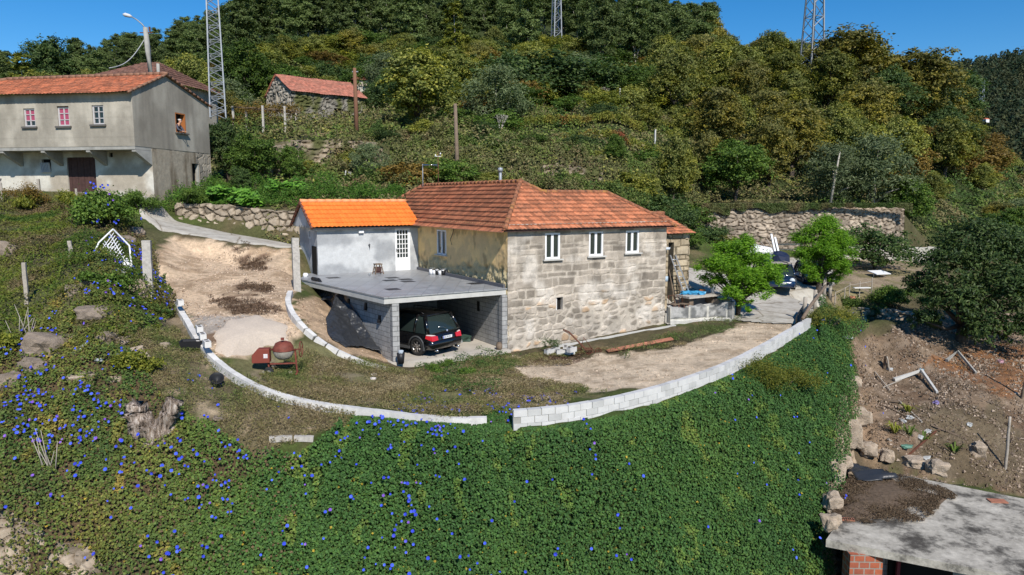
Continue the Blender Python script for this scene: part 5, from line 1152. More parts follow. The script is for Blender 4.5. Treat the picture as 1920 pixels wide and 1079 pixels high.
# ------------------------------------------------------------------ bottom right shed
sh = thing('concrete_shed', 'low shed with weathered flat concrete roof and red brick pier, bottom right corner', 'shed', (0, 0, 0))
s1 = Z(1549, 1012, -3.55); s2 = Z(1640, 880, -3.5); s3 = Z(1690, 888, -3.5); s4 = Z(1935, 936, -3.5); s5 = Z(2250, 1000, -3.5); s6 = Z(2250, 1160, -3.55); s7 = Z(1920, 1084, -3.55)
top_ = [s1, s7, s6, s5, s4, s3, s2]; n_ = len(top_)
b = NB('weathered_roof_concrete', .95, .1); n = b.noise(.8, 7, .72); n2 = b.noise(6, 5, .7)
c = b.ramp(n, [(.38, (.08, .072, .062)), (.45, (.19, .175, .15)), (.5, (.36, .33, .28)), (.64, (.52, .48, .41))]); c = b.mix(1, c, b.ramp(n2, [(.3, .8), (.7, 1.15)]), 'MULTIPLY'); b.color(c).bump(n2, .7, .03); MT['roofc'] = b.m
m = MB(); P2 = [(p[0], p[1]) for p in top_]; m.prism(P2, -3.78, -3.55); m.build('flat_roof', MT['roofc'], sh)
def rp_(px, py): q = Z(px, py, -3.56); return (q[0], q[1])
def off_(p, dx, dy): return (p[0] + dx, p[1] + dy)
a = Z(1592, 1050, -3.9); m = MB(); m.box((a[0] + .55, a[1] + .3, -5.2), (.95, .5, 2.84), R(-2)); m.build('brick_pier', MT['redbrick'], sh)
m = MB(); m.box((a[0] + 4.8, a[1] + .62, -5.2), (7.5, .2, 2.84), R(-9)); m.build('block_wall', MT['blocks'], sh)
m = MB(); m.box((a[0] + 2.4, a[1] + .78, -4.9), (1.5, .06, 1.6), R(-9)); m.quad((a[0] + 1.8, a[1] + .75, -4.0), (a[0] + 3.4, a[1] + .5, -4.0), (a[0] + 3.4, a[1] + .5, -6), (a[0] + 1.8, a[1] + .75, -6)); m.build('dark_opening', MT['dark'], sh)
m = MB(); m.box((a[0] + 1.75, a[1] + .52, -4.9), (.09, .1, 2.0), R(-9)); m.build('red_door_frame', flat('dark_red_paint', (.15, .02, .03)), sh)
# soil patch on the roof
def patch(name, label, cat, outline, z, mat, h=.08, seed=0, n=26, kind=None, parent=None, jag=.12):
    c = np.mean(np.array(outline), 0); bm = bmesh.new(); R_ = 12
    ang = []; vs = [[bm.verts.new((c[0], c[1], z(c[0], c[1]) + h))]]
    ol = [Vector((p[0], p[1])) for p in outline]; per = resample([(p.x, p.y, 0) for p in ol + [ol[0]]], sum((ol[i] - ol[i - 1]).length for i in range(len(ol))) / (n * 3))
    per = per[:-1]; N_ = len(per)
    for k in range(1, R_ + 1):
        t = k / R_; ring = []
        for i, p in enumerate(per):
            j = 1 + jag * (float(vn(i * .35, seed)) - .5) * 2 * t
            x = c[0] + (p.x - c[0]) * t * j; y = c[1] + (p.y - c[1]) * t * j
            hh = h * (1 - t ** 1.7) * (.85 + .3 * float(fbm(x * 2.5, y * 2.5, seed, 3))) if k < R_ else -.03
            ring.append(bm.verts.new((x, y, float(z(x, y)) + hh)))
        vs.append(ring)
    for i in range(N_): bm.faces.new((vs[0][0], vs[1][i], vs[1][(i + 1) % N_]))
    for k in range(1, R_):
        for i in range(N_): bm.faces.new((vs[k][i], vs[k + 1][i], vs[k + 1][(i + 1) % N_], vs[k][(i + 1) % N_]))
    for f in bm.faces: f.smooth = True
    me = bpy.data.meshes.new(name); bm.to_mesh(me); bm.free(); me.materials.append(mat); box_uv(me); o = link(name, me, parent)
    return tag(o, label, cat, None, kind)
MT['darksoil'] = M_simple('dark_soil', (.15, .105, .07), .98, .45, 7, .9, bd=.04)
patch('soil', None, None, [rp_(*p)[:2] for p in ((1572, 972), (1640, 975), (1705, 968), (1745, 950), (1768, 932), (1715, 905), (1668, 890), (1612, 882), (1588, 905))], lambda x, y: -3.55, MT['darksoil'], .12, 3, kind='stuff', jag=.3)
# pebbles/edge boulders along the shed roof
for k, (px, py, dx_, dz_, lb) in enumerate(((1566, 905, .55, 1.0, 'long upright pale boulder at the shed roof edge beside the vine bank'), (1578, 880, .6, .7, 'rounded boulder next to the black sheet above the shed roof'), (1560, 950, .6, .6, 'brown boulder on the left edge of the shed roof below the long one'), (1556, 985, .55, .5, 'boulder at the front left corner of the shed roof'),
        (1610, 790, .8, .7, 'pale rock jutting from the earth bank above the black sheet'), (1595, 830, .8, 1.1, 'large tan rock leaning on the earth bank beside the vines'), (1625, 850, .7, .6, 'rock just above the black sheet'), (1590, 722, .9, .6, 'smooth tan rock at the top of the earth bank'), (1757, 884, .7, .5, 'grey rock at the back edge of the shed roof'), (1715, 872, .8, .4, 'flat stones behind the back edge of the shed roof'), (1833, 850, .6, .6, 'lone pale stone in the dry grass near the right post'), (1661, 860, .5, .5, 'rounded stone behind the black sheet, right of the tan rocks'))):
    q = hit(px, py) if py < 870 or px < 1 else Z(px, py, -3.5); m = MB(); m.stone((0, 0, 0), (dx_, dx_ * .8, dz_), k + 3, n=3, rough=.34); o = m.build('boulder', MT['granite'] if k > 99 else MT.setdefault('tanrock', M_simple('tan_rock', (.40, .32, .24), .97, .5, 3, 1, bd=.05))); o.location = (q[0], q[1], q[2] + dz_ * .25); tag(o, lb, 'rock', 'rocks around the shed roof')
m = MB(); q = Z(1586, 975, -3.54); m.box((q[0], q[1], -3.52), (.5, .16, .05), -.15); 
for i in range(7): m.box((q[0] - .2 + i * .066, q[1] + .006 - i * .01, -3.492), (.03, .12, .012), -.15, 1)
m.build('drain_grate', [MT['claypipe'], MT['dark']], sh)
m = MB(); q = Z(1870, 940, -3.54); m.box((q[0], q[1], -3.545), (.55, .3, .06), -.1); m.build('exposed_brick', MT['claypipe'], sh)
# black sheet beside the shed
def drape(name, label, cat, outline, zfn, mat, folds=.12, seed=0, h=.1, group=None):
    c = np.mean(np.array(outline), 0); ol = outline; bm = bmesh.new(); xs = [p[0] for p in ol]; ys = [p[1] for p in ol]; st_ = .12
    gx_ = np.arange(min(xs), max(xs) + st_, st_); gy_ = np.arange(min(ys), max(ys) + st_, st_); X, Y = np.meshgrid(gx_, gy_)
    jx_ = (fbm(X * 2, Y * 2, seed) - .5) * .4; ins = inpoly(X + jx_, Y + jx_, ol)
    a = (fbm(X * .8, Y * 2.5, seed + 2, 3) - .4) * folds * 3; Zv = zfn(X, Y) + h + np.abs(a)
    vs = {}
    for j in range(X.shape[0] - 1):
        for i in range(X.shape[1] - 1):
            if ins[j, i] and ins[j + 1, i] and ins[j, i + 1] and ins[j + 1, i + 1]:
                q = []
                for jj, ii in ((j, i), (j, i + 1), (j + 1, i + 1), (j + 1, i)):
                    if (jj, ii) not in vs: vs[(jj, ii)] = bm.verts.new((X[jj, ii], Y[jj, ii], Zv[jj, ii]))
                    q.append(vs[(jj, ii)])
                f = bm.faces.new(q); f.smooth = True
    me = bpy.data.meshes.new(name); bm.to_mesh(me); bm.free(); me.materials.append(mat); o = link(name, me); sm = o.modifiers.new('thickness', 'SOLIDIFY'); sm.thickness = .012
    return tag(o, label, cat, group)
bs = [Z(*p) for p in ((1575, 868, -3.3), (1600, 862, -3.3), (1640, 875, -3.3), (1685, 898, -3.4), (1640, 903, -3.4), (1605, 895, -3.3), (1590, 880, -3.3))]
drape('black_sheet', 'crumpled black plastic sheet lying on the back corner of the shed roof', 'sheet', [(p[0], p[1]) for p in bs], lambda x, y: np.maximum(zf(x, y), -3.5), MT['sheet'], .14, 5, .06)
# ------------------------------------------------------------------ vehicles
def loft(secs, mi=0, m=None, smooth=True, closed=False):
    """secs: list of (x, [(y,z)...]) for the +y half; mirrored"""
    m = m or MB(); n = len(secs[0][1]); vs = []
    for x, half in secs:
        row = [(x, y, z) for y, z in half] + [(x, -y, z) for y, z in half[::-1]]
        vs += row
    k = 2 * n; fs = []
    for i in range(len(secs) - 1):
        for j in range(k):
            if not closed and j == k - 1: continue
            j2 = (j + 1) % k; fs.append((i * k + j, (i + 1) * k + j, (i + 1) * k + j2, i * k + j2))
    fs.append(tuple(range(k))); fs.append(tuple(range((len(secs) - 1) * k, len(secs) * k))[::-1])
    return m.add(vs, fs, mi, smooth)
def car(label, cat, loc, rz, Lc, Wc, Hc, mat, wheel_r, hatch=.9, plate='86-93-XS', suv=True, name='parked_car'):
    t = thing(name, label, cat, loc, rz)   # +x forwards
    w = Wc / 2; bh = .56 * Hc if suv else .58 * Hc; zb = .26 if suv else .2; L2 = Lc / 2
    def sec(x, wl, belt, top=None, zl=zb):
        top = top or belt
        return (x, [(0.01, zl), (wl * .86, zl), (wl * .98, zl + .12), (wl, zl + .38), (wl * .985, belt - .14), (wl * .93, belt - .02), (wl * .7, top), (0.01, top + .015)])
    secs = [sec(-L2, w * .84, bh * .62, bh * .66, zb + .14), sec(-L2 + .07, w * .93, bh * .9, bh * .98, zb + .06), sec(-L2 + .25, w * .98, bh, bh + .03), sec(-L2 + .9, w, bh, bh + .03), sec(-.2, w, bh - .01, bh + .02), sec(L2 - 1.5, w * .99, bh - .05, bh), sec(L2 - 1.0, w * .98, bh - .1, bh - .04), sec(L2 - .35, w * .93, bh - .22, bh - .16), sec(L2 - .1, w * .84, bh - .36, bh - .3, zb + .05), sec(L2, w * .7, bh * .52, bh * .56, zb + .12)]
    body = loft(secs).build('body', mat, t); bs_ = body.modifiers.new('s', 'SUBSURF'); bs_.levels = bs_.render_levels = 1
    # glasshouse
    b0 = -L2 + (.16 if suv else .25); b1 = L2 - (1.15 if suv else 1.05); r0 = b0 + (.42 if suv else .45); r1 = b1 - .85
    def gs(x, wb, z0, z1, wt): return (x, [(0.01, z0 - .05), (wb, z0 - .05), (wb, z0), ((wb + wt) / 2 + .015, (z0 + z1) / 2), (wt, z1 - .04), (wt * .9, z1), (0.01, z1 + .01)])
    wb = w * .93; wt = w * .74
    gl = [gs(b0, wb * .93, bh, bh + .05, wb * .9), gs(b0 + .2, wb * .97, bh, bh + (Hc - bh) * .55, wb * .86), gs(r0, wb, bh, Hc - .05, wt * .97), gs((r0 + r1) / 2, wb, bh, Hc - .01, wt), gs(r1, wb, bh, Hc - .06, wt), gs(b1 - .35, wb * .98, bh, bh + (Hc - bh) * .5, wb * .87), gs(b1, wb * .94, bh - .03, bh + .03, wb * .9)]
    g = loft(gl).build('windows', MT['glass'], t)
    m = MB(); top = lambda x: Hc - .005 - .05 * abs((x - (r0 + r1) / 2) / ((r1 - r0) / 2)) ** 2
    xs = [r0 - .08 + (r1 - r0 + .1) * i / 6 for i in range(7)]; loft([(x, [(0.01, top(x) - .03), (wt * 1.03, top(x) - .05), (wt * .9, top(x) + .015), (.01, top(x) + .03)]) for x in xs], m=m)
    m.build('roof', mat, t)
    for s in (-1, 1):
        for xa, xb, r_ in ((b0 + .03, r0 - .05, .075), (b0 + .85, r0 + .38, .06), ((b0 + b1) / 2 + .15, (r0 + r1) / 2 + .35, .03), (b1 - .02, r1, .035)):
            m = MB(); m.tube([(xa, s * (wb + .0), bh), ((xa + xb) / 2, s * ((wb + wt) / 2 + .03), (bh + Hc) / 2), (xb, s * (wt + .005), Hc - .06)], r_, 6); m.build('pillar', mat, t)
    if suv:
        m = MB()
        for s in (-1, 1): m.tube([(r0 + .1, s * wt * .92, Hc), (r0 + .25, s * wt * .92, Hc + .05), (r1 - .1, s * wt * .92, Hc + .04), (r1, s * wt * .92, Hc - .02)], .018, 6)
        m.build('roof_rails', MT['black'], t)
    # wheels
    for fx in (-L2 + (.85 if suv else .72), L2 - .85):
        for s in (-1, 1):
            cy = s * (w - .13)
            m = MB(); r = wheel_r; tw = .125
            m.lathe([(r * .66, -tw), (r * .95, -tw), (r, -tw * .7), (r, tw * .7), (r * .95, tw), (r * .66, tw), (r * .6, 0), (r * .66, -tw)], 28, (fx, cy, r), 'Y'); wh = m.build('wheel', MT['rubber'], t)
            m = MB(); rim = flat('alloy_rim', (.33, .30, .27), .35, .7)
            m.lathe([(r * .67, s * .11), (r * .62, s * .1), (r * .60, 0)], 24, (fx, cy, r), 'Y')
            for k in range(7):
                a_ = 2 * math.pi * k / 7
                for da in (-.1, .1): m.tube([(fx, cy + s * .09, r), (fx + math.cos(a_ + da) * r * .62, cy + s * .1, r + math.sin(a_ + da) * r * .62)], .022, 5)
            m.lathe([(.001, s * .12), (.06, s * .115), (.07, s * .06)], 12, (fx, cy, r), 'Y'); m.build('rim', rim, wh)
            m = MB(); m.lathe([(.001, s * .02), (r * .62, s * .02)], 20, (fx, cy, r), 'Y'); m.build('brake_disc', MT['dark'], wh)
            # arch: dark liner ring + flare
            m = MB(); n = 14; R1, R2 = r * 1.1, r * 1.26
            vs = []
            for i in range(n + 1):
                a_ = math.pi * (-.08 + 1.16 * i / n); ca, sa = math.cos(a_), math.sin(a_)
                vs += [(fx + ca * R1, s * (w + .004), r + sa * R1), (fx + ca * R2, s * (w + .012), r + sa * R2), (fx + ca * R2, s * (w - .04), r + sa * R2), (fx + ca * R1, s * (w - .2), r + sa * R1)]
            fs = []
            for i in range(n):
                for j in range(3): fs.append((i * 4 + j, i * 4 + j + 1, i * 4 + j + 5, i * 4 + j + 4))
            m.add(vs, fs, 0, True); m.build('wheel_arch', flat('grey_black_trim', (.06, .062, .065), .6), t)
            m = MB(); m.lathe([(.001, s * (w + .002 - abs(cy) )), (R1, s * (w + .002 - abs(cy)))], 24, (fx, cy, r), 'Y')
            m2 = MB(); m2.lathe([(R1 * 1.0, 0.0), (R1, -s * .26)], 24, (fx, s * (w + .002), r), 'Y'); 
    # bumpers, skirts
    m = MB(); loft([(-L2 - .06, [(.01, zb + .16), (w * .8, zb + .16), (w * .86, zb + .26), (w * .84, zb + .38), (.01, zb + .4)]), (-L2 + .02, [(.01, zb + .06), (w * .88, zb + .06), (w * .96, zb + .2), (w * .95, zb + .42), (.01, zb + .44)]), (-L2 + .4, [(.01, zb + .04), (w * .95, zb + .04), (w * 1.01, zb + .2), (w * 1.01, zb + .36), (.01, zb + .4)])], m=m); m.build('rear_bumper', mat, t)
    m = MB(); loft([(L2 + .05, [(.01, zb + .05), (w * .6, zb + .05), (w * .66, zb + .2), (w * .6, zb + .34), (.01, zb + .36)]), (L2 - .1, [(.01, zb), (w * .85, zb), (w * .9, zb + .18), (w * .88, zb + .38), (.01, zb + .4)]), (L2 - .45, [(.01, zb), (w * .96, zb), (w * 1.0, zb + .18), (w * 1.0, zb + .3), (.01, zb + .33)])], m=m); m.build('front_bumper', mat, t)
    m = MB()
    for s in (-1, 1): m.box((0, s * (w - .03), zb + .04), (Lc * .46, .1, .1))
    m.build('side_skirts', flat('grey_black_trim', (.06, .062, .065), .6), t)
    for s in (-1, 1):
        m = MB(); y0, y1 = w * .56, w * .95; zt_, zb_ = bh * .93, bh * .70
        m.add([(-L2 - .015, s * y0, zb_ + .02), (-L2 - .01, s * y1 * .95, zb_), (-L2 + .3, s * (w + .002), zb_ + .1), (-L2 + .28, s * (w - .01), zt_), (-L2 + .05, s * y1 * .95, zt_), (-L2 + .03, s * y0, zt_ - .04)], [(0, 1, 4, 5), (1, 2, 3, 4)]); o = m.build('tail_light', MT['redlens'], t); so_ = o.modifiers.new('t', 'SOLIDIFY'); so_.thickness = .03; so_.offset = 0
        m = MB(); m.add([(-L2 + .02, s * y0 * 1.2, zt_ - .02), (-L2 + .04, s * y1 * .96, zt_ - .01), (-L2 + .26, s * (w + .0), zt_ - .0), (-L2 + .24, s * (w - .02), zt_ + .035), (-L2 + .07, s * y1 * .92, zt_ + .035), (-L2 + .06, s * y0 * 1.25, zt_ + .0)], [(0, 1, 4, 5), (1, 2, 3, 4)]); oo = m.build('reflector', flat('clear_lens', (.6, .5, .48), .2), o); so_ = oo.modifiers.new('t', 'SOLIDIFY'); so_.thickness = .02
        m = MB(); hx_, hy = L2 - .2, w * .72
        for i in range(1):
            if suv: m.box((hx_ + .03, s * hy, bh * .66), (.2, .3, .15), -s * .5)
            else: m.lathe([(.001, .1), (.1, .09), (.155, .04), (.16, -.03), (.001, -.05)], 18, (L2 - .24, s * hy, bh * .72), 'X')
        m.build('headlight', flat('headlamp_glass', (.55, .6, .62), .15), t)
        m = MB(); m.box((b1 - .55, s * (w + .1), bh + .06), (.13, .2, .15)); m.box((b1 - .52, s * (w - .02), bh + .02), (.05, .12, .04)); m.build('wing_mirror', mat, t)
        for xd in (b0 + 1.35, (b0 + b1) / 2 + .35):
            m = MB(); m.box((xd, s * (w * .99), bh - .16), (.2, .03, .03)); m.build('door_handle', mat, t)
    # plates
    def nplate(x, face, z, tx):
        m = MB(); m.box((x, 0, z), (.02, .52, .11)); p_ = m.build('number_plate', MT['white'], t)
        m = MB(); m.box((x + face * .001, (.235 if face < 0 else -.235), z), (.021, .045, .105)); m.build('blue_band', flat('plate_blue', (.02, .08, .5)), p_)
        cu = bpy.data.curves.new('plate_text', 'FONT'); cu.body = tx; cu.size = .1; cu.align_x = 'CENTER'; cu.align_y = 'CENTER'; cu.extrude = .001
        ob_ = bpy.data.objects.new('lettering', cu); me = bpy.data.meshes.new_from_object(ob_); o = link('lettering', me, p_); me.materials.append(MT['black'])
        o.location = (x + face * .0125, -.01 * face, z); o.rotation_euler = (R(90), 0, R(90) * face); bpy.data.objects.remove(ob_)
    nplate(-L2 - .035, -1, bh * .80, plate)
    nplate(L2 + .06, 1, zb + .27, plate)
    return t
# SUV in the carport: rear towards the camera, nose deep inside
q = Z(785, 668, .19); fwd = math.atan2(UX, -UY)  # along +v
dv = Vector((-UY, UX)); du = Vector((UX, UY))
fwd2 = R(141)
rw_ = Z(783, 667, .19); f_ = Vector((math.cos(fwd2), math.sin(fwd2))); r_ = Vector((f_.y, -f_.x))   # right of the car
cc_ = Vector((rw_[0], rw_[1])) + f_ * (4.65 / 2 - .85) + r_ * (.86)
suv = car('black off-road estate car parked nose-in under the carport slab', 'car', (cc_.x, cc_.y, .192), fwd2, 4.65, 1.87, 1.72, MT['carblack'], .37, plate='84-99-93', name='black_suv')
# round tailgate emblem, wiper, exhausts, badge
m = MB(); m.lathe([(.001, -.012), (.045, -.01), (.05, 0)], 20, (-2.335, 0, 1.03), 'X'); e_ = m.build('emblem', MT['chrome'], suv)
m = MB()
for k in range(4):
    a0 = math.pi / 2 * k; vs = [(-2.349, 0, 1.03)] + [(-2.349, math.cos(a0 + i * math.pi / 8) * .034, 1.03 + math.sin(a0 + i * math.pi / 8) * .034) for i in range(5)]
    m.add(vs, [(0, 1, 2), (0, 2, 3), (0, 3, 4), (0, 4, 5)], k % 2)
m.build('emblem_quarters', [flat('plate_blue', (.02, .08, .5)), MT['white']], e_)
m = MB(); m.tube([(-2.24, -.05, 1.12), (-2.2, .1, 1.17), (-2.19, .35, 1.2)], .012, 5); m.build('rear_wiper', MT['chrome'], suv)
for s in (-1, 1):
    m = MB(); m.tube([(-2.2, s * .62, .27), (-2.42, s * .62, .27)], .045, 10); m.build('exhaust_pipe', MT['chrome'], suv)
m = MB()
for i in range(4): m.box((-2.325, -.62 - .045 * i, 1.04), (.01, .03, .035))
m.build('tailgate_badge', MT['chrome'], suv)
bc = hit(1475, 557)
bl = car('small dark blue hatchback parked in the yard between the two bright trees', 'car', (bc[0], bc[1] + 1.2, float(zf(bc[0], bc[1] + 1.2)) + .08), R(-108), 3.7, 1.68, 1.42, MT['carblue'], .31, plate='76-09-XS', suv=False, name='blue_hatchback')
m = MB(); m.box((.1, 0, 1.5), (1.0, 1.1, .05)); m.box((.2, .3, 1.56), (.9, .12, .06), .3); o = m.build('roof_rack', MT['wood_l'], bl)
dc = Z(1566, 540, .9)
car('dark car standing behind the trunk of the right hand bright yard tree', 'car', (dc[0] - .5, dc[1] + 2.4, float(zf(dc[0], dc[1] + 2.4)) + .03), R(-100), 4.1, 1.7, 1.4, MT['carblack'], .31, plate='27-14-JG', suv=False, name='dark_car')
# ------------------------------------------------------------------ cement mixer
q = hit(522, 695); q = Z(520, 700, float(zf(q[0], q[1])))
cm = thing('cement_mixer', 'rusty red cement mixer standing on the dry grass inside the long kerb', 'cement mixer', (q[0], q[1], float(zf(q[0], q[1]))), R(8)); cm.scale = (.82, .82, .82)
m = MB(); m.lathe([(.001, -.02), (.2, 0), (.30, .1), (.36, .25), (.37, .34), (.375, .36)], 24, (0, 0, 0)); dr = m.build('drum', [MT['redpaint']], cm)
dr.location = (.28, 0, .62); dr.rotation_euler = (0, 0, 0)
m = MB(); m.lathe([(.001, .0), (.37, 0), (.39, .03), (.37, .06)], 24, (0, 0, .34)); m.lathe([(.375, .38), (.36, .5), (.28, .66), (.16, .72), (.13, .73), (.001, .70)], 24, (0, 0, 0)); o = m.build('drum_cone', MT['redpaint'], dr)
dr.data.materials[0] = M_simple('cement_caked_drum', (.36, .33, .28), .95, .5, 6, .9, bd=.03); dr.scale = (1.12, 1.12, 1.0)
m = MB(); m.add([(-.95, -.2, .5), (-.25, -.2, .5), (-.25, .2, .5), (-.95, .2, .5), (-.95, -.2, .82), (-.72, -.2, 1.08), (-.25, -.2, 1.08), (-.95, .2, .82), (-.72, .2, 1.08), (-.25, .2, 1.08)], [(3, 2, 1, 0), (0, 1, 6, 5, 4), (2, 3, 7, 8, 9), (0, 4, 7, 3), (4, 5, 8, 7), (5, 6, 9, 8), (1, 2, 9, 6)]); o = m.build('motor_housing', flat('mixer_red', (.2, .045, .03), .65), cm, bevel=.02)
m = MB(); 
for k in range(4): m.box((-.4, -.203, .86 - k * .045), (.16, .004, .03))
m.build('label_sticker', MT['white'], o)
m = MB(); m.tube(smooth_line([(-.22, -.02, 1.0), (-.12, -.02, 1.28), (.1, -.02, 1.42), (.4, -.02, 1.42), (.66, -.02, 1.22), (.76, -.02, .95)]), .035, 8); m.box((.26, -.02, 1.45), (.12, .1, .1)); m.build('yoke', MT['redpaint'], cm)
m = MB(); n_ = 28; m.tube([(.98 + math.cos(2 * math.pi * k / n_) * .04, -.02 + math.cos(2 * math.pi * k / n_) * .22, 1.0 + math.sin(2 * math.pi * k / n_) * .32) for k in range(n_ + 1)], .02, 6)
for k in range(4): a_ = math.pi / 2 * k + .4; m.tube([(.98, -.02, 1.0), (.98 + math.cos(a_) * .04, -.02 + math.cos(a_) * .22, 1.0 + math.sin(a_) * .32)], .014, 5)
m.tube([(.7, -.02, 1.0), (1.0, -.02, 1.0)], .03, 6); m.build('tipping_wheel', MT['redpaint'], cm)
m = MB(); m.tube([(.8, 0, 0), (.74, 0, 1.0)], .045, 4, smooth=False, sq=True); m.tube([(.8, -.35, .02), (.8, .35, .02)], .035, 6); m.tube([(-.3, 0, .42), (.78, 0, .42)], .04, 4, smooth=False, sq=True); m.build('frame', MT['redpaint'], cm)
m = MB(); m.tube([(-.35, 0, .5), (-.25, -.25, .1)], .035, 6); m.tube([(-.35, 0, .5), (-.25, .3, .1)], .035, 6); m.tube([(-.25, -.4, .15), (-.25, .4, .15)], .025, 6); m.build('axle_struts', MT['redpaint'], cm)
for s in (-.4, .4):
    m = MB(); m.lathe([(.07, -.045), (.17, -.045), (.19, -.02), (.19, .02), (.17, .045), (.07, .045)], 20, (-.25, s, .19), 'Y'); w_ = m.build('wheel', MT['rubber'], cm)
    m = MB(); m.lathe([(.001, -.03), (.11, -.03), (.11, .03), (.001, .03)], 12, (-.25, s, .19), 'Y'); m.build('rim', flat('grey_hub', (.25, .25, .25)), w_)
# ------------------------------------------------------------------ gravel pile
ql = [hit(x, y) for x, y in ((398, 628), (430, 600), (480, 590), (535, 610), (545, 640), (510, 650), (470, 668), (425, 672), (398, 660))]
patch('gravel_pile', 'low heap of pale gravelly sand between the two kerbs', 'gravel heap', [(p[0], p[1]) for p in ql], lambda x, y: zf(x, y), M_simple('pale_gravel', (.56, .47, .38), .97, .16, 18, .8, bd=.02), .26, 9, jag=.08)
# ------------------------------------------------------------------ fallen white gate
g1 = D(173, 497, 29.3); g0_ = D(212, 532, 28.0); g2 = D(248, 505, 28.2); g3 = D(210, 428, 30.2); g4 = D(236, 478, 28.8)
gt = thing('iron_gate', 'fallen white wrought iron gate lying askew on the vine covered bank', 'gate', (0, 0, 0))
A_, B_, C_, D_ = (Vector(D(170, 490, 29.2)), Vector(D(214, 533, 28.0)), Vector(D(247, 500, 28.4)), Vector(D(212, 430, 30.0)))
m = MB(); m.tube([A_, B_], .035, 6); m.tube([B_, C_], .035, 6); m.tube([C_, (C_ + D_) / 2 + Vector((.25, .1, .05)), D_], .035, 6); m.tube([A_, (A_ + D_) / 2 + Vector((-.12, 0, .1)), D_], .035, 6); m.build('frame', MT['white'], gt)
m = MB()
for i in range(1, 13):
    t_ = i / 13; p = A_.lerp(B_, t_) if 1 else 0; q_ = D_.lerp(C_, t_)
    if i < 12: m.tube([p, p.lerp(q_, .97)], .017, 5)
for k in (.3, .55, .62, .85): m.tube([A_.lerp(D_, k), B_.lerp(C_, k)], .02, 5)
m.build('bars', MT['white'], gt)
m = MB(); nrm_ = (B_ - A_).cross(D_ - A_).normalized()
for ci in range(5):
    c_ = A_.lerp(B_, .2 + .15 * ci).lerp(D_.lerp(C_, .2 + .15 * ci), .72); e1_ = (B_ - A_).normalized(); e2_ = nrm_.cross(e1_)
    m.tube([c_ + (e1_ * math.cos(k * .7) + e2_ * math.sin(k * .7)) * (.05 + .018 * k) for k in range(10)], .014, 5)
m.build('scrollwork', MT['white'], gt)
# lower sheet panel of the gate
m = MB(); a_, b_, c_, d_ = B_, C_, B_.lerp(A_, 0) + (D_ - A_) * .12, C_ + (D_ - C_) * .12; m.quad(B_.lerp(A_, .02), C_, C_.lerp(D_, .22), B_.lerp(A_, .28)); o = m.build('sheet_panel', MT['white'], gt); o.modifiers.new('t', 'SOLIDIFY').thickness = .02
# ------------------------------------------------------------------ black sheet hanging off the carport side
tp = [Vector(Z(*p)) for p in ((612, 548, 2.5), (625, 556, 2.45))]
def grid_sheet(name, label, cat, rows, mat, sub=2, thick=.012, parent=None):
    m = MB(); nr_, nc = len(rows), len(rows[0]); vs = [p for r in rows for p in r]
    m.add(vs, [(j * nc + i, j * nc + i + 1, (j + 1) * nc + i + 1, (j + 1) * nc + i) for j in range(nr_ - 1) for i in range(nc - 1)], 0, True)
    o = m.build(name, mat, parent); s_ = o.modifiers.new('s', 'SUBSURF'); s_.subdivision_type = 'SIMPLE'; s_.levels = s_.render_levels = 5
    tx = bpy.data.textures.new('wrinkles', 'CLOUDS'); tx.noise_scale = .38; w_ = o.modifiers.new('w', 'DISPLACE'); w_.texture = tx; w_.strength = .22; w_.mid_level = .5
    d_ = o.modifiers.new('t', 'SOLIDIFY'); d_.thickness = thick; return tag(o, label, cat)
def gwall(t_, z_, out=.2):  # a point beside the left garage wall
    nx_, ny_ = -abs(dgy / gl), -abs(dgx / gl)
    return Vector((gx + dgx * t_ + nx_ * out, gy + dgy * t_ + ny_ * out, z_))
def gnd(px, py, up=.06): a = hit(px, py); return Vector((a[0], a[1], a[2] + up))
rows = [[gwall(.62, 2.45, .16), gwall(.60, 2.50, .3), gwall(.55, 2.40, .2), gwall(.5, 2.2, .3)],
        [gnd(611, 600), gwall(.5, 2.0, .75), gwall(.44, 1.8, .45), gwall(.38, 1.75, .16)],
        [gnd(614, 625), gnd(628, 618, .15), gwall(.36, 1.35, .55), gwall(.3, 1.25, .15)],
        [gnd(622, 640), gnd(640, 640, .2), gwall(.26, .95, .5), gwall(.2, .8, .15)],
        [gnd(648, 655), gnd(665, 655, .15), gnd(680, 655, .12), gwall(.1, .45, .15)]]
grid_sheet('black_membrane', 'black waterproof membrane slumped down the side of the block carport onto the sand', 'membrane', rows, MT['sheet'], 3)
rows = [[gwall(.97, 2.5, .1), gwall(.9, 2.52, .1), gwall(.8, 2.5, .1), gwall(.7, 2.48, .1)], [gwall(.97, 2.3, .25), gwall(.9, 2.2, .35), gwall(.8, 2.05, .45), gwall(.7, 2.3, .15)], [gwall(.98, 2.35, .5), gwall(.9, 2.05, .55), gwall(.8, 1.95, .8), gwall(.7, 2.05, .3)]]
grid_sheet('black_membrane', 'short rolled black membrane under the slab edge near the granite post', 'membrane', rows, MT['sheet'], 3)
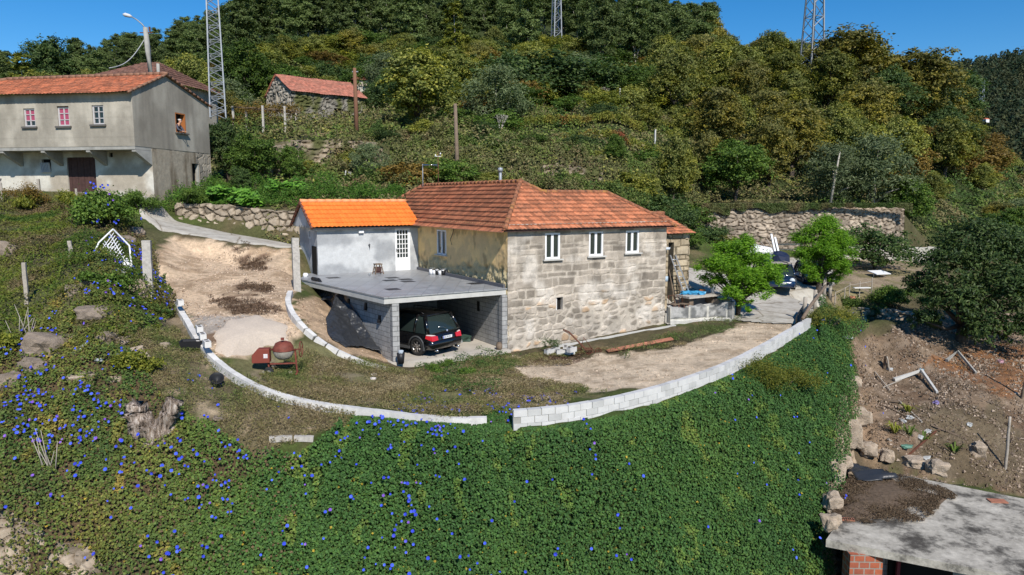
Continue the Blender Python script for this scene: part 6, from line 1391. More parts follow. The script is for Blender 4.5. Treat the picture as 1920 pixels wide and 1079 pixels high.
# ------------------------------------------------------------------ things on the terrace
q = Z(709, 514, SZ + .012); st = thing('wooden_stool', 'small dark wooden stool standing on the carport terrace near the glazed door', 'stool', q, A31)
st.location = (q[0], q[1], SZ + .013)
m = MB(); m.box((0, 0, .5), (.36, .36, .05)); m.build('seat', MT['wood'], st)
for sx in (-1, 1):
    for sy_ in (-1, 1):
        m = MB(); m.tube([(sx * .22, sy_ * .2, 0), (sx * .13, sy_ * .13, .48)], .03, 4, smooth=False, sq=True); m.build('leg', MT['wood'], st)
m = MB(); m.box((0, -.19, .1), (.38, .03, .05)); m.box((0, .19, .1), (.38, .03, .05)); m.box((0, 0, .25), (.28, .26, .22)); m.build('stretchers', MT['wood_d'], st)
fg = [('white and black spray bag', 0), ('dark round pot', 1)]
for k in range(6):
    q = Z(809 + 5.6 * k, 515 + .35 * k, SZ + .013); cr = thing('paint_tub', ['white paint tub at the left end of the row along the yellow wall', 'white tub, second in the row along the yellow wall', 'dark rimmed tub, third in the row along the yellow wall', 'white tub, fourth in the row along the yellow wall', 'black tub, fifth in the row along the yellow wall', 'black tub at the right end of the row along the yellow wall'][k], 'tub', (q[0], q[1], SZ + .013), k * .7, 'tubs lined up along the yellow wall')
    m = MB(); m.lathe([(.001, 0), (.1, 0), (.115, .24), (.1, .24), (.09, .03), (.001, .03)], 14); m.build('tub_body', MT['white'] if k not in (2, 4, 5) else MT['black'], cr)
    m = MB(); m.lathe([(.001, .235), (.118, .235), (.122, .26), (.001, .27)], 14); m.build('lid', MT['black'] if k % 2 else MT['white'], cr)
    m = MB(); m.tube([(-.11, 0, .22), (-.06, 0, .33), (.06, 0, .33), (.11, 0, .22)], .008, 5); m.build('handle', MT['steel'], cr)
q = Z(693, 517, SZ + .012); m = MB(); m.lathe([(.001, 0), (.05, 0), (.055, .1), (.001, .11)], 10, (q[0], q[1], SZ + .013)); tag(m.build('small_can', MT['steel']), 'tiny metal can on the terrace left of the stool', 'can')
q = Z(590, 527, SZ + .02); m = MB(); m.tube([(q[0] - .15, q[1] + .2, SZ + .1), (q[0] + .25, q[1] - .25, SZ + .1)], .09, 8); m.tube([(q[0] + .25, q[1] - .25, SZ + .1), (q[0] + .6, q[1] - .6, SZ - .2)], [.09, .05], 8); tag(m.build('membrane_roll', MT['black']), 'small roll of black membrane on the left corner of the terrace', 'roll')
q = Z(573, 520, SZ); m = MB(); m.stone((q[0], q[1], SZ + .1), (.25, .2, .22), 4); tag(m.build('white_bag', MT['white']), 'small white bag on the left end of the terrace slab', 'bag')
# in the carport
q = Z(751, 683, .19); bk = thing('black_bucket', 'black bucket just inside the left pillar of the carport', 'bucket', (q[0], q[1] + .1, .192)); m = MB(); m.lathe([(.001, 0), (.12, 0), (.16, .42), (.14, .42), (.11, .04), (.001, .04)], 16); m.build('pail', MT['black'], bk); m = MB(); m.stone((0, 0, .45), (.2, .16, .18), 2); m.build('rag', flat('pale_rag', (.4, .45, .5)), bk)
q = Z(868, 640, .19); m = MB(); m.stone((q[0], q[1], .3), (.75, .5, .35), 8, rough=.35); m.stone((q[0] - .25, q[1] - .2, .25), (.5, .35, .2), 9, 1, rough=.35); m.stone((q[0] + .25, q[1] + .1, .27), (.45, .4, .28), 11, 2, rough=.3)
tag(m.build('tarpaulin_bundle', [flat('dark_green_tarp', (.03, .06, .045)), flat('grey_tarp', (.2, .22, .23)), MT['black']]), 'crumpled dark green tarpaulin bundle on the floor behind the black car', 'tarpaulin')
q = Z(936, 656, .19); m = MB(); m.lathe([(.001, 0), (.1, 0), (.14, .14), (.12, .26), (.08, .3), (.1, .33), (.001, .3)], 14, (q[0], q[1], .19)); tag(m.build('clay_jug', MT['wood']), 'small brown clay jug at the right pillar of the carport', 'jug')
# ------------------------------------------------------------------ along the house front
rc = thing('iron_cart', 'rusty iron hand cart frame leaning at the foot of the granite wall', 'hand cart', (0, 0, 0))
a = Z(1090, 662, .1); x0, y0 = a[0], a[1]
m = MB(); 
for o_ in (-.18, .18): m.tube([(x0 - .75, y0 + .2 + o_, 1.05), (x0 - .5, y0 + .1 + o_, .95), (x0 + .15, y0 - .1 + o_, .3), (x0 + .5, y0 + .0 + o_, .25)], .022, 6)
m.tube([(x0 - .75, y0 + .02, 1.05), (x0 - .75, y0 + .38, 1.05)], .022, 6)
for k in range(4): m.tube([(x0 - .3 + .15 * k, y0 - .15, .75 - .15 * k), (x0 - .3 + .15 * k, y0 + .25, .75 - .15 * k)], .016, 5)
m.tube([(x0 - .05, y0, .15), (x0 + .1, y0 + .1, .75), (x0 + .5, y0 + .1, .2)], .02, 6); m.tube([(x0 - .2, y0 - .1, .12), (x0 + .9, y0 + .1, .12)], .028, 6); m.build('frame', MT['rust'], rc)
for dx_ in (-.1, .3, .7):
    m = MB(); n_ = 16; m.tube([(x0 + dx_ + math.cos(2 * math.pi * k / n_) * .13, y0 - .12, .2 + math.sin(2 * math.pi * k / n_) * .13) for k in range(n_ + 1)], .02, 5)
    for k in range(4): m.tube([(x0 + dx_, y0 - .12, .2), (x0 + dx_ + math.cos(k * 1.57) * .13, y0 - .12, .2 + math.sin(k * 1.57) * .13)], .012, 4)
    m.build('wheel', MT['rust'], rc)
bp = [(1030, 661, .2, 'grey block tilted against the wall at the left of the broken pile'), (1042, 657, .5, 'grey block lying in the middle of the broken pile'), (1052, 662, -.3, 'broken block at the front of the pile by the wall'), (1068, 662, .1, 'hollow block beside the rusty cart, right end of the pile'), (1072, 657, .3, 'upper hollow block stacked beside the rusty cart'), (1060, 655, 1.0, 'block standing behind the pile against the granite wall')]
for k, (px, py, r__, lb) in enumerate(bp): block(px, py + 3, .12 + (.2 if k == 4 else 0), .5 + r__, lb, True, (.42, .2, .2), 'concrete blocks piled by the house wall', kb[1])
a = Z(1140, 653, .35); c_ = Z(1262, 628, .75); m = MB(); pp0 = (a[0], a[1], .2); pp1 = (c_[0], c_[1], .55)
for off__, z_ in ((0, 0), (.14, .02)): m.tube([(pp0[0] + off__ * -.3, pp0[1] + off__, pp0[2] + z_), (pp1[0] + off__ * -.3, pp1[1] + off__, pp1[2] + z_)], .05, 10)
o = m.build('drain_pipes', MT['claypipe']); tag(o, 'long terracotta coloured pipes lying along the foot of the granite wall', 'pipes')
m = MB(); k0 = Z(1092, 655, .05)
m2 = [HL(2.2, -.35, .02), HL(3.5, -.4, .05), HL(5.2, -.45, .15), HL(7, -.5, .25), HL(9, -.75, .38)]
block_run('stone_kerb', 'thin cement strip along the weeds at the foot of the granite house', 'kerb', [(p[0], p[1], p[2] + .12) for p in m2], .25, .16, 1, [MT['concrete_l'], MT['granite'], MT['concrete']], .9, seed=8)
# items on the yard beside the annex
zy = .95
tb = thing('stone_table', 'stone slab table cluttered with blue and orange junk beside the annex', 'table', HL(11.5, .15, zy), A31)
m = MB(); m.box((0, 0, .72), (2.4, 1.0, .1)); m.build('tabletop', MT['granite'], tb)
for dx_ in (-.85, .85):
    m = MB(); m.box((dx_, 0, .335), (.28, .6, .66)); m.build('leg', MT['wood'], tb)
q = HL(11.1, .2, zy + .775); m = MB()
for k in range(5): m.stone((q[0] + (k - 2) * .22, q[1] + .1 * (k % 2), q[2] + .08), (.4, .3, .2), k + 20, rough=.4)
tag(m.build('blue_tarpaulin', flat('bright_blue_plastic', (.05, .28, .5), .4)), 'crumpled bright blue plastic sheet on the stone table', 'tarpaulin')
q = HL(11.9, .35, zy + .775); m = MB(); m.lathe([(.001, 0), (.14, 0), (.17, .2), (.001, .2)], 14, q); tag(m.build('orange_tub', flat('orange_plastic', (.7, .22, .05), .5)), 'orange plastic tub on the stone table beside the blue sheet', 'tub')
q = HL(12.4, .1, zy + .775); m = MB(); m.lathe([(.001, 0), (.1, 0), (.12, .28), (.09, .33), (.001, .33)], 14, q); tag(m.build('white_jerrycan', MT['white']), 'white plastic container at the right end of the stone table', 'container')
for k, (u_, v_, lb) in enumerate(((9.5, -.12, 'iron chair by the house corner in front of the stone table'), (10.0, -.25, 'second iron chair, left of the cut log, before the stone table'), (13.0, -.35, 'low bench frame right of the cut log on the yard edge'))):
    ch = thing('iron_chair', lb, 'chair', HL(u_, v_, zy), A31 + .2 * k, 'iron seats on the raised yard')
    m = MB(); m.box((0, 0, .44), (.4, .4, .03)); m.build('seat', MT['wood'], ch)
    for sx in (-1, 1):
        for sy_ in (-1, 1): m = MB(); m.tube([(sx * .18, sy_ * .18, 0), (sx * .17, sy_ * .17, .43)], .018, 6); m.build('leg', MT['rust'], ch)
    if k < 2: m = MB(); m.tube([(-.18, .18, .43), (-.19, .22, .85), (.19, .22, .85), (.18, .18, .43)], .016, 6); m.build('backrest', MT['rust'], ch)
q = HL(12.1, -.75, zy + .2); lg = thing('cut_log', 'thick sawn log block lying at the edge of the raised yard', 'log', q, A31 + .1)
m = MB(); m.tube([(-.42, 0, .12), (.0, 0, .13), (.42, 0, .12)], [.3, .32, .3], 14, smooth=False); m.build('trunk_section', M_simple('log_bark', (.28, .21, .15), .95, .4, 6, .9, bd=.04), lg); m = MB(); m.box((-.2, 0, -.16), (.15, .6, .1)); m.box((.25, 0, -.16), (.15, .6, .1)); m.build('bearers', MT['wood'], lg)
ldr = [(10.75, 1.1, 'aluminium ladder leaning in the doorway of the annex'), (10.85, 1.1, 'old wooden plank leaning beside the ladder on the annex wall'), (10.45, 1.1, 'dark stick leaning left of the ladder on the annex wall')]
for k, (u_, v_, lb) in enumerate(ldr):
    if k == 0:
        m = MB()
        for s in (-.18, .18): m.tube([HL(u_ + .35 + s, v_ - .9, zy + .02), HL(u_ - .2 + s, v_ + .05, zy + 2.75)], .035, 4, smooth=False, sq=True)
        for j in range(9):
            f_ = (j + .7) / 9.5; m.tube([HL(u_ + .35 - .18 - .55 * f_, v_ - .9 + .95 * f_, zy + .02 + 2.73 * f_), HL(u_ + .35 + .18 - .55 * f_, v_ - .9 + .95 * f_, zy + .02 + 2.73 * f_)], .02, 6)
        tag(m.build('ladder', flat('aluminium', (.5, .52, .55), .4, .5)), lb, 'ladder')
    else:
        m = MB(); m.tube([HL(u_ - (.1 if k == 2 else -.2), v_ - .5, zy), HL(u_ - (.15 if k == 2 else 0), v_ + .05, zy + (1.7 if k == 1 else 2.0))], .05 if k == 1 else .03, 4, smooth=False, sq=True); tag(m.build('plank' if k == 1 else 'stick', MT['wood']), lb, 'plank' if k == 1 else 'stick')
q = HL(9.9, 1.0, 4.0); m = MB(); m.lathe([(.001, 0), (.2, 0), (.24, .12), (.001, .14)], 14, q); tag(m.build('white_lamp', flat('pale_enamel', (.55, .6, .65), .4)), 'pale round lamp fixed high on the annex wall', 'lamp')
q = HL(9.9, 1.0, 2.4); m = MB(); m.lathe([(.001, 0), (.16, 0), (.16, .25), (.001, .26)], 14, q); tag(m.build('meter_box', flat('pale_blue_grey', (.4, .5, .6), .5)), 'pale blue round box fixed midway up the annex wall', 'box')
# behind the trees in the yard: white covered trailer with poles
q = hit(1418, 500); tr = thing('covered_trailer', 'white covered trailer loaded with long poles behind the two bright trees', 'trailer', (q[0], q[1] + 1.5, q[2]), R(15)); tr.scale = (.8, .8, .75)
m = MB(); m.box((0, 0, .7), (3.2, 1.7, .5)); m.build('box_body', flat('blue_grey_metal', (.12, .14, .18)), tr)
m = MB(); loft([(x_, [(.01, .95), (.85, .95), (.86, 1.2), (.6, 1.5 + .1 * math.sin(x_ * 2)), (.01, 1.65 + .12 * math.sin(x_ * 3))]) for x_ in [-1.7 + .34 * i for i in range(11)]], m=m); m.build('white_cover', MT['white'], tr)
for s in (-.75, .75): m = MB(); m.lathe([(.001, -.08), (.3, -.08), (.33, 0), (.3, .08), (.001, .08)], 18, (0, s, .32), 'Y'); m.build('wheel', MT['rubber'], tr)
for k, (a, c_, lb) in enumerate((((1462, 512, 50), (1446, 440, 53), 'white pole leaning steeply between the bright trees, left one'), ((1468, 508, 50), (1453, 446, 53), 'white pole leaning steeply between the bright trees, right one'), ((1448, 480, 54), (1425, 452, 57), 'thin pale stick leaning left behind the white trailer'), ((1458, 482, 54), (1438, 450, 57), 'thin pale stick just left of the white poles'))):
    m = MB(); p0_, p1_ = D(*a), D(*c_); m.tube([p0_, p1_], .09 if k < 2 else .035, 4, smooth=False, sq=True); tag(m.build('leaning_pole', MT['white'] if k < 2 else MT['wood_l']), lb, 'pole')
q = D(1477, 480, 56); m = MB(); m.box((q[0], q[1], q[2] + .9), (2.3, .1, .12)); m.box((q[0], q[1], q[2] + .5), (2.2, .08, .1)); m.box((q[0] - 1, q[1], q[2] + .1), (.1, .1, 1.5)); m.box((q[0] + 1, q[1], q[2] + .1), (.1, .1, 1.5)); m.box((q[0], q[1] + .5, q[2] + .93), (2.3, .8, .04)); tag(m.build('metal_rack', MT['chrome']), 'pale metal rack standing against the big stone wall behind the blue car', 'rack')
q = D(1470, 520, 50); m = MB(); m.stone((q[0], q[1] + 1, q[2] + .9), (1.3, 1.2, 1.6), 31, rough=.2); tag(m.build('dark_blue_cover', flat('navy_tarp', (.012, .02, .05), .6)), 'dark blue covered bulk right behind the small blue car', 'cover')
# ------------------------------------------------------------------ left bank odds and ends
q = hit(360, 655); bn = thing('rubber_basin', 'black rectangular mortar basin on the grass beside the long kerb', 'basin', (q[0], q[1], q[2] + .05), R(12))
m = MB(); a_, b__ = .36, .24
m.add([(-a_ * .8, -b__ * .8, 0), (a_ * .8, -b__ * .8, 0), (a_ * .8, b__ * .8, 0), (-a_ * .8, b__ * .8, 0), (-a_, -b__, .26), (a_, -b__, .26), (a_, b__, .26), (-a_, b__, .26), (-a_ * .9, -b__ * .88, .24), (a_ * .9, -b__ * .88, .24), (a_ * .9, b__ * .88, .24), (-a_ * .9, b__ * .88, .24), (-a_ * .74, -b__ * .7, .05), (a_ * .74, -b__ * .7, .05), (a_ * .74, b__ * .7, .05), (-a_ * .74, b__ * .7, .05)], [(3, 2, 1, 0), (0, 1, 5, 4), (1, 2, 6, 5), (2, 3, 7, 6), (3, 0, 4, 7), (4, 5, 9, 8), (5, 6, 10, 9), (6, 7, 11, 10), (7, 4, 8, 11), (8, 9, 13, 12), (9, 10, 14, 13), (10, 11, 15, 14), (11, 8, 12, 15), (12, 13, 14, 15)]); m.build('shell', MT['black'], bn)
m = MB(); m.quad((-.29, -.18, .1), (.29, -.18, .1), (.29, .18, .1), (-.29, .18, .1)); m.build('dried_mortar', flat('dried_mortar', (.2, .22, .22), .5), bn)
q = hit(407, 723); m = MB(); m.lathe([(.001, .0), (.1, 0), (.2, .12), (.22, .2), (.2, .2), (.17, .1), (.001, .03)], 18); o = m.build('rubber_bucket', MT['black']); o.location = (q[0], q[1], q[2] + .12); o.rotation_euler = (.7, .1, .3); tag(o, 'black bowl tipped over on the brown grass below the long kerb', 'bowl')
q = hit(407, 727); 
for k, (p0_, p1_, r_, lb) in enumerate((((136, 672), (168, 655), .075, 'longer grey pipe stub sticking out of the flowering bank'), ((180, 683), (193, 687), .06, 'short grey pipe end right of the longer stub on the bank'))):
    a, c_ = hit(*p0_), hit(*p1_); m = MB(); m.tube([(a[0], a[1], a[2] + .12), (c_[0], c_[1], c_[2] + .2)], r_, 12, caps=True); tag(m.build('pipe', flat('grey_pvc', (.38, .4, .42), .5)), lb, 'pipe')
q = hit(287, 815)
sp = thing('tree_stump', 'weathered forked tree stump amid blue flowers on the bank', 'stump', (q[0], q[1], q[2] - .1), 0)
def limb(m, pts_, rs, seed=0, n=12):
    b0 = len(m.v); L_ = resample(pts_, .06)
    for _ in range(4): L_ = [L_[0]] + [(L_[i - 1] + L_[i] * 2 + L_[i + 1]) / 4 for i in range(1, len(L_) - 1)] + [L_[-1]]
    m.tube(L_, [np.interp(i / (len(L_) - 1), np.linspace(0, 1, len(rs)), rs) for i in range(len(L_))], n, smooth=True)
    for i in range(b0, len(m.v)):
        v = Vector(m.v[i]); d = mnoise.noise_vector(v * 5 + Vector((seed, 0, 0))) * .07; m.v[i] = tuple(v + d)
m = MB(); limb(m, [(.02, 0, -.4), (-.02, 0, .05), (-.06, 0, .35)], [.3, .36, .38], 1, 34); limb(m, [(-.1, 0, .0), (-.3, 0, .4), (-.42, .05, .72), (-.34, .05, 1.0)], [.34, .33, .3, .2], 2, 34); limb(m, [(.05, 0, -.05), (.34, .02, .4), (.55, .05, .8), (.66, .05, 1.08)], [.32, .26, .2, .13], 3, 30); limb(m, [(-.28, 0, .5), (-.5, 0, .7), (-.62, 0, .95)], [.2, .14, .06], 6, 16)
for k in range(len(m.v)):
    v = Vector(m.v[k]); d = mnoise.noise(Vector((v.x * 11, v.y * 11, v.z * 1.2))) * .42; m.v[k] = (v.x * (1 + d * 1.3), v.y * (1 + d * 1.3), v.z + mnoise.noise(Vector((v.x * 12, v.y * 12, 3))) * (.04 + .2 * max(0, v.z - .6)))
m.build('trunk', MT['stump'], sp)
rk = [(180, 590, 1.6, .7, 'large flat grey boulder on the left bank above the brown one'), (95, 650, 2.2, 1.2, 'big brown boulder on the left bank'), (60, 690, 1.4, .8, 'brown boulder just below the big brown one'), (12, 720, 1.2, .9, 'rounded grey rock at the left edge of the picture'), (138, 548, 1.0, .8, 'grey rock beside another halfway up the left bank'), (165, 535, .9, .8, 'pale rock under the fallen gate'), (200, 638, .9, .7, 'small pale block of stone on the bank by the boulders'), (262, 548, 1.2, 1.2, 'tan rock at the foot of the left granite post'), (248, 662, .9, .5, 'cream stone pair member on the bank, upper one'), (262, 672, 1.0, .5, 'cream flat stone on the bank, lower of the pair'), (10, 478, 1.3, 1.4, 'brown rock high on the left bank at the picture edge'), (310, 650, .6, .4, 'small cream stone left of the long kerb'), (155, 710, 1.2, .5, 'pinkish stones showing among the blue flowers'), (230, 640, .7, .4, 'small tan stone near the cream pair'), (240, 455, 1.2, .8, 'mossy stone edge right of the fallen gate'), (255, 440, 1.2, .9, 'rough stone at the corner of the concrete path'), (410, 785, .6, .2, 'flat pale stone showing through the grass above the stump'), (215, 712, .6, .3, 'small pinkish rock above the blue flowers right of the pipes')]
for k, (px, py, w_, h_, lb) in enumerate(rk):
    q = hit(px, py); sc_ = q[1] / 27; m = MB(); m.stone((0, 0, 0), (w_ * .66, w_ * .5, h_ * .6), k * 2 + 1, rough=.28, n=3); o = m.build('rock', MT['tanrock'] if 'cream' in lb or 'tan' in lb or 'pink' in lb else MT.setdefault('brownrock', M_simple('brown_rock', (.25, .20, .155), .95, .45, 4, .9, bd=.04))); o.location = (q[0], q[1], q[2] + h_ * .04); o.rotation_euler = (.1 * (k % 3), .1, k * 1.3); tag(o, lb, 'rock', 'rocks on the left bank')
for k, (a, c_, lb) in enumerate((((505, 828), (548, 826), 'pale stone beam left half lying at the grass edge above the vines'), ((552, 826), (588, 827), 'pale stone beam right half lying at the grass edge above the vines'))):
    p0_, p1_ = hit(*a), hit(*c_); m = MB(); m.tube([(p0_[0], p0_[1], p0_[2] + .06), ((p0_[0] + p1_[0]) / 2, (p0_[1] + p1_[1]) / 2, (p0_[2] + p1_[2]) / 2 + .07), (p1_[0], p1_[1], p1_[2] + .06)], .11, 4, smooth=False, sq=True); tag(m.build('stone_beam', MT['granite']), lb, 'beam')
for k, (px, py, lb) in enumerate(((702, 704, 'small white pebble on the dry grass, upper one'), (700, 712, 'small white pebble on the dry grass, lower one'), (498, 700, 'pink stone lying under the cement mixer, left'), (545, 700, 'pale stone lying under the cement mixer, right'))):
    q = hit(px, py); m = MB(); m.stone((q[0], q[1], q[2] + .03), (.22, .15, .1), k); tag(m.build('pebble', flat('white_stone', (.6, .55, .5), .9)), lb, 'stone')
# ------------------------------------------------------------------ the man at the window (standing inside, leaning on the sill)
def skin_fig(name, verts, edges_, radii, mat, parent=None, sub=2):
    me = bpy.data.meshes.new(name); me.from_pydata(verts, edges_, []); o = link(name, me, parent)
    o.modifiers.new('skin', 'SKIN'); sk = me.skin_vertices[0].data
    for i, r_ in enumerate(radii): sk[i].radius = (r_, r_) if not hasattr(r_, '__len__') else r_
    sk[0].use_root = True; s_ = o.modifiers.new('sub', 'SUBSURF'); s_.levels = s_.render_levels = sub
    dg = bpy.context.evaluated_depsgraph_get(); me2 = bpy.data.meshes.new_from_object(o.evaluated_get(dg)); o.modifiers.clear(); o.data = me2
    me2.materials.clear(); me2.materials.append(mat)
    for p in me2.polygons: p.use_smooth = True
    return o
wm = (m0 + m1) / 2 - .18
pw = Vector((LO[0] + .0 * lc - wm * ls, LO[1] + .0 * ls + wm * lc, 0))
zs_ = wz0
flz = zs_ - 1.0
pr = thing('person', 'elderly man in a checked shirt leaning with his forearms on the window sill', 'person', (pw.x, pw.y, flz), LA)
# local +x = out of the window
skm = M_simple('skin', (.55, .30, .2), .6, .08, 6, 0)
body_v = [(-.28, 0, .92), (-.24, 0, 1.12), (-.14, 0, 1.32), (-.02, 0, 1.45), (.05, .0, 1.53), (.1, 0, 1.62), (.11, 0, 1.72),   # pelvis, waist, chest, neck base, neck, head, crown
          (-.05, .19, 1.40), (.1, .24, 1.16), (.3, .12, 1.05), (.38, .08, 1.04), (-.05, -.19, 1.40), (.1, -.24, 1.16), (.3, -.1, 1.05), (.38, -.05, 1.045),
          (-.28, .1, .85), (-.3, .12, .47), (-.34, .12, .06), (-.24, .13, .03), (-.28, -.1, .85), (-.3, -.12, .47), (-.34, -.12, .06), (-.24, -.13, .03)]
be = [(0, 1), (1, 2), (2, 3), (3, 4), (4, 5), (5, 6), (3, 7), (7, 8), (8, 9), (9, 10), (3, 11), (11, 12), (12, 13), (13, 14), (0, 15), (15, 16), (16, 17), (17, 18), (0, 19), (19, 20), (20, 21), (21, 22)]
br = [(.15, .12), (.15, .12), (.16, .13), .09, .055, (.085, .1), (.07, .08), .065, .045, .034, .028, .065, .045, .034, .028, .085, .06, .04, .035, .085, .06, .04, .035]
skin_fig('body', body_v, be, br, skm, pr)
sv = [(-.28, 0, .9), (-.24, 0, 1.12), (-.14, 0, 1.32), (-.03, 0, 1.44), (-.05, .19, 1.40), (.1, .24, 1.16), (.28, .13, 1.055), (-.05, -.19, 1.40), (.1, -.24, 1.16), (.28, -.11, 1.055)]
skin_fig('shirt', sv, [(0, 1), (1, 2), (2, 3), (3, 4), (4, 5), (5, 6), (3, 7), (7, 8), (8, 9)], [(.175, .14), (.175, .14), (.18, .15), .1, .08, .06, .046, .08, .06, .046], flat('dark_check_shirt', (.06, .065, .09)), pr)
skin_fig('trousers', [(-.28, 0, .92), (-.28, .1, .85), (-.3, .12, .47), (-.34, .12, .1), (-.28, -.1, .85), (-.3, -.12, .47), (-.34, -.12, .1)], [(0, 1), (1, 2), (2, 3), (0, 4), (4, 5), (5, 6)], [.165, .105, .078, .06, .105, .078, .06], flat('dark_trousers', (.03, .03, .04)), pr)
m = MB(); m.stone((.07, 0, 1.745), (.19, .17, .1), 3, rough=.05); m.build('hair', flat('white_hair', (.6, .58, .56)), pr)
m = MB(); m.stone((.205, 0, 1.655), (.04, .03, .045), 1); m.build('nose', skm, pr)
for s in (-1, 1):
    m = MB(); m.stone((.195, s * .032, 1.68), (.02, .026, .016), 1); m.build('eye', MT['black'], pr); m = MB(); m.stone((.09, s * .094, 1.665), (.045, .02, .06), 1); m.build('ear', skm, pr)
    bx = (.40, s * .065, 1.045)
    for f in range(4): 
        y_ = bx[1] + (f - 1.5) * .021; l_ = (.07, .08, .075, .058)[f]; m = MB(); m.tube([(.40, y_, 1.05), (.40 + l_ * .6, y_, 1.05), (.40 + l_, y_, 1.03)], [.0105, .0095, .007], 7); m.build('finger', skm, pr)
    m = MB(); m.tube([(.39, bx[1] - s * .03, 1.05), (.43, bx[1] - s * .055, 1.05)], [.012, .009], 7); m.build('thumb', skm, pr)
m = MB(); m.box((.198, 0, 1.62), (.012, .045, .008)); m.build('mouth', flat('lips', (.35, .12, .1)), pr)
# ------------------------------------------------------------------ rubbish and timbers on the right earth slope
def lie(name, p0_, p1_, r_, mat, label, cat, up=.08, sq=True, up1=None):
    a, c_ = hit(*p0_), hit(*p1_); m = MB(); m.tube([(a[0], a[1], a[2] + up), (c_[0], c_[1], c_[2] + (up if up1 is None else up1))], r_, 4 if sq else 8, smooth=not sq, sq=sq); return tag(m.build(name, mat), label, cat)
a, b__, c_ = [hit(*p) for p in ((1676, 717), (1727, 706), (1757, 740))]
m = MB(); m.tube([(a[0], a[1], a[2] + .12), (b__[0], b__[1], b__[2] + .3), (c_[0], c_[1], c_[2] + .1)], [.12, .11, .07], 4, smooth=False, sq=True); tag(m.build('bent_beam', MT['concrete_l']), 'pale angled concrete beam lying on the earth slope', 'beam')
a, b__, c_ = [hit(*p) for p in ((1775, 680), (1795, 668), (1830, 703))]
m = MB(); m.tube([(a[0], a[1], a[2] + .1), (b__[0], b__[1], b__[2] + .25), (c_[0], c_[1], c_[2] + .1)], [.1, .09, .06], 4, smooth=False, sq=True); tag(m.build('bent_beam', MT['concrete']), 'grey angled beam in the shade under the big dark tree', 'beam')
for p0_, p1_, r_, mt, lb, ct in (((1685, 755), (1728, 795), .05, 'wood_l', 'long pale plank lying diagonally below the angled beam', 'plank'), ((1655, 753), (1690, 757), .06, 'wood', 'short dark plank end beside the long pale plank', 'plank'), ((1665, 827), (1712, 862), .06, 'wood_l', 'pale timber lying across the green rubbish', 'plank'), ((1700, 860), (1755, 812), .04, 'rust', 'thin dark rod lying across the pale timber', 'rod'), ((1660, 765), (1700, 785), .03, 'wood', 'thin branch on the bare earth left of the long plank', 'branch'), ((1745, 800), (1800, 822), .04, 'wood', 'dark branch in the burnt patch on the slope', 'branch'), ((1690, 715), (1655, 730), .03, 'wood_l', 'thin stick left of the angled beam', 'stick'), ((1640, 700), (1668, 735), .03, 'wood_l', 'thin pale stick high on the earth slope', 'stick'), ((1580, 635), (1597, 636), .09, 'white', 'white pipe end sticking out of the flower covered wall', 'pipe')):
    lie('timber' if ct in ('plank',) else ct, p0_, p1_, r_, MT[mt], lb, ct)
post(1885, 880, 2.3, .12, 'tall grey wooden post in the dry grass near the right edge', MT['wood_l'], name='wooden_post', sq=False)
post(1915, 748, 2.6, .14, 'dark wooden post at the right picture edge on the orange leaves', MT['wood'], name='wooden_post', sq=False, lean=.15)
post(1660, 693, .7, .2, 'short split stake at the top of the earth slope', MT['wood'], name='wooden_post', sq=True, lean=.1); post(1668, 697, .8, .08, 'pale thin stake beside the short split one', MT['wood_l'], name='wooden_post', sq=False, lean=-.25)
rb = random.Random(5)
trash = [(1697, 840, 'green', 'flat green plastic tray among the rubbish'), (1728, 697, 'blue', 'small light blue scrap above the angled beam'), (1693, 792, 'white', 'white plastic bag left of the spiky plants'), (1706, 786, 'white', 'white crumpled bag right next to the other bag'), (1735, 862, 'white', 'long white plastic strip behind the shed roof'), (1722, 822, 'white', 'pale rag beside the spiky plants in the middle of the rubbish'), (1738, 811, 'white', 'small white scrap right of the spiky plants'), (1818, 799, 'white', 'white sliver on the far right of the rubbish'), (1876, 680, 'pink', 'pinkish rags on the orange leaves under the tree'), (1668, 690 + 5, 'white', 'tiny white scrap near the short stake'), (1755, 757, 'purple', 'small purple scrap right of the angled beam')]
for k, (px, py, cl, lb) in enumerate(trash):
    q = hit(px, py); m = MB(); w_ = .3 if k not in (0, 4) else .5; m.stone((0, 0, 0), (w_, w_ * .6, .14), k + 40, rough=.5, n=2); o = m.build('rubbish_scrap', flat('scrap_' + cl, {'green': (.1, .22, .16), 'blue': (.2, .45, .6), 'white': (.45, .46, .45), 'pink': (.5, .3, .35), 'purple': (.2, .16, .35)}[cl], .5)); o.location = (q[0], q[1], q[2] + .06); o.rotation_euler = (0, 0, k); tag(o, lb, 'rubbish')
# ------------------------------------------------------------------ vegetation
def leaf_mesh(name, P_, N_, size, mat, cols=None, asp=.62, fold=.18, r=None):
    r = r or rng; n = len(P_); N_ = N_ / np.maximum(np.linalg.norm(N_, axis=1, keepdims=True), 1e-6)
    a = np.cross(N_, r.normal(size=(n, 3))); a /= np.maximum(np.linalg.norm(a, axis=1, keepdims=True), 1e-6); b_ = np.cross(N_, a)
    s = np.asarray(size).reshape(-1, 1) if hasattr(size, '__len__') else size
    v0 = P_ - a * s * .5; v1 = P_ + b_ * s * .5 * asp - N_ * s * fold; v2 = P_ + a * s * .5; v3 = P_ - b_ * s * .5 * asp - N_ * s * fold
    V_ = np.stack([v0, v1, v2, v3], 1).reshape(-1, 3); k = np.arange(n)[:, None] * 4
    Fa = np.concatenate([k + np.array([[0, 1, 2]]), k + np.array([[0, 2, 3]])], 1).reshape(-1, 3)
    return np_mesh(name, V_, Fa, mat, None if cols is None else np.repeat(cols, 4, 0))
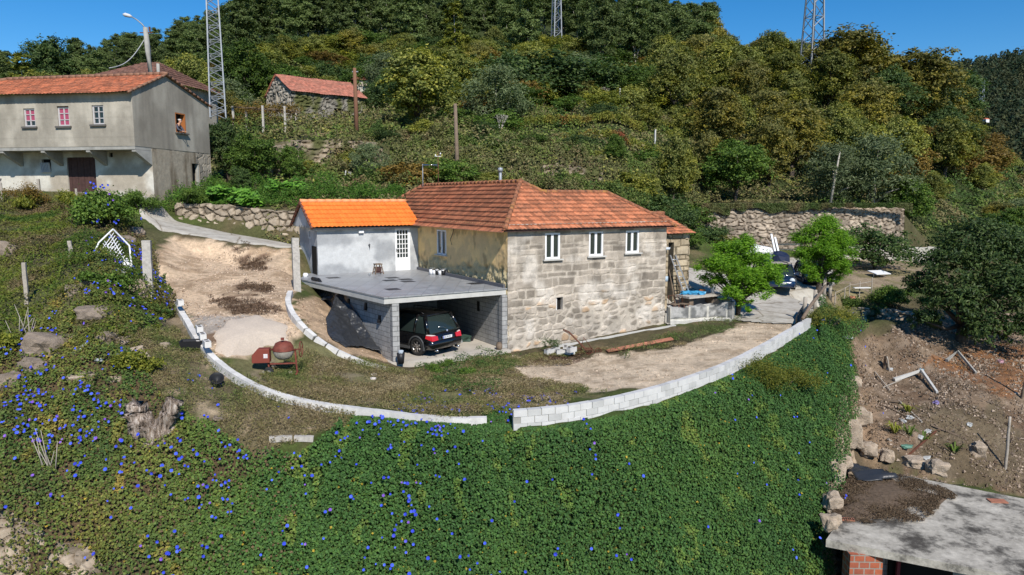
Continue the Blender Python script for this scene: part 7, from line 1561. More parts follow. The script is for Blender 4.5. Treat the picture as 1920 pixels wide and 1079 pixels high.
def crown_pts(r, lumps, n, clump=.16, per=26, thick=.55, hemi=-.75):
    L_ = np.array([(x, y, z, rr) for x, y, z, rr in lumps]); w_ = L_[:, 3] ** 2; w_ /= w_.sum(); nc = max(4, n // per)
    li = r.choice(len(L_), nc, p=w_); d = r.normal(size=(nc, 3)); d[:, 2] = np.where(d[:, 2] < hemi, -d[:, 2], d[:, 2]); d /= np.linalg.norm(d, axis=1, keepdims=True)
    rad = L_[li, 3] * (1 - thick * r.random(nc) ** 2.2) * (1 + .12 * r.normal(size=nc)); c = L_[li, :3] + d * rad[:, None] * np.array([1, 1, .9])
    ci = r.integers(0, nc, n); cs = L_[li, 3][ci] * clump * (.6 + .8 * r.random(n))
    P_ = c[ci] + r.normal(size=(n, 3)) * cs[:, None] * np.array([1, 1, .65]); N_ = d[ci] * .9 + r.normal(size=(n, 3)) * .6 + np.array([0, 0, .45]); return P_, N_
PROTO = {}
def proto(kind, mat, lumps, n, ls, trunk, seed, bark, per=26, clump=.16, asp=.62, thick=.55, limbs=5, hemi=-.75, name='broadleaf_tree'):
    r = np.random.default_rng(seed); P_, N_ = crown_pts(r, lumps, n, clump, per, thick, hemi)
    cm_ = leaf_mesh('crown', P_, N_, ls * (.7 + .6 * r.random(n)), mat, asp=asp, r=r)
    m = MB(); rr = random.Random(seed); th, tr = trunk; top_ = max(z for x, y, z, q in lumps)
    m.tube([(0, 0, -.6), (rr.uniform(-.1, .1) * tr * 4, 0, th * .5), (rr.uniform(-.2, .2), rr.uniform(-.2, .2), th), (0, 0, top_)], [tr * 1.15, tr * .9, tr * .7, tr * .15], 8)
    for k in range(min(limbs, len(lumps))):
        x, y, z, q = lumps[k]; m.tube([(0, 0, th * .8), (x * .5, y * .5, (th + z) / 2 + .1), (x, y, z)], [tr * .6, tr * .4, tr * .12], 6)
    tmp = m.build('tmp', bark); tm = tmp.data; bpy.data.objects.remove(tmp)
    PROTO[kind] = (cm_, tm, max(z + q for x, y, z, q in lumps), name)
def lumpy(r, n, R_, H0, H1, lr, flat_=1.0, prof=None):
    out = []
    for k in range(n):
        t = (k + .5) / n; z = H0 + (H1 - H0) * t; rad = R_ * (prof(t) if prof else math.sqrt(max(.05, 1 - (2 * t - 1) ** 2)))
        a = k * 2.399 + r.uniform(-.4, .4); d = rad * r.uniform(.35, .8) if k < n - 1 else 0
        out.append((math.cos(a) * d, math.sin(a) * d, z, lr * r.uniform(.75, 1.2) * (.6 + .4 * rad / R_)))
    return out
bark = MT['wood']; barkg = M_simple('pale_bark', (.36, .33, .28), .95, .3, 6, .6); barkd = M_simple('dark_bark', (.1, .08, .065), .95, .4, 8, .8, bd=.03)
rr = random.Random(11)
for i, k in enumerate(('olive', 'brown', 'green', 'dark')):
    for v in range(2): proto(f'{k}{v}', LV[k], lumpy(rr, 13, 2.7, 1.9, 6.4, 1.35), 11000, .235, (1.8, .2), 20 + i * 2 + v, barkd)
for v in range(3): proto(f'euc{v}', LV['euc'], lumpy(rr, 16, 2.3, 2.6, 13.4, 1.35, prof=lambda t: (1 - t) ** .45 * (.6 + t)), 9000, .42, (3.4, .14), 40 + v, barkg, per=40, clump=.22, asp=.4, limbs=8, name='eucalyptus_tree')
proto('pine0', LV['pine'], lumpy(rr, 16, 3.0, 2.5, 11, 1.3, prof=lambda t: (1.05 - t) ** .7), 7000, .4, (3, .25), 50, barkd, per=60, clump=.3, asp=.22, name='pine_tree')
proto('poplar0', LV['yellow'], lumpy(rr, 14, 1.3, 1.5, 9.5, .9, prof=lambda t: 1 - .6 * t), 5000, .3, (3, .13), 52, barkg, name='poplar_tree')
proto('greybush0', LV['grey'], lumpy(rr, 10, 1.6, .5, 3.0, .9), 6000, .16, (.6, .1), 54, barkg, asp=.35, clump=.22, name='olive_tree')
for k in ('green', 'dark', 'yellow', 'orange', 'olive'): proto(f'bush_{k}', LV[k], lumpy(rr, 9, 1.5, .35, 2.0, .85), 5200, .14, (.4, .07), 60 + len(k), barkd, hemi=-.3, name='bush')
def mk_tree(kind, loc, h=None, wid=1.0, label='', cat='tree', group=None, rz=None, name=None):
    cm_, tm, H, nm = PROTO[kind]; s = (h / H) if h else 1.0
    t = bpy.data.objects.new(name or nm, None); COL.objects.link(t); t.location = loc; t.rotation_euler = (0, 0, rz if rz is not None else random.uniform(0, 6.28)); t.scale = (s * wid, s * wid, s); tag(t, label, cat, group)
    link('trunk', tm, t); link('crown', cm_, t); return t
def tree_px(kind, px, base, top, Y, wid, label, cat='tree', group=None, name=None):
    a = D(px, base, Y); x, y = a[0], a[1]; z = float(zf(x, y)); h_ = D(px, top, Y)[2] - z; return mk_tree(kind, (x, y, z - .15), max(h_, .5), wid, label, cat, group, name=name)
BU = 'bush'
hero = [('olive0', 782, 245, 82, 67, 1.35, 'wide olive green spreading tree with a dark trunk above the bare wooden pole'),
 ('greybush0', 722, 175, 92, 100, 1.0, 'pale grey green feathery tree left of the wide spreading tree'), ('poplar0', 852, 150, 2, 118, 1.2, 'tall slim yellow green poplar left of the middle pylon'),
 ('pine0', 985, 100, -12, 150, 1.2, 'dark green pine beside the middle pylon'), ('bush_dark', 958, 175, 88, 104, 1.4, 'dark blue green tree below the pine'), ('bush_dark', 1040, 178, 92, 106, 1.7, 'dark rounded tree below the middle pylon'), ('bush_dark', 1122, 182, 110, 103, 1.5, 'dark tree right of the one below the pylon'),
 ('brown0', 897, 150, 75, 116, .8, 'narrow reddish brown tree below the poplar'), ('bush_yellow', 903, 205, 148, 88, 1.5, 'yellow leaved bush right of the wide spreading tree'), ('bush_yellow', 1172, 105, 84, 150, 1.3, 'small yellow bush at the forest edge right of the pylon'), ('bush_yellow', 1348, 190, 133, 100, 1.2, 'bright yellow green round crown amid the chestnut wood'),
 ('greybush0', 690, 378, 262, 53, 1.15, 'silvery grey olive tree behind the orange outbuilding roof'), ('bush_orange', 758, 372, 298, 50, 1.7, 'orange brown bush behind the ridge where the roof aerial stands'), ('bush_green', 842, 366, 292, 51, 1.5, 'fresh green bush behind the hipped roof at the bare pole'), ('bush_olive', 925, 368, 318, 51, 1.6, 'yellowish green bush behind the ridge beside the chimney pipe'), ('bush_olive', 985, 362, 322, 55, 1.4, 'small olive bush right of the chimney pipe'),
 ('bush_olive', 1180, 362, 318, 58, 1.6, 'olive bush on the bank right of the tan terrace wall'), ('bush_green', 1082, 352, 318, 57, .9, 'small dark green shrub before the tan terrace wall'), ('bush_dark', 1090, 300, 245, 66, 1.3, 'grey green shrub hanging over the tan terrace wall'), ('green1', 1152, 362, 246, 59, .8, 'slender green tree standing before the tan terrace wall'), ('olive1', 1262, 382, 240, 60, .75, 'light yellowish young tree at the right end of the tan terrace wall'), ('green0', 1378, 385, 255, 67, 1.25, 'dense bright green tree behind the high retaining wall'), ('brown1', 1322, 385, 240, 70, .7, 'autumn coloured young tree left of the dense green one'), ('brown0', 1440, 385, 215, 74, .9, 'orange tinged tree right of the dense green tree'),
 ('greybush0', 1560, 388, 262, 68, 1.1, 'grey green tree by the leaning pale trunk'), ('greybush0', 1640, 388, 245, 69, 1.1, 'tall grey green tree above the end of the high retaining wall'), ('green1', 1700, 440, 330, 68, 1.1, 'green bushy tree at the right end of the high retaining wall'), ('bush_dark', 1138, 215, 188, 92, 1.3, 'small round dark bush on the terraces, above the vine rows'),
 ('green0', 480, 372, 243, 49, 1.15, 'big dark leaved tree between the left house and the terrace wall'), ('dark1', 428, 368, 218, 51, .9, 'dark tree right against the back corner of the left house'), ('green1', 545, 368, 268, 51, .9, 'glossy green tree left of the rough terrace wall'), ('dark0', 455, 378, 308, 46, 1.0, 'dark low tree behind the broad leaved plants'),
 ('green0', 470, 215, 78, 100, 1.1, 'bright green tree on the slope right of the tall left pylon'), ('olive0', 355, 180, 95, 80, 1.0, 'bushy green tree between street lamp and tall left pylon'), ('poplar0', 45, 172, 98, 95, 1.6, 'yellow green tree behind the left end of the left house'), ('euc0', 12, 160, 92, 110, 1.4, 'grey green tree behind the far left end of the left house'), ('dark0', 95, 158, 70, 125, 1.1, 'dark tree rising above the left house roof'),
 ('brown1', 1330, 100, 28, 135, 1.0, 'reddish topped tree on the skyline left of the right pylon'), ('brown0', 1585, 175, 45, 110, 1.4, 'largest brown green chestnut on the skyline right of the pylon'), ('brown1', 1700, 215, 88, 106, 1.25, 'chestnut on the skyline at the right end of the wood'), ('dark1', 1735, 210, 100, 112, 1.0, 'dark tree at the right end of the wood skyline'), ('olive0', 1500, 190, 78, 122, 1.2, 'chestnut standing at the foot of the right pylon'), ('dark0', 1778, 260, 132, 125, 1.3, 'dark tree just right of the wood where the far hill begins'), ('bush_yellow', 1800, 260, 224, 112, 1.5, 'light green round bush below the far hill'),
 ('bush_dark', 1325, 488, 418, 50, 1.6, 'dark green bush in the corner behind the stone annex'), ('bush_dark', 1640, 498, 418, 55, 1.35, 'round dark fig tree on the field before the low garden wall')]
for k, px, b_, t_, Y, w_, lb in hero:
    isb = k.startswith('bush') and 'tree' not in lb; tree_px(k, px, b_, t_, Y, w_, lb, 'bush' if isb else 'tree', name='bush' if isb else ('tree' if k.startswith('bush') else None))
m = MB(); a, c = D(1556, 386, 66), D(1575, 285, 66); m.tube([a, c], [.13, .06], 7); tag(m.build('dead_tree', barkg), 'leaning pale dead tree trunk before the grey green trees', 'dead tree')
# bare grey tree
def bare(px, base, top, Y, label, seed=0):
    a = D(px, base, Y); h_ = D(px, top, Y)[2] - a[2]; t = thing('bare_tree', label, 'tree', (a[0], a[1], float(zf(a[0], a[1])))); r = random.Random(seed); m = MB()
    def br(p, d, l, q, dep):
        e_ = p + d * l; m.tube([p, p + d * l * .5 + Vector((r.uniform(-1, 1), r.uniform(-1, 1), 0)) * l * .08, e_], [q, q * .8, q * .55], 5)
        if dep:
            for _ in range(3): br(e_, (d + Vector((r.uniform(-1, 1), r.uniform(-1, 1), r.uniform(-.2, .7))) * .75).normalized(), l * .68, q * .55, dep - 1)
    br(Vector((0, 0, 0)), Vector((0, 0, 1)), h_ * .33, .12, 4); m.build('branches', barkg, t); return t
bare(938, 285, 225, 66, 'bare grey leafless tree on the terraces above the hipped roof', 3)
bare(1130, 180, 135, 100, 'pale leafless tree on the slope right of the dark rounded trees', 5)
# ---- bright feathery yard trees
def feathery(px, base, top, lumps_px, Y, label, seed):
    a = hit(px, base); Y = a[1]; s = Y / F; r = np.random.default_rng(seed); H = D(px, top, Y)[2] - a[2]
    lumps = [((x - px) * s, dy, D(px, y, Y)[2] - a[2], q * s) for x, y, q, dy in lumps_px]
    lumps = lumps + [(x * .75, y * .75 + .15, z - .05, q * .8) for x, y, z, q in lumps]; n = 42000; P_, N_ = crown_pts(r, lumps, n, .22, 90, .6, -.35); P_[:, 2] += .12 * np.sin(P_[:, 0] * 5) * np.cos(P_[:, 1] * 5); P_[:, 2] -= .0; N_ = N_ * .5 + np.array([0, 0, .8])
    t = thing('acacia_tree', label, 'tree', a); link('crown', leaf_mesh('crown', P_, N_, .12 * (.7 + .7 * r.random(n)), LV['bright'], asp=.34, r=r), t)
    m = MB(); th = lumps[0][2] * .45; m.tube([(0, 0, -.3), (.04, 0, th * .6), (0, 0, th), (0, 0, th * 1.6)], [.2, .15, .14, .08], 10)
    for x, y, z, q in lumps: m.tube([(0, 0, th), (x * .4, y * .4, (th + z) * .5), (x, y, z + q * .3)], [.1, .06, .02], 6)
    m.build('trunk', barkd, t)
feathery(1383, 594, 440, [(1400, 530, 30, .2), (1370, 500, 28, .2), (1385, 470, 26, 0), (1345, 500, 26, -.4), (1420, 492, 24, .3), (1350, 468, 20, .6), (1385, 520, 26, -.8), (1440, 512, 22, -.2), (1330, 530, 20, .2), (1362, 548, 20, -.9), (1415, 545, 20, -.7), (1452, 530, 16, .3), (1395, 568, 13, -.6), (1330, 505, 18, 1), (1400, 455, 16, .3)], 38, 'bright green feathery yard tree, nearer to the stone house', 3)
feathery(1534, 549, 408, [(1540, 490, 30, .3), (1525, 520, 16, -.3), (1570, 525, 15, 0), (1530, 432, 26, 0), (1505, 452, 22, .3), (1560, 450, 24, -.3), (1535, 470, 26, -.8), (1500, 482, 20, -.2), (1575, 475, 20, .2), (1560, 500, 20, -.6), (1510, 505, 16, -.5), (1590, 460, 12, .3), (1545, 420, 18, .4), (1580, 512, 12, 0)], 43, 'bright green feathery yard tree, farther one beside the wooden handrail', 5)
# ---- big dark tree on the right
a = hit(1800, 640); s = 32 / F; r = np.random.default_rng(8); Y = a[1]; s = Y / F
lump = [((x - 1800) * s, dy, D(1800, y, Y)[2] - a[2], q * s) for x, y, q, dy in ((1810, 470, 62, 0), (1750, 500, 48, -.6), (1880, 480, 56, .5), (1850, 540, 58, -1.4), (1760, 565, 46, -1.2), (1920, 560, 54, -.5), (1810, 610, 40, -1.6), (1725, 540, 30, .3), (1880, 610, 36, -1.8), (1960, 500, 60, 1), (1720, 600, 26, -.6), (1840, 440, 34, .6))]
P_, N_ = crown_pts(r, lump, 26000, .13, 24, .5, -.6); t = thing('walnut_tree', 'very large dark leafy tree standing alone on the right of the rubbish slope', 'tree', a); link('crown', leaf_mesh('crown', P_, N_, .2 * (.6 + .8 * r.random(len(P_))), LV['dark'], asp=.5, r=r), t)
m = MB(); m.tube([(0, 0, -.5), (.1, 0, 1), (0, .2, 2.2), (.3, 0, 4)], [.34, .28, .22, .1], 10)
for x, y, z, q in lump: m.tube([(0, 0, .9), (x * .4, y * .4, z * .6), (x, y, z)], [.16, .1, .03], 6)
m.build('trunk', barkd, t)
# ---- forests: each tree on its own
def scatter(n_try, xr, yr, mind, test, seed):
    r = np.random.default_rng(seed); out = []; cell = {}
    for _ in range(n_try):
        x, y = r.uniform(*xr), r.uniform(*yr); k = (int(x // mind), int(y // mind)); ok = True
        for i in (-1, 0, 1):
            for j in (-1, 0, 1):
                for p in cell.get((k[0] + i, k[1] + j), ()):
                    if (p[0] - x) ** 2 + (p[1] - y) ** 2 < mind * mind: ok = False
        if not ok: continue
        z = float(zf(x, y)); px, py = proj(x, y, z)
        if not test(float(px), float(py), x, y, z): continue
        cell.setdefault(k, []).append((x, y)); out.append((x, y, z, float(px), float(py)))
    return out
r = random.Random(4)
def where(px, lo, y, hi):
    ps = [(60, 'behind the left end of the left house'), (150, 'above the left house roof'), (240, 'just left of the street lamp'), (330, 'just right of the street lamp'), (400, 'just left of the tall left pylon'), (460, 'just right of the tall left pylon'), (540, 'above the vine pergola'), (640, 'above the ruined farmhouse'), (720, 'above the pale ruined hut'), (800, 'above the wide spreading tree'), (860, 'by the slim yellow poplar'), (940, 'right of the slim yellow poplar'), (1000, 'by the dark pine'), (1060, 'by the middle pylon'), (1130, 'right of the middle pylon'), (1220, 'right of the skyline forest gap'), (1300, 'where the skyline starts to drop'), (1400, 'well left of the right pylon'), (1480, 'just left of the right pylon'), (1560, 'below the right pylon'), (1640, 'right of the right pylon'), (1720, 'at the right end of the wood'), (1800, 'before the distant hill'), (1880, 'above the big walnut tree'), (9999, 'at the right picture edge')]
    w_ = next(b for a, b in ps if px < a); t = (y - lo) / (hi - lo); return w_ + (', front row' if t < .25 else ', second row' if t < .5 else ', third row' if t < .75 else ', back row')
def heur(px, py, x, y, z): return not (abs(px - 1043) < 52 and y < 170) and -60 < px < 1330 and y > 118 and (y > 145 or px < 500 or px > 950)
ntr = 0
for x, y, z, px, py in scatter(2600, (-150, 60), (118, 245), 7.2, heur, 1):
    mk_tree(f'euc{r.randrange(3)}', (x, y, z - .3), r.uniform(10.5, 15.5) * (.74 if px < 450 else 1), r.uniform(1.1, 1.5), 'tall eucalyptus ' + where(px, 118, y, 245), 'tree', 'eucalyptus trees of the wood along the hill top'); ntr += 1
def midr(px, py, x, y, z):
    if abs(px - 1043) < 45 and y > 98: return False
    if not (-80 < px < 1230 and 76 < y < 118 + (27 if 500 < px < 950 else 0)): return False
    if 440 < px < 720 and py > 130: return False
    if 660 < px < 900 and y < 88: return False
    if 930 < px < 1330 and y < 98: return False
    return True
for x, y, z, px, py in scatter(1500, (-70, 28), (76, 146), 5.6, midr, 2):
    k = r.choice(('olive0', 'olive1', 'brown0', 'green0', 'olive0', 'dark1', 'olive1', 'greybush0')); lab = {'o': 'olive green broadleaf tree on the middle slope below the eucalyptus wood', 'b': 'brownish autumn tree on the middle slope below the eucalyptus wood', 'g': 'green tree on the middle slope below the eucalyptus wood', 'd': 'dark tree on the middle slope below the eucalyptus wood'}[k[0]]
    mk_tree(k, (x, y, z - .3), r.uniform(4.0, 6.5), r.uniform(1.0, 1.4), lab.split(' on the')[0] + ' ' + where(px, 76, y, 146), 'tree', lab.replace(' tree', ' trees') ); ntr += 1
def rgt(px, py, x, y, z): return 1235 < px < 1790 and 76 < y < 152 and not (px < 1330 and y < 92)
for x, y, z, px, py in scatter(1500, (14, 95), (76, 152), 6.2, rgt, 3):
    k = r.choice(('olive0', 'olive1', 'brown0', 'olive0', 'dark1', 'brown1', 'olive1')); lab = {'o': 'olive green chestnut inside the large wood on the right', 'b': 'brown tinged chestnut inside the large wood on the right', 'd': 'dark tree inside the large wood on the right'}[k[0]]
    mk_tree(k, (x, y, z - .3), r.uniform(6.5, 9.5), r.uniform(1.0, 1.25), lab.split(' inside')[0] + ' ' + where(px, 76, y, 152), 'tree', lab.replace('inside', 'of') ); ntr += 1
def rsl(px, py, x, y, z): return 1690 < px < 1990 and 62 < y < 135
for x, y, z, px, py in scatter(500, (34, 95), (62, 135), 5.0, rsl, 4):
    k = r.choice(('green1', 'olive1', 'brown1', 'greybush0', 'bush_olive', 'bush_orange')); lab = 'bushy mixed green tree on the slope right of the high retaining wall' if k[0] != 'b' else 'brownish shrubby tree on the slope right of the high retaining wall'
    mk_tree(k, (x, y, z - .3), r.uniform(3.2, 5), r.uniform(1, 1.5), lab.split(' on the')[0] + ' on the slope ' + where(px, 62, y, 135), 'tree', lab.replace('tree', 'trees'), name='tree'); ntr += 1
def shr(px, py, x, y, z): return -80 < px < 1300 and ((60 < y < 150 and not (440 < px < 700 and y < 90) and not (940 < px < 1330 and 66 < y < 78)) or (52 < y < 60 and (560 < px < 700 or 1180 < px < 1300)))
for x, y, z, px, py in scatter(1100, (-75, 32), (52, 150), 4.2, shr, 6):
    k = r.choice(('bush_green', 'bush_olive', 'bush_olive', 'bush_dark', 'bush_yellow', 'bush_orange', 'bush_green')) if y > 70 else r.choice(('bush_green', 'bush_olive', 'bush_dark')); c_ = {'green': 'green', 'olive': 'olive', 'dark': 'dark', 'yellow': 'yellowish', 'orange': 'rusty brown'}[k[5:]]
    lab = f'{c_} bush growing among the terraces of the hillside behind the houses'; mk_tree(k, (x, y, z - .2), r.uniform(1.3, 3.2) * (1 + (y - 60) / 120), r.uniform(1.1, 1.7), f'{c_} bush on the terraces ' + where(px, 52, y, 150), 'bush', lab.replace('bush', 'bushes'), name='bush')
for k, px, b_, t_, Y, w_, lb in (('bush_green', 1292, 470, 425, 47, 1.3, 'green bush right behind the stone annex roof'), ('bush_olive', 1345, 470, 425, 54, 1.8, 'olive bush below the left end of the high retaining wall'), ('bush_dark', 1260, 420, 388, 53, 1.6, 'dark bush behind the right end of the hipped roof')): tree_px(k, px, b_, t_, Y, w_, lb, 'bush', name='bush')
print('forest trees', ntr)
# far hill: one distant wood
r = np.random.default_rng(21); X = r.uniform(40, 420, 60000); Y = r.uniform(205, 480, 60000); Zv = zf(X, Y); px, py = proj(X, Y, Zv); k = (px > 1690) & (px < 2080)
X, Y, Zv = X[k][:2600], Y[k][:2600], Zv[k][:2600]; nn = len(X); per = 46; hh = r.uniform(6, 13, nn)
ci = np.repeat(np.arange(nn), per); t_ = r.random(nn * per); d = r.normal(size=(nn * per, 3)); d /= np.linalg.norm(d, axis=1, keepdims=True)
rad = (2.6 * (1 - t_) ** .5 + .5); P_ = np.stack([X[ci] + d[:, 0] * rad, Y[ci] + d[:, 1] * rad, Zv[ci] + hh[ci] * (.12 + .88 * t_)], 1); pc = r.random(nn) ** 1.2
cc = np.array([(.022, .045, .022)]) * (1 - pc[:, None]) + np.array([(.07, .075, .03)]) * pc[:, None]
fo_ = link('distant_woodland', leaf_mesh('distant_woodland', P_, d + np.array([0, 0, .5]), 1.3 * (.6 + .8 * r.random(len(P_))), MT['leafattr'], cc[ci], r=r)); tag(fo_, kind='stuff')
hb = thing('distant_house', 'tiny red roofed house far off on the right hill', 'house', D(1849, 229, 300), .3); hb.scale = (.26, .26, .26); m = MB(); m.box((0, 0, 1.5), (7, 5, 5)); m.build('wall', MT['white'], hb); m = MB(); m.add([(-4, -3, 4), (4, -3, 4), (4, 3, 4), (-4, 3, 4), (-3, 0, 6), (3, 0, 6)], [(0, 1, 5, 4), (1, 2, 5), (2, 3, 4, 5), (3, 0, 4)]); m.build('roof', flat('far_red_roof', (.5, .14, .07)), hb)
# ---- undergrowth on the hillside and the left bank
def cover(name, n, xr, yr, test, colf, sizef, hf, seed, mat=None, asp=.6, up=.6, nmul=1.0, kind='stuff'):
    r = np.random.default_rng(seed); X = r.uniform(*xr, n); Y = r.uniform(*yr, n); Zv = zf(X, Y); px, py = proj(X, Y, Zv); w_ = test(px, py, X, Y); k = r.random(n) < w_; X, Y, Zv, px, py = X[k], Y[k], Zv[k], px[k], py[k]
    e_ = .3; gx_ = (zf(X + e_, Y) - zf(X - e_, Y)) / (2 * e_); gy_ = (zf(X, Y + e_) - zf(X, Y - e_)) / (2 * e_); Nn = np.stack([-gx_, -gy_, np.ones(len(X))], 1); Nn /= np.linalg.norm(Nn, axis=1, keepdims=True)
    h_ = hf(X, Y, px, py) ; P_ = np.stack([X, Y, Zv], 1) + Nn * (h_ * (.25 + .75 * r.random(len(X)) ** .6))[:, None]
    o = link(name, leaf_mesh(name, P_, Nn * nmul + r.normal(size=(len(X), 3)) * up, sizef(X, Y, r), mat or MT['leafattr'], colf(X, Y, px, py, r), asp=asp, r=r)); tag(o, kind=kind); print(name, len(X)); return o
def pal(v, cols): 
    c = np.array(cols); t = np.clip(v, 0, .9999) * (len(c) - 1); i = t.astype(int); f_ = (t - i)[:, None]; return c[i] * (1 - f_) + c[i + 1] * f_
cover('undergrowth', 600000, (-75, 75), (38, 120), lambda px, py, X, Y: ((px > -100) & (px < 2050) & (zf(X, Y) > 3.0) & ~((px > 1225) & (Y < 66) & (px < 1720)) & ~inpoly(px, py, [(-100, 340), (400, 350), (420, 420), (600, 480), (300, 460), (200, 400), (-100, 390)]) & ~((Y < 60) & (X > -4.5) & (X < 9) & (Y < 50)) & ~((Y < 48) & (X < -14))) * np.clip((fbm(X / 2.2, Y / 2.2, 61) - .3) * 4, .3, 1) * np.clip(1.4 - Y / 140, .3, 1),
      lambda X, Y, px, py, r: pal(fbm(X / 5, Y / 3, 71, 4) * 1.9 - .45 + r.normal(size=len(X)) * .09, [(.05, .09, .022), (.095, .155, .03), (.15, .195, .04), (.17, .165, .06), (.21, .17, .08), (.10, .13, .045), (.26, .25, .06)]),
      lambda X, Y, r: (.08 + .0028 * Y) * (.6 + .8 * r.random(len(X))), lambda X, Y, px, py: .15 + 2.3 * np.clip(fbm(X / 2.0, Y / 1.6, 81) - .42, 0, 1) * np.clip((Y - 40) / 14, .2, 1) * 2, 5)
cover('hillside_scrub', 240000, (-14, 20), (48, 68), lambda px, py, X, Y: (px > 540) & (px < 1330) & (py < 400) & ~((px > 1230) & (Y < 62)) & ~((Y < 51) & (X > -5)), lambda X, Y, px, py, r: pal(fbm(X / 3, Y / 2, 72, 4) * 1.9 - .45 + r.normal(size=len(X)) * .1, [(.045, .08, .02), (.08, .13, .028), (.14, .18, .04), (.17, .16, .06), (.10, .12, .04), (.2, .15, .07)]), lambda X, Y, r: .17 * (.5 + r.random(len(X))), lambda X, Y, px, py: .2 + 1.5 * np.clip(fbm(X / 1.3, Y / 1.3, 83) - .4, 0, 1) * 2, 6)
DW = ([(395, 560), (470, 558), (545, 585), (440, 592)], [(440, 480), (500, 480), (500, 508), (455, 505)], [(440, 532), (515, 536), (510, 552), (450, 548)], [(420, 460), (470, 462), (450, 475)], [(990, 672), (1060, 664), (1112, 672), (1060, 684), (1000, 682)], [(600, 705), (650, 700), (655, 720), (610, 722)], [(300, 470), (350, 462), (360, 480), (310, 490)])
cover('dried_weeds', 260000, (-16, 8), (20, 40), lambda px, py, X, Y: np.maximum.reduce([inpoly(px + (fbm(X * 2, Y * 2, 3) - .5) * 44, py + (fbm(X * 2, Y * 2, 4) - .5) * 26, p_) for p_ in DW]) * .9, lambda X, Y, px, py, r: pal(r.random(len(X)), [(.05, .03, .02), (.12, .075, .045), (.2, .13, .08)]), lambda X, Y, r: .09 * (.5 + r.random(len(X))), lambda X, Y, px, py: .05 + .12 * fbm(X * 2, Y * 2, 5), 7, asp=.16, up=1.2)
# vine rows
for k, (x0_, x1_, py_, Y_, lb) in enumerate(((950, 1210, 240, 74, 'long yellow green vine row on the terrace above the wall'), (1040, 1330, 262, 70, 'lower vine row with red leaves above the tan terrace wall'), (960, 1200, 190, 92, 'upper faint vine row higher on the terraces'))):
    a, c = D(x0_, py_ + 8, Y_), D(x1_, py_ + 8, Y_ + 3); n = 7000; r = np.random.default_rng(k); t_ = r.random(n); X = a[0] + (c[0] - a[0]) * t_ + r.normal(size=n) * .1; Yv = a[1] + (c[1] - a[1]) * t_ + r.normal(size=n) * .4; h_ = 1.0 + .7 * (fbm(t_ * 30, t_ * 0, k) - .5)
    P_ = np.stack([X, Yv, zf(X, Yv) + h_ * (.5 + .6 * r.random(n))], 1); o = link('vine_row', leaf_mesh('vine_row', P_, r.normal(size=(n, 3)) + np.array([0, -.3, 1]), .2, MT['leafattr'], pal(fbm(X / 1.5, X * 0, 4 + k) * 1.6 - .3 + r.normal(size=n) * .1, [(.07, .10, .02), (.17, .19, .03), (.25, .2, .04), (.2, .06, .03)]), r=r)); tag(o, lb, 'vine row')
# vines on the pergola
n = 3500; r = np.random.default_rng(77); P_ = np.stack([r.uniform(-3.2, 3.3, n), r.uniform(-.4, 3.3, n), 2.55 + r.normal(size=n) * .22], 1); P_ = P_[:1800]; n = 1800; P_[:, 2] -= (r.random(n) < .2) * r.random(n) * 1.2
link('vine_leaves', leaf_mesh('vine_leaves', P_, r.normal(size=(n, 3)) + np.array([0, 0, 1]), .2, LV['orange'], r=r), pg)
# ---- the blue flowered creeper on the bank
def dens(px, py, X, Y):
    j = (fbm(X * 1.2, Y * 1.2, 3) - .5) * 40; j2 = (fbm(X * 1.3 + 9, Y * 1.3, 4) - .5) * 34
    d_ = inpoly(px + j * .6, py + j2 * .6, DENSE) * 1.0; v_ = inpoly(px + j, py + j2, VINE) * np.clip((fbm(X / .8, Y / .8, 25, 4) - .30) * 5.5, .3, 1) * np.clip(.75 + (px - 150) / 700, .7, 1)
    gap_ = inpoly(px, py, [(905, 765), (962, 765), (962, 800), (905, 800)]) * 1.0; loose = inpoly(px, py, [(1530, 560), (1690, 550), (1700, 600), (1640, 600), (1590, 640), (1560, 640)]) * .7
    lf = inpoly(px + j, py + j2, [(160, 400), (250, 400), (270, 460), (330, 600), (200, 640), (60, 640), (100, 560), (170, 500)]) * np.clip((fbm(X / 1.1, Y / 1.1, 27) - .42) * 5, 0, .8)
    stm = inpoly(px, py, [(235, 745), (330, 745), (325, 820), (270, 822)]); d_ = d_ * (~((px > 962) & (px < 1515) & (py < top_y(px) - 4 + (fbm(X * 2, Y * 2, 6) - .5) * 16))); res_ = np.maximum.reduce([d_, v_, gap_, loose, lf]) * (Y < 46); return np.where(stm, res_ * .3, res_)
def leafcol(X, Y, px, py, r):
    c = leafcol0(X, Y, px, py, r); t = (np.clip((520 - px) / 400, 0, .75) * (.4 + .9 * fbm(X * 1.3, Y * 1.3, 37)))[:, None]; c = c * (1 - t) + c * np.array((1.25, .78, .95)) * t; k = r.random(len(X)); c[k < .004] = (.34, .24, .03); c[(k > .93) & (px < 560)] = (.13, .085, .045); return c
leafcol0 = lambda X, Y, px, py, r: pal(np.clip(.12 + .3 * fbm(X / 1.6, Y / 1.6, 33, 3) + .55 * np.clip((620 - px) / 500, 0, 1) * fbm(X * .9, Y * .9, 35) + r.normal(size=len(X)) * .07 + .3 * (fbm(X * 2, Y * 2, 36) > .7), 0, 1), [(.032, .076, .022), (.05, .116, .028), (.09, .162, .032), (.16, .20, .04), (.26, .25, .05)])
top_y = lambda px: np.interp(px, [560, 680, 910, 962, 1050, 1150, 1250, 1350, 1450, 1517], [835, 780, 800, 806, 802, 784, 757, 714, 668, 616])
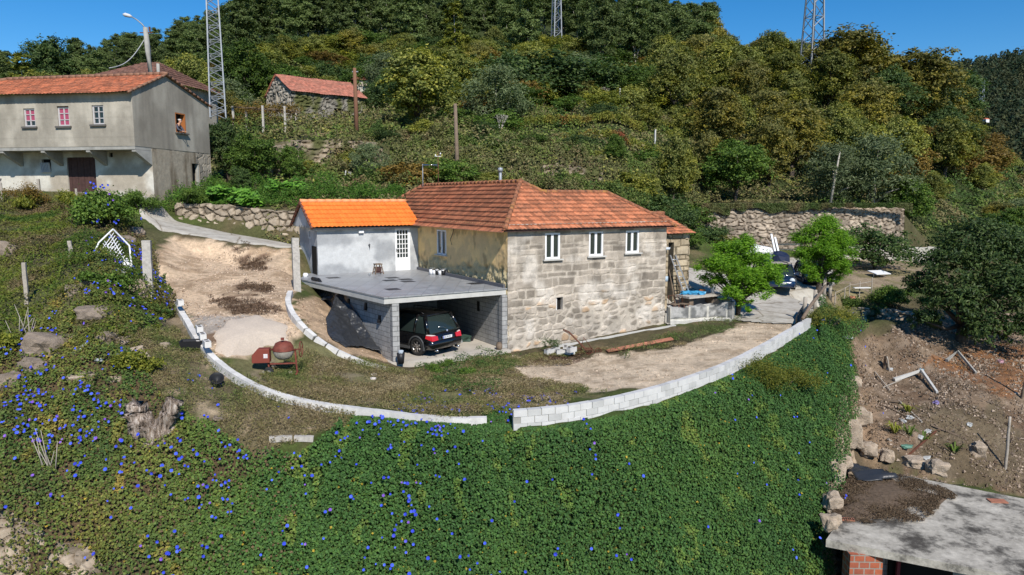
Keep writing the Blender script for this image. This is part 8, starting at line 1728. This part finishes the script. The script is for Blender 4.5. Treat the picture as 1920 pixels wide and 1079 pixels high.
relief = lambda X, Y, px, py: .04 + np.where((px > 640) & (px < 1530), np.clip((py - top_y(px)) / 45, .0, 1), 1) * (.10 + .36 * fbm(X / 1.1, Y / 1.1, 91, 4) * np.clip((px - 250) / 500, .5, 1) + .12 * fbm(X * 2.4, Y * 2.4, 93))
vine = cover('morning_glory_creeper', 1650000, (-20, 19), (13, 46), dens, leafcol, lambda X, Y, r: .064 * (.55 + 1.0 * r.random(len(X))), relief, 15, asp=.95, up=.42, nmul=1.1)
r = np.random.default_rng(17); n = 330000; X = r.uniform(-20, 19, n); Y = r.uniform(13, 44, n); Zv = zf(X, Y); px, py = proj(X, Y, Zv); dn = dens(px, py, X, Y)
fd = np.clip(1.25 - np.abs(px - 380) / 640, .0, 1) ** 1.2 * .05 + .02 * (px < 900) + .008 * (px < 1200) + .005; fd = fd * np.clip((fbm(X / 1.0, Y / 1.0, 55, 3) - .42) * 5, .12, 1.5) + inpoly(px, py, [(790, 735), (900, 730), (1040, 745), (1040, 765), (900, 775), (740, 780)]) * .025
k = (r.random(n) < fd) & ((dn > .3) | inpoly(px, py, [(720, 730), (1100, 735), (1060, 768), (900, 778), (740, 778)]) | inpoly(px, py, [(330, 640), (520, 740), (680, 790), (500, 840), (330, 760)]) & (r.random(n) < .1)) & ~inpoly(px, py, [(240, 745), (330, 745), (325, 815), (270, 820)])
X, Y, Zv, px, py = X[k], Y[k], Zv[k], px[k], py[k]; nf = len(X); h_ = relief(X, Y, px, py) * (dn[k] > .3) + .06; e_ = .3; gx_ = (zf(X + e_, Y) - zf(X - e_, Y)) / (2 * e_); gy_ = (zf(X, Y + e_) - zf(X, Y - e_)) / (2 * e_)
Nn = np.stack([-gx_, -gy_ - .4, np.ones(nf)], 1) + r.normal(size=(nf, 3)) * .35; Nn /= np.linalg.norm(Nn, axis=1, keepdims=True); C0 = np.stack([X, Y, Zv], 1) + np.stack([-gx_, -gy_, np.ones(nf)], 1) * (h_ * .95)[:, None]
a = np.cross(Nn, [[0, 1, .2]]); a /= np.linalg.norm(a, axis=1, keepdims=True); b_ = np.cross(Nn, a); q = 7; sz = (.026 + .026 * r.random(nf) ** 1.5)[:, None]
rim_ = [C0 + (a * math.cos(2 * math.pi * i / q) + b_ * math.sin(2 * math.pi * i / q)) * sz * (1 + .08 * (i % 2)) + Nn * sz * .3 for i in range(q)]
V_ = np.stack([C0 - Nn * sz * .4] + rim_, 1).reshape(-1, 3); kk = np.arange(nf)[:, None] * (q + 1); Fa = np.concatenate([kk + np.array([[0, 1 + i, 1 + (i + 1) % q]]) for i in range(q)], 1).reshape(-1, 3)
fl_ = link('morning_glory_flowers', np_mesh('morning_glory_flowers', V_, Fa, MT['flower'])); tag(fl_, kind='stuff'); print('flowers', nf)
# ---- dry grass, weeds
def gtest(poly, dn_, soft=30, sc=.9, th=.35):
    def f(px, py, X, Y): j = (fbm(X * .9, Y * .9, 7) - .5) * soft * 1.6; return inpoly(px + j, py + j * .6, poly) * np.clip((fbm(X * sc, Y * sc, 43, 3) - th) * 4, .03, 1) * dn_ * (Y < 62)
    return f
drycol = lambda X, Y, px, py, r: pal(fbm(X * .8, Y * .8, 45, 3) * 1.7 - .35 + r.normal(size=len(X)) * .15, [(.08, .12, .03), (.15, .165, .05), (.24, .21, .09), (.19, .14, .075), (.33, .27, .15)])
cover('dry_grass', 520000, (-15, 12), (19, 34), gtest([(330, 620), (400, 668), (480, 715), (560, 660), (640, 675), (760, 695), (930, 672), (1120, 664), (1250, 650), (1300, 630), (1120, 672), (960, 690), (1000, 720), (1140, 738), (1150, 750), (960, 775), (880, 790), (680, 775), (640, 815), (470, 850), (300, 760), (230, 620)], .95, th=.22), drycol, lambda X, Y, r: .075 * (.5 + r.random(len(X))), lambda X, Y, px, py: .10 + .12 * fbm(X * 2, Y * 2, 5), 25, asp=.22, up=1.0)
cover('bank_weeds', 330000, (-36, -6), (17, 44), gtest([(-200, 370), (60, 375), (230, 385), (270, 440), (330, 590), (260, 660), (0, 680), (-300, 700)], 1.0, sc=.7, th=.22), lambda X, Y, px, py, r: pal(fbm(X * .6, Y * .6, 49, 3) * 1.8 - .4 + r.normal(size=len(X)) * .1, [(.04, .08, .015), (.08, .13, .02), (.15, .17, .025), (.12, .10, .045), (.19, .14, .07)]), lambda X, Y, r: .11 * (.5 + r.random(len(X))), lambda X, Y, px, py: .12 + 1.0 * np.clip(fbm(X / 1.2, Y / 1.2, 51) - .48, 0, 1) * 2, 26, asp=.4, up=.9)
cover('green_weeds', 150000, (-8, 16), (20, 42), lambda px, py, X, Y: np.maximum.reduce([inpoly(px + (fbm(X * 1.5, Y * 1.5, 3) - .5) * 50, py + (fbm(X * 1.5, Y * 1.5, 13) - .5) * 30, pl) * v for pl, v in (([(800, 685), (860, 672), (935, 668), (965, 690), (940, 735), (860, 740), (815, 715)], .9), ([(760, 690), (930, 664), (980, 672), (800, 705)], .7), ([(1140, 668), (1380, 592), (1400, 612), (1300, 640), (1180, 665)], .75), ([(1540, 560), (1640, 552), (1660, 575), (1560, 600)], .5), ([(1570, 560), (1690, 555), (1690, 600), (1580, 610)], .8))]) * 1.0 * (Y < 44), lambda X, Y, px, py, r: pal(r.random(len(X)) * .6 + .4 * (px > 1100), [(.04, .085, .02), (.07, .13, .03), (.10, .15, .04), (.15, .15, .06)]), lambda X, Y, r: .085 * (.5 + r.random(len(X))), lambda X, Y, px, py: .14 + .5 * np.clip(fbm(X * 1.5, Y * 1.5, 15) - .4, 0, 1) * 1.5, 27, asp=.3, up=1.0)
cover('garden_herbs', 60000, (-22, -4), (41, 48), lambda px, py, X, Y: inpoly(px, py, [(320, 350), (400, 345), (760, 350), (760, 378), (560, 392), (400, 388), (300, 400)]) * .9, lambda X, Y, px, py, r: pal(r.random(len(X)), [(.04, .10, .015), (.07, .16, .02), (.12, .2, .03)]), lambda X, Y, r: .11 * (.6 + r.random(len(X))), lambda X, Y, px, py: .2 + 1.3 * np.clip(fbm(X / 1.1, Y / 1.1, 8) - .4, 0, 1) * 2, 28, asp=.4, up=.9)
cover('slope_litter', 90000, (11, 40), (20, 46), gtest([(1600, 700), (1700, 640), (2000, 620), (2100, 900), (1900, 925), (1690, 880), (1610, 830)], .8, sc=.8, th=.42), lambda X, Y, px, py, r: pal(fbm(X * .7, Y * .7, 63, 3) * 1.5 - .3 + r.normal(size=len(X)) * .15, [(.10, .07, .045), (.17, .12, .08), (.24, .18, .11), (.13, .12, .05)]), lambda X, Y, r: .1 * (.5 + r.random(len(X))), lambda X, Y, px, py: .08 + .12 * fbm(X, Y, 5), 29, asp=.2, up=1.2)
cover('fallen_leaves', 26000, (18, 45), (28, 44), gtest(ORANGE, .9, 20), lambda X, Y, px, py, r: pal(r.random(len(X)), [(.2, .08, .03), (.34, .15, .05), (.42, .22, .08)]), lambda X, Y, r: .12 * (.5 + r.random(len(X))), lambda X, Y, px, py: .03 + X * 0, 30, asp=.5, up=.3)
# pebbles and crumbs on the bare earth
def crumbs(name, n, poly, seed, c0, c1, s0=.02, s1=.05):
    r = np.random.default_rng(seed); X = r.uniform(-16, 40, n); Y = r.uniform(18, 50, n); Zv = zf(X, Y); px, py = proj(X, Y, Zv); k = inpoly(px, py, poly) & (r.random(n) < np.clip((fbm(X * 1.1, Y * 1.1, 44, 3) - .3) * 3, .1, 1)); X, Y, Zv = X[k], Y[k], Zv[k]; n = len(X)
    B = np.array([(1, 0, 0), (-.5, .87, 0), (-.5, -.87, 0), (0, 0, .9)]); a_ = r.random(n) * 6.28; s_ = (s0 + (s1 - s0) * r.random(n) ** 3)[:, None, None]; ca, sa = np.cos(a_), np.sin(a_)
    Q = B[None] * (1 + .4 * r.normal(size=(n, 4, 1))); V_ = np.stack([Q[..., 0] * ca[:, None] - Q[..., 1] * sa[:, None], Q[..., 0] * sa[:, None] + Q[..., 1] * ca[:, None], Q[..., 2]], -1) * s_ + np.stack([X, Y, Zv + .01], 1)[:, None]
    kk = np.arange(n)[:, None] * 4; Fa = np.concatenate([kk + np.array([f]) for f in ((0, 1, 3), (1, 2, 3), (2, 0, 3))], 1).reshape(-1, 3); t = r.random(n)[:, None]
    tag(link(name, np_mesh(name, V_.reshape(-1, 3), Fa, MT['leafattr'], np.repeat(np.array([c0]) * (1 - t) + np.array([c1]) * t, 4, 0))), kind='stuff')
crumbs('drive_gravel', 170000, SAND, 51, (.30, .2, .13), (.66, .54, .42)); crumbs('track_gravel', 60000, TRACK, 52, (.36, .27, .19), (.6, .5, .38)); crumbs('sand_crumbs', 120000, SAND2, 53, (.2, .13, .08), (.6, .46, .33)); crumbs('slope_rubble', 300000, EARTH, 54, (.12, .08, .05), (.42, .33, .25), .03, .1)
pl_ = np.array([rp_(*p) for p in ((1570, 974), (1640, 985), (1715, 980), (1765, 955), (1790, 930), (1715, 900), (1668, 888), (1608, 880), (1584, 905))]); r = np.random.default_rng(66); n = 60000; X = r.uniform(pl_[:, 0].min(), pl_[:, 0].max(), n); Y = r.uniform(pl_[:, 1].min(), pl_[:, 1].max(), n); k = inpoly(X + (fbm(X * 2, Y * 2, 5) - .5) * .9, Y + (fbm(X * 2, Y * 2, 6) - .5) * .9, [tuple(p) for p in pl_]) & (r.random(n) < np.clip((fbm(X * 1.6, Y * 1.6, 8) - .3) * 4, .1, 1)); X, Y = X[k], Y[k]; n = len(X)
tag(link('leaf_litter', leaf_mesh('leaf_litter', np.stack([X, Y, -3.50 + .05 * r.random(n)], 1), r.normal(size=(n, 3)) + np.array([0, 0, .8]), .06 * (.5 + r.random(n)), MT['leafattr'], pal(r.random(n), [(.06, .04, .025), (.13, .09, .055), (.22, .16, .1)]), asp=.35, r=r)), kind='stuff')
# vegetation hanging over the retaining wall behind the yard
n = 15000; r = np.random.default_rng(90); t_ = r.random(n); X = W0[0][0] + (W0[-1][0] - W0[0][0]) * t_; dr_ = .25 + .9 * np.clip(fbm(t_ * 14, t_ * 0, 9) * 1.3 - .35 + .5 * (t_ < .16), 0, 1.2); Zt = 5.9 - r.random(n) * dr_ + .25; Yv = 61.9 - .15 * r.random(n) - .1 * (5.9 - Zt)
o = link('hanging_ivy', leaf_mesh('hanging_ivy', np.stack([X, Yv, Zt], 1), r.normal(size=(n, 3)) + np.array([0, -1, .4]), .2, MT['leafattr'], pal(fbm(t_ * 20, Zt, 5) * 1.6 - .3, [(.05, .09, .02), (.10, .12, .04), (.16, .12, .06)]), r=r)); tag(o, kind='stuff')
# ---- individual small plants
def small_bush(name, px, py, w_, h_, mat, label, n=3000, ls=.09, asp=.5, seed=0, cat='bush', up=0, lum=7):
    a = hit(px, py); r = random.Random(seed + px); lumps = [(r.uniform(-.5, .5) * w_, r.uniform(-.35, .35) * w_, h_ * r.uniform(.15, .6), min(w_, h_) * r.uniform(.25, .42)) for _ in range(lum)]; q = np.random.default_rng(seed + px); P_, N_ = crown_pts(q, lumps, n, .3, 20, .5, -.2)
    if up: N_ = N_ * .4 + np.array([0, -.5, 1]) * up
    t = thing(name, label, cat, a); link('foliage', leaf_mesh('foliage', P_, N_, ls * (.6 + .8 * q.random(n)), mat, asp=asp, r=q), t)
    m = MB()
    for x, y, z, s_ in lumps[:4]: m.tube([(x * .2, y * .2, -.1), (x, y, z)], [.03, .012], 5)
    m.build('stems', barkd, t); return t
for px, py, w_, h_, lb in ((430, 386, 1.5, 1.5, 'broad leaved bright plant nearest the left house'), (466, 392, 1.6, 1.45, 'broad leaved bright plant in the middle, on top of the fieldstone wall'), (540, 376, 1.35, 1.35, 'broad leaved bright plant farther right, left of the orange roof')):
    small_bush('broad_leaved_plant', px, py, w_, h_, LV['lettuce'], lb, 650, .3, .75, 3, 'plant', 1.0)
small_bush('shrub', 1462, 735, 2.4, 1.5, LV['yellow'], 'yellowish shrub sprouting outside the white block wall', 6000, .08, .35); small_bush('shrub', 1548, 615, 1.8, 1.3, LV['olive'], 'brownish weeds clump below the wooden handrail', 3500, .09, .3)
bb = small_bush('flowering_bush', 210, 432, 2.0, 2.6, LV['green'], 'tall vine bush dotted with blue flowers below the left house corner', 6000, .12, .8)
small_bush('shrub', 255, 700, 1.0, .8, LV['yellow'], 'yellow green sprouting plant left of the tree stump', 2500, .1, .6); small_bush('shrub', 8, 660, 1.4, .9, LV['yellow'], 'yellow green shrub at the left picture edge', 2500, .1, .5); small_bush('shrub', 190, 545, 1.5, .8, LV['green'], 'low green creeper around the fallen gate', 2200, .1, .8)
small_bush('shrub', 100, 395, 3.4, 1.2, LV['yellow'], 'wide yellow green fern patch in front of the left house', 6500, .13, .35); small_bush('shrub', 40, 385, 2.0, 1.3, LV['orange'], 'brownish bush in front of the slatted basket', 3000, .1, .35); small_bush('shrub', 265, 395, 2.2, 1.2, LV['green'], 'green weeds at the corner of the left house', 5000, .12, .3); small_bush('shrub', 345, 385, 3.2, 1.1, LV['green'], 'long grassy clump along the left house side wall', 7000, .14, .25)
small_bush('shrub', 1030, 662, .7, .8, LV['dark'], 'small grey green weed growing in the pile of concrete blocks', 900, .06, .4); small_bush('shrub', 862, 700, 2.8, .42, LV['green'], 'bushy green weed before the carport opening', 5000, .07, .3); small_bush('shrub', 1680, 575, 3.2, 1.3, LV['green'], 'green shrub with few blue flowers at the edge of the vegetable field', 7000, .11, .6); small_bush('shrub', 1610, 590, 2.6, 1.2, LV['green'], 'leafy vine heap on the short tan wall', 6000, .1, .7)
for px, py, lb in ((1678, 812, 'spiky yellow green plant at the left of the rubbish'), (1705, 797 + 20, 'spiky green plant in the middle of the rubbish'), (1730, 830, 'arching spiky plant right of the rubbish middle'), (1703, 775, 'smallest spiky yellow plant above the white bags'), (1790, 850, 'sparse green weed behind the shed roof')):
    q = hit(px, py); r = random.Random(px); m = MB()
    for k in range(16):
        a_ = r.uniform(0, 6.28); l_ = r.uniform(.35, .6); e_ = Vector((math.cos(a_), math.sin(a_), 0)); w_ = Vector((-e_.y, e_.x, 0)) * .03
        pts_ = [e_ * l_ * .1, e_ * l_ * .5 + Vector((0, 0, l_ * .75)), e_ * l_ * 1.0 + Vector((0, 0, l_ * .6))]; m.add([pts_[0] - w_, pts_[0] + w_, pts_[1] + w_, pts_[1] - w_, pts_[2]], [(0, 1, 2, 3), (3, 2, 4)])
    o = m.build('spiky_plant', LV['yellow'] if 'yellow' in lb else LV['green']); o.location = q; tag(o, lb, 'plant')
for px, py, w_, lb in ((90, 890, .2, 'upright dry forked stalks on the flowering bank'), (45, 640, .35, 'pale dry grass stalks beside the big brown boulder')):
    q = hit(px, py); m = MB(); r = random.Random(px)
    for k in range(9): m.tube([(r.uniform(-w_, w_), 0, 0), (r.uniform(-w_, w_) * 1.5, r.uniform(-.1, .1), r.uniform(.6, 1.3))], [.02, .008], 4)
    o = m.build('dry_stalks', MT['wood_l']); o.location = q; tag(o, lb, 'stalks')
r = random.Random(9); q = np.random.default_rng(9)
V_ = []; 
m = MB(); c0 = bb.location
for k in range(22):
    a_ = r.uniform(0, 6.28); x = c0.x + math.cos(a_) * r.uniform(.2, 1.2); y = c0.y - r.uniform(.2, .9); z = c0.z + r.uniform(.2, 2.3)
    m.add([(x, y, z)] + [(x + 0.055 * math.cos(i), y - .04, z + .055 * math.sin(i)) for i in np.arange(7) * .8976], [(0, 1 + i, 1 + (i + 1) % 7) for i in range(7)])
m2 = [(v[0] - c0.x, v[1] - c0.y, v[2] - c0.z) for v in m.v]; m.v = m2; m.build('blossoms', MT['flower'], bb)
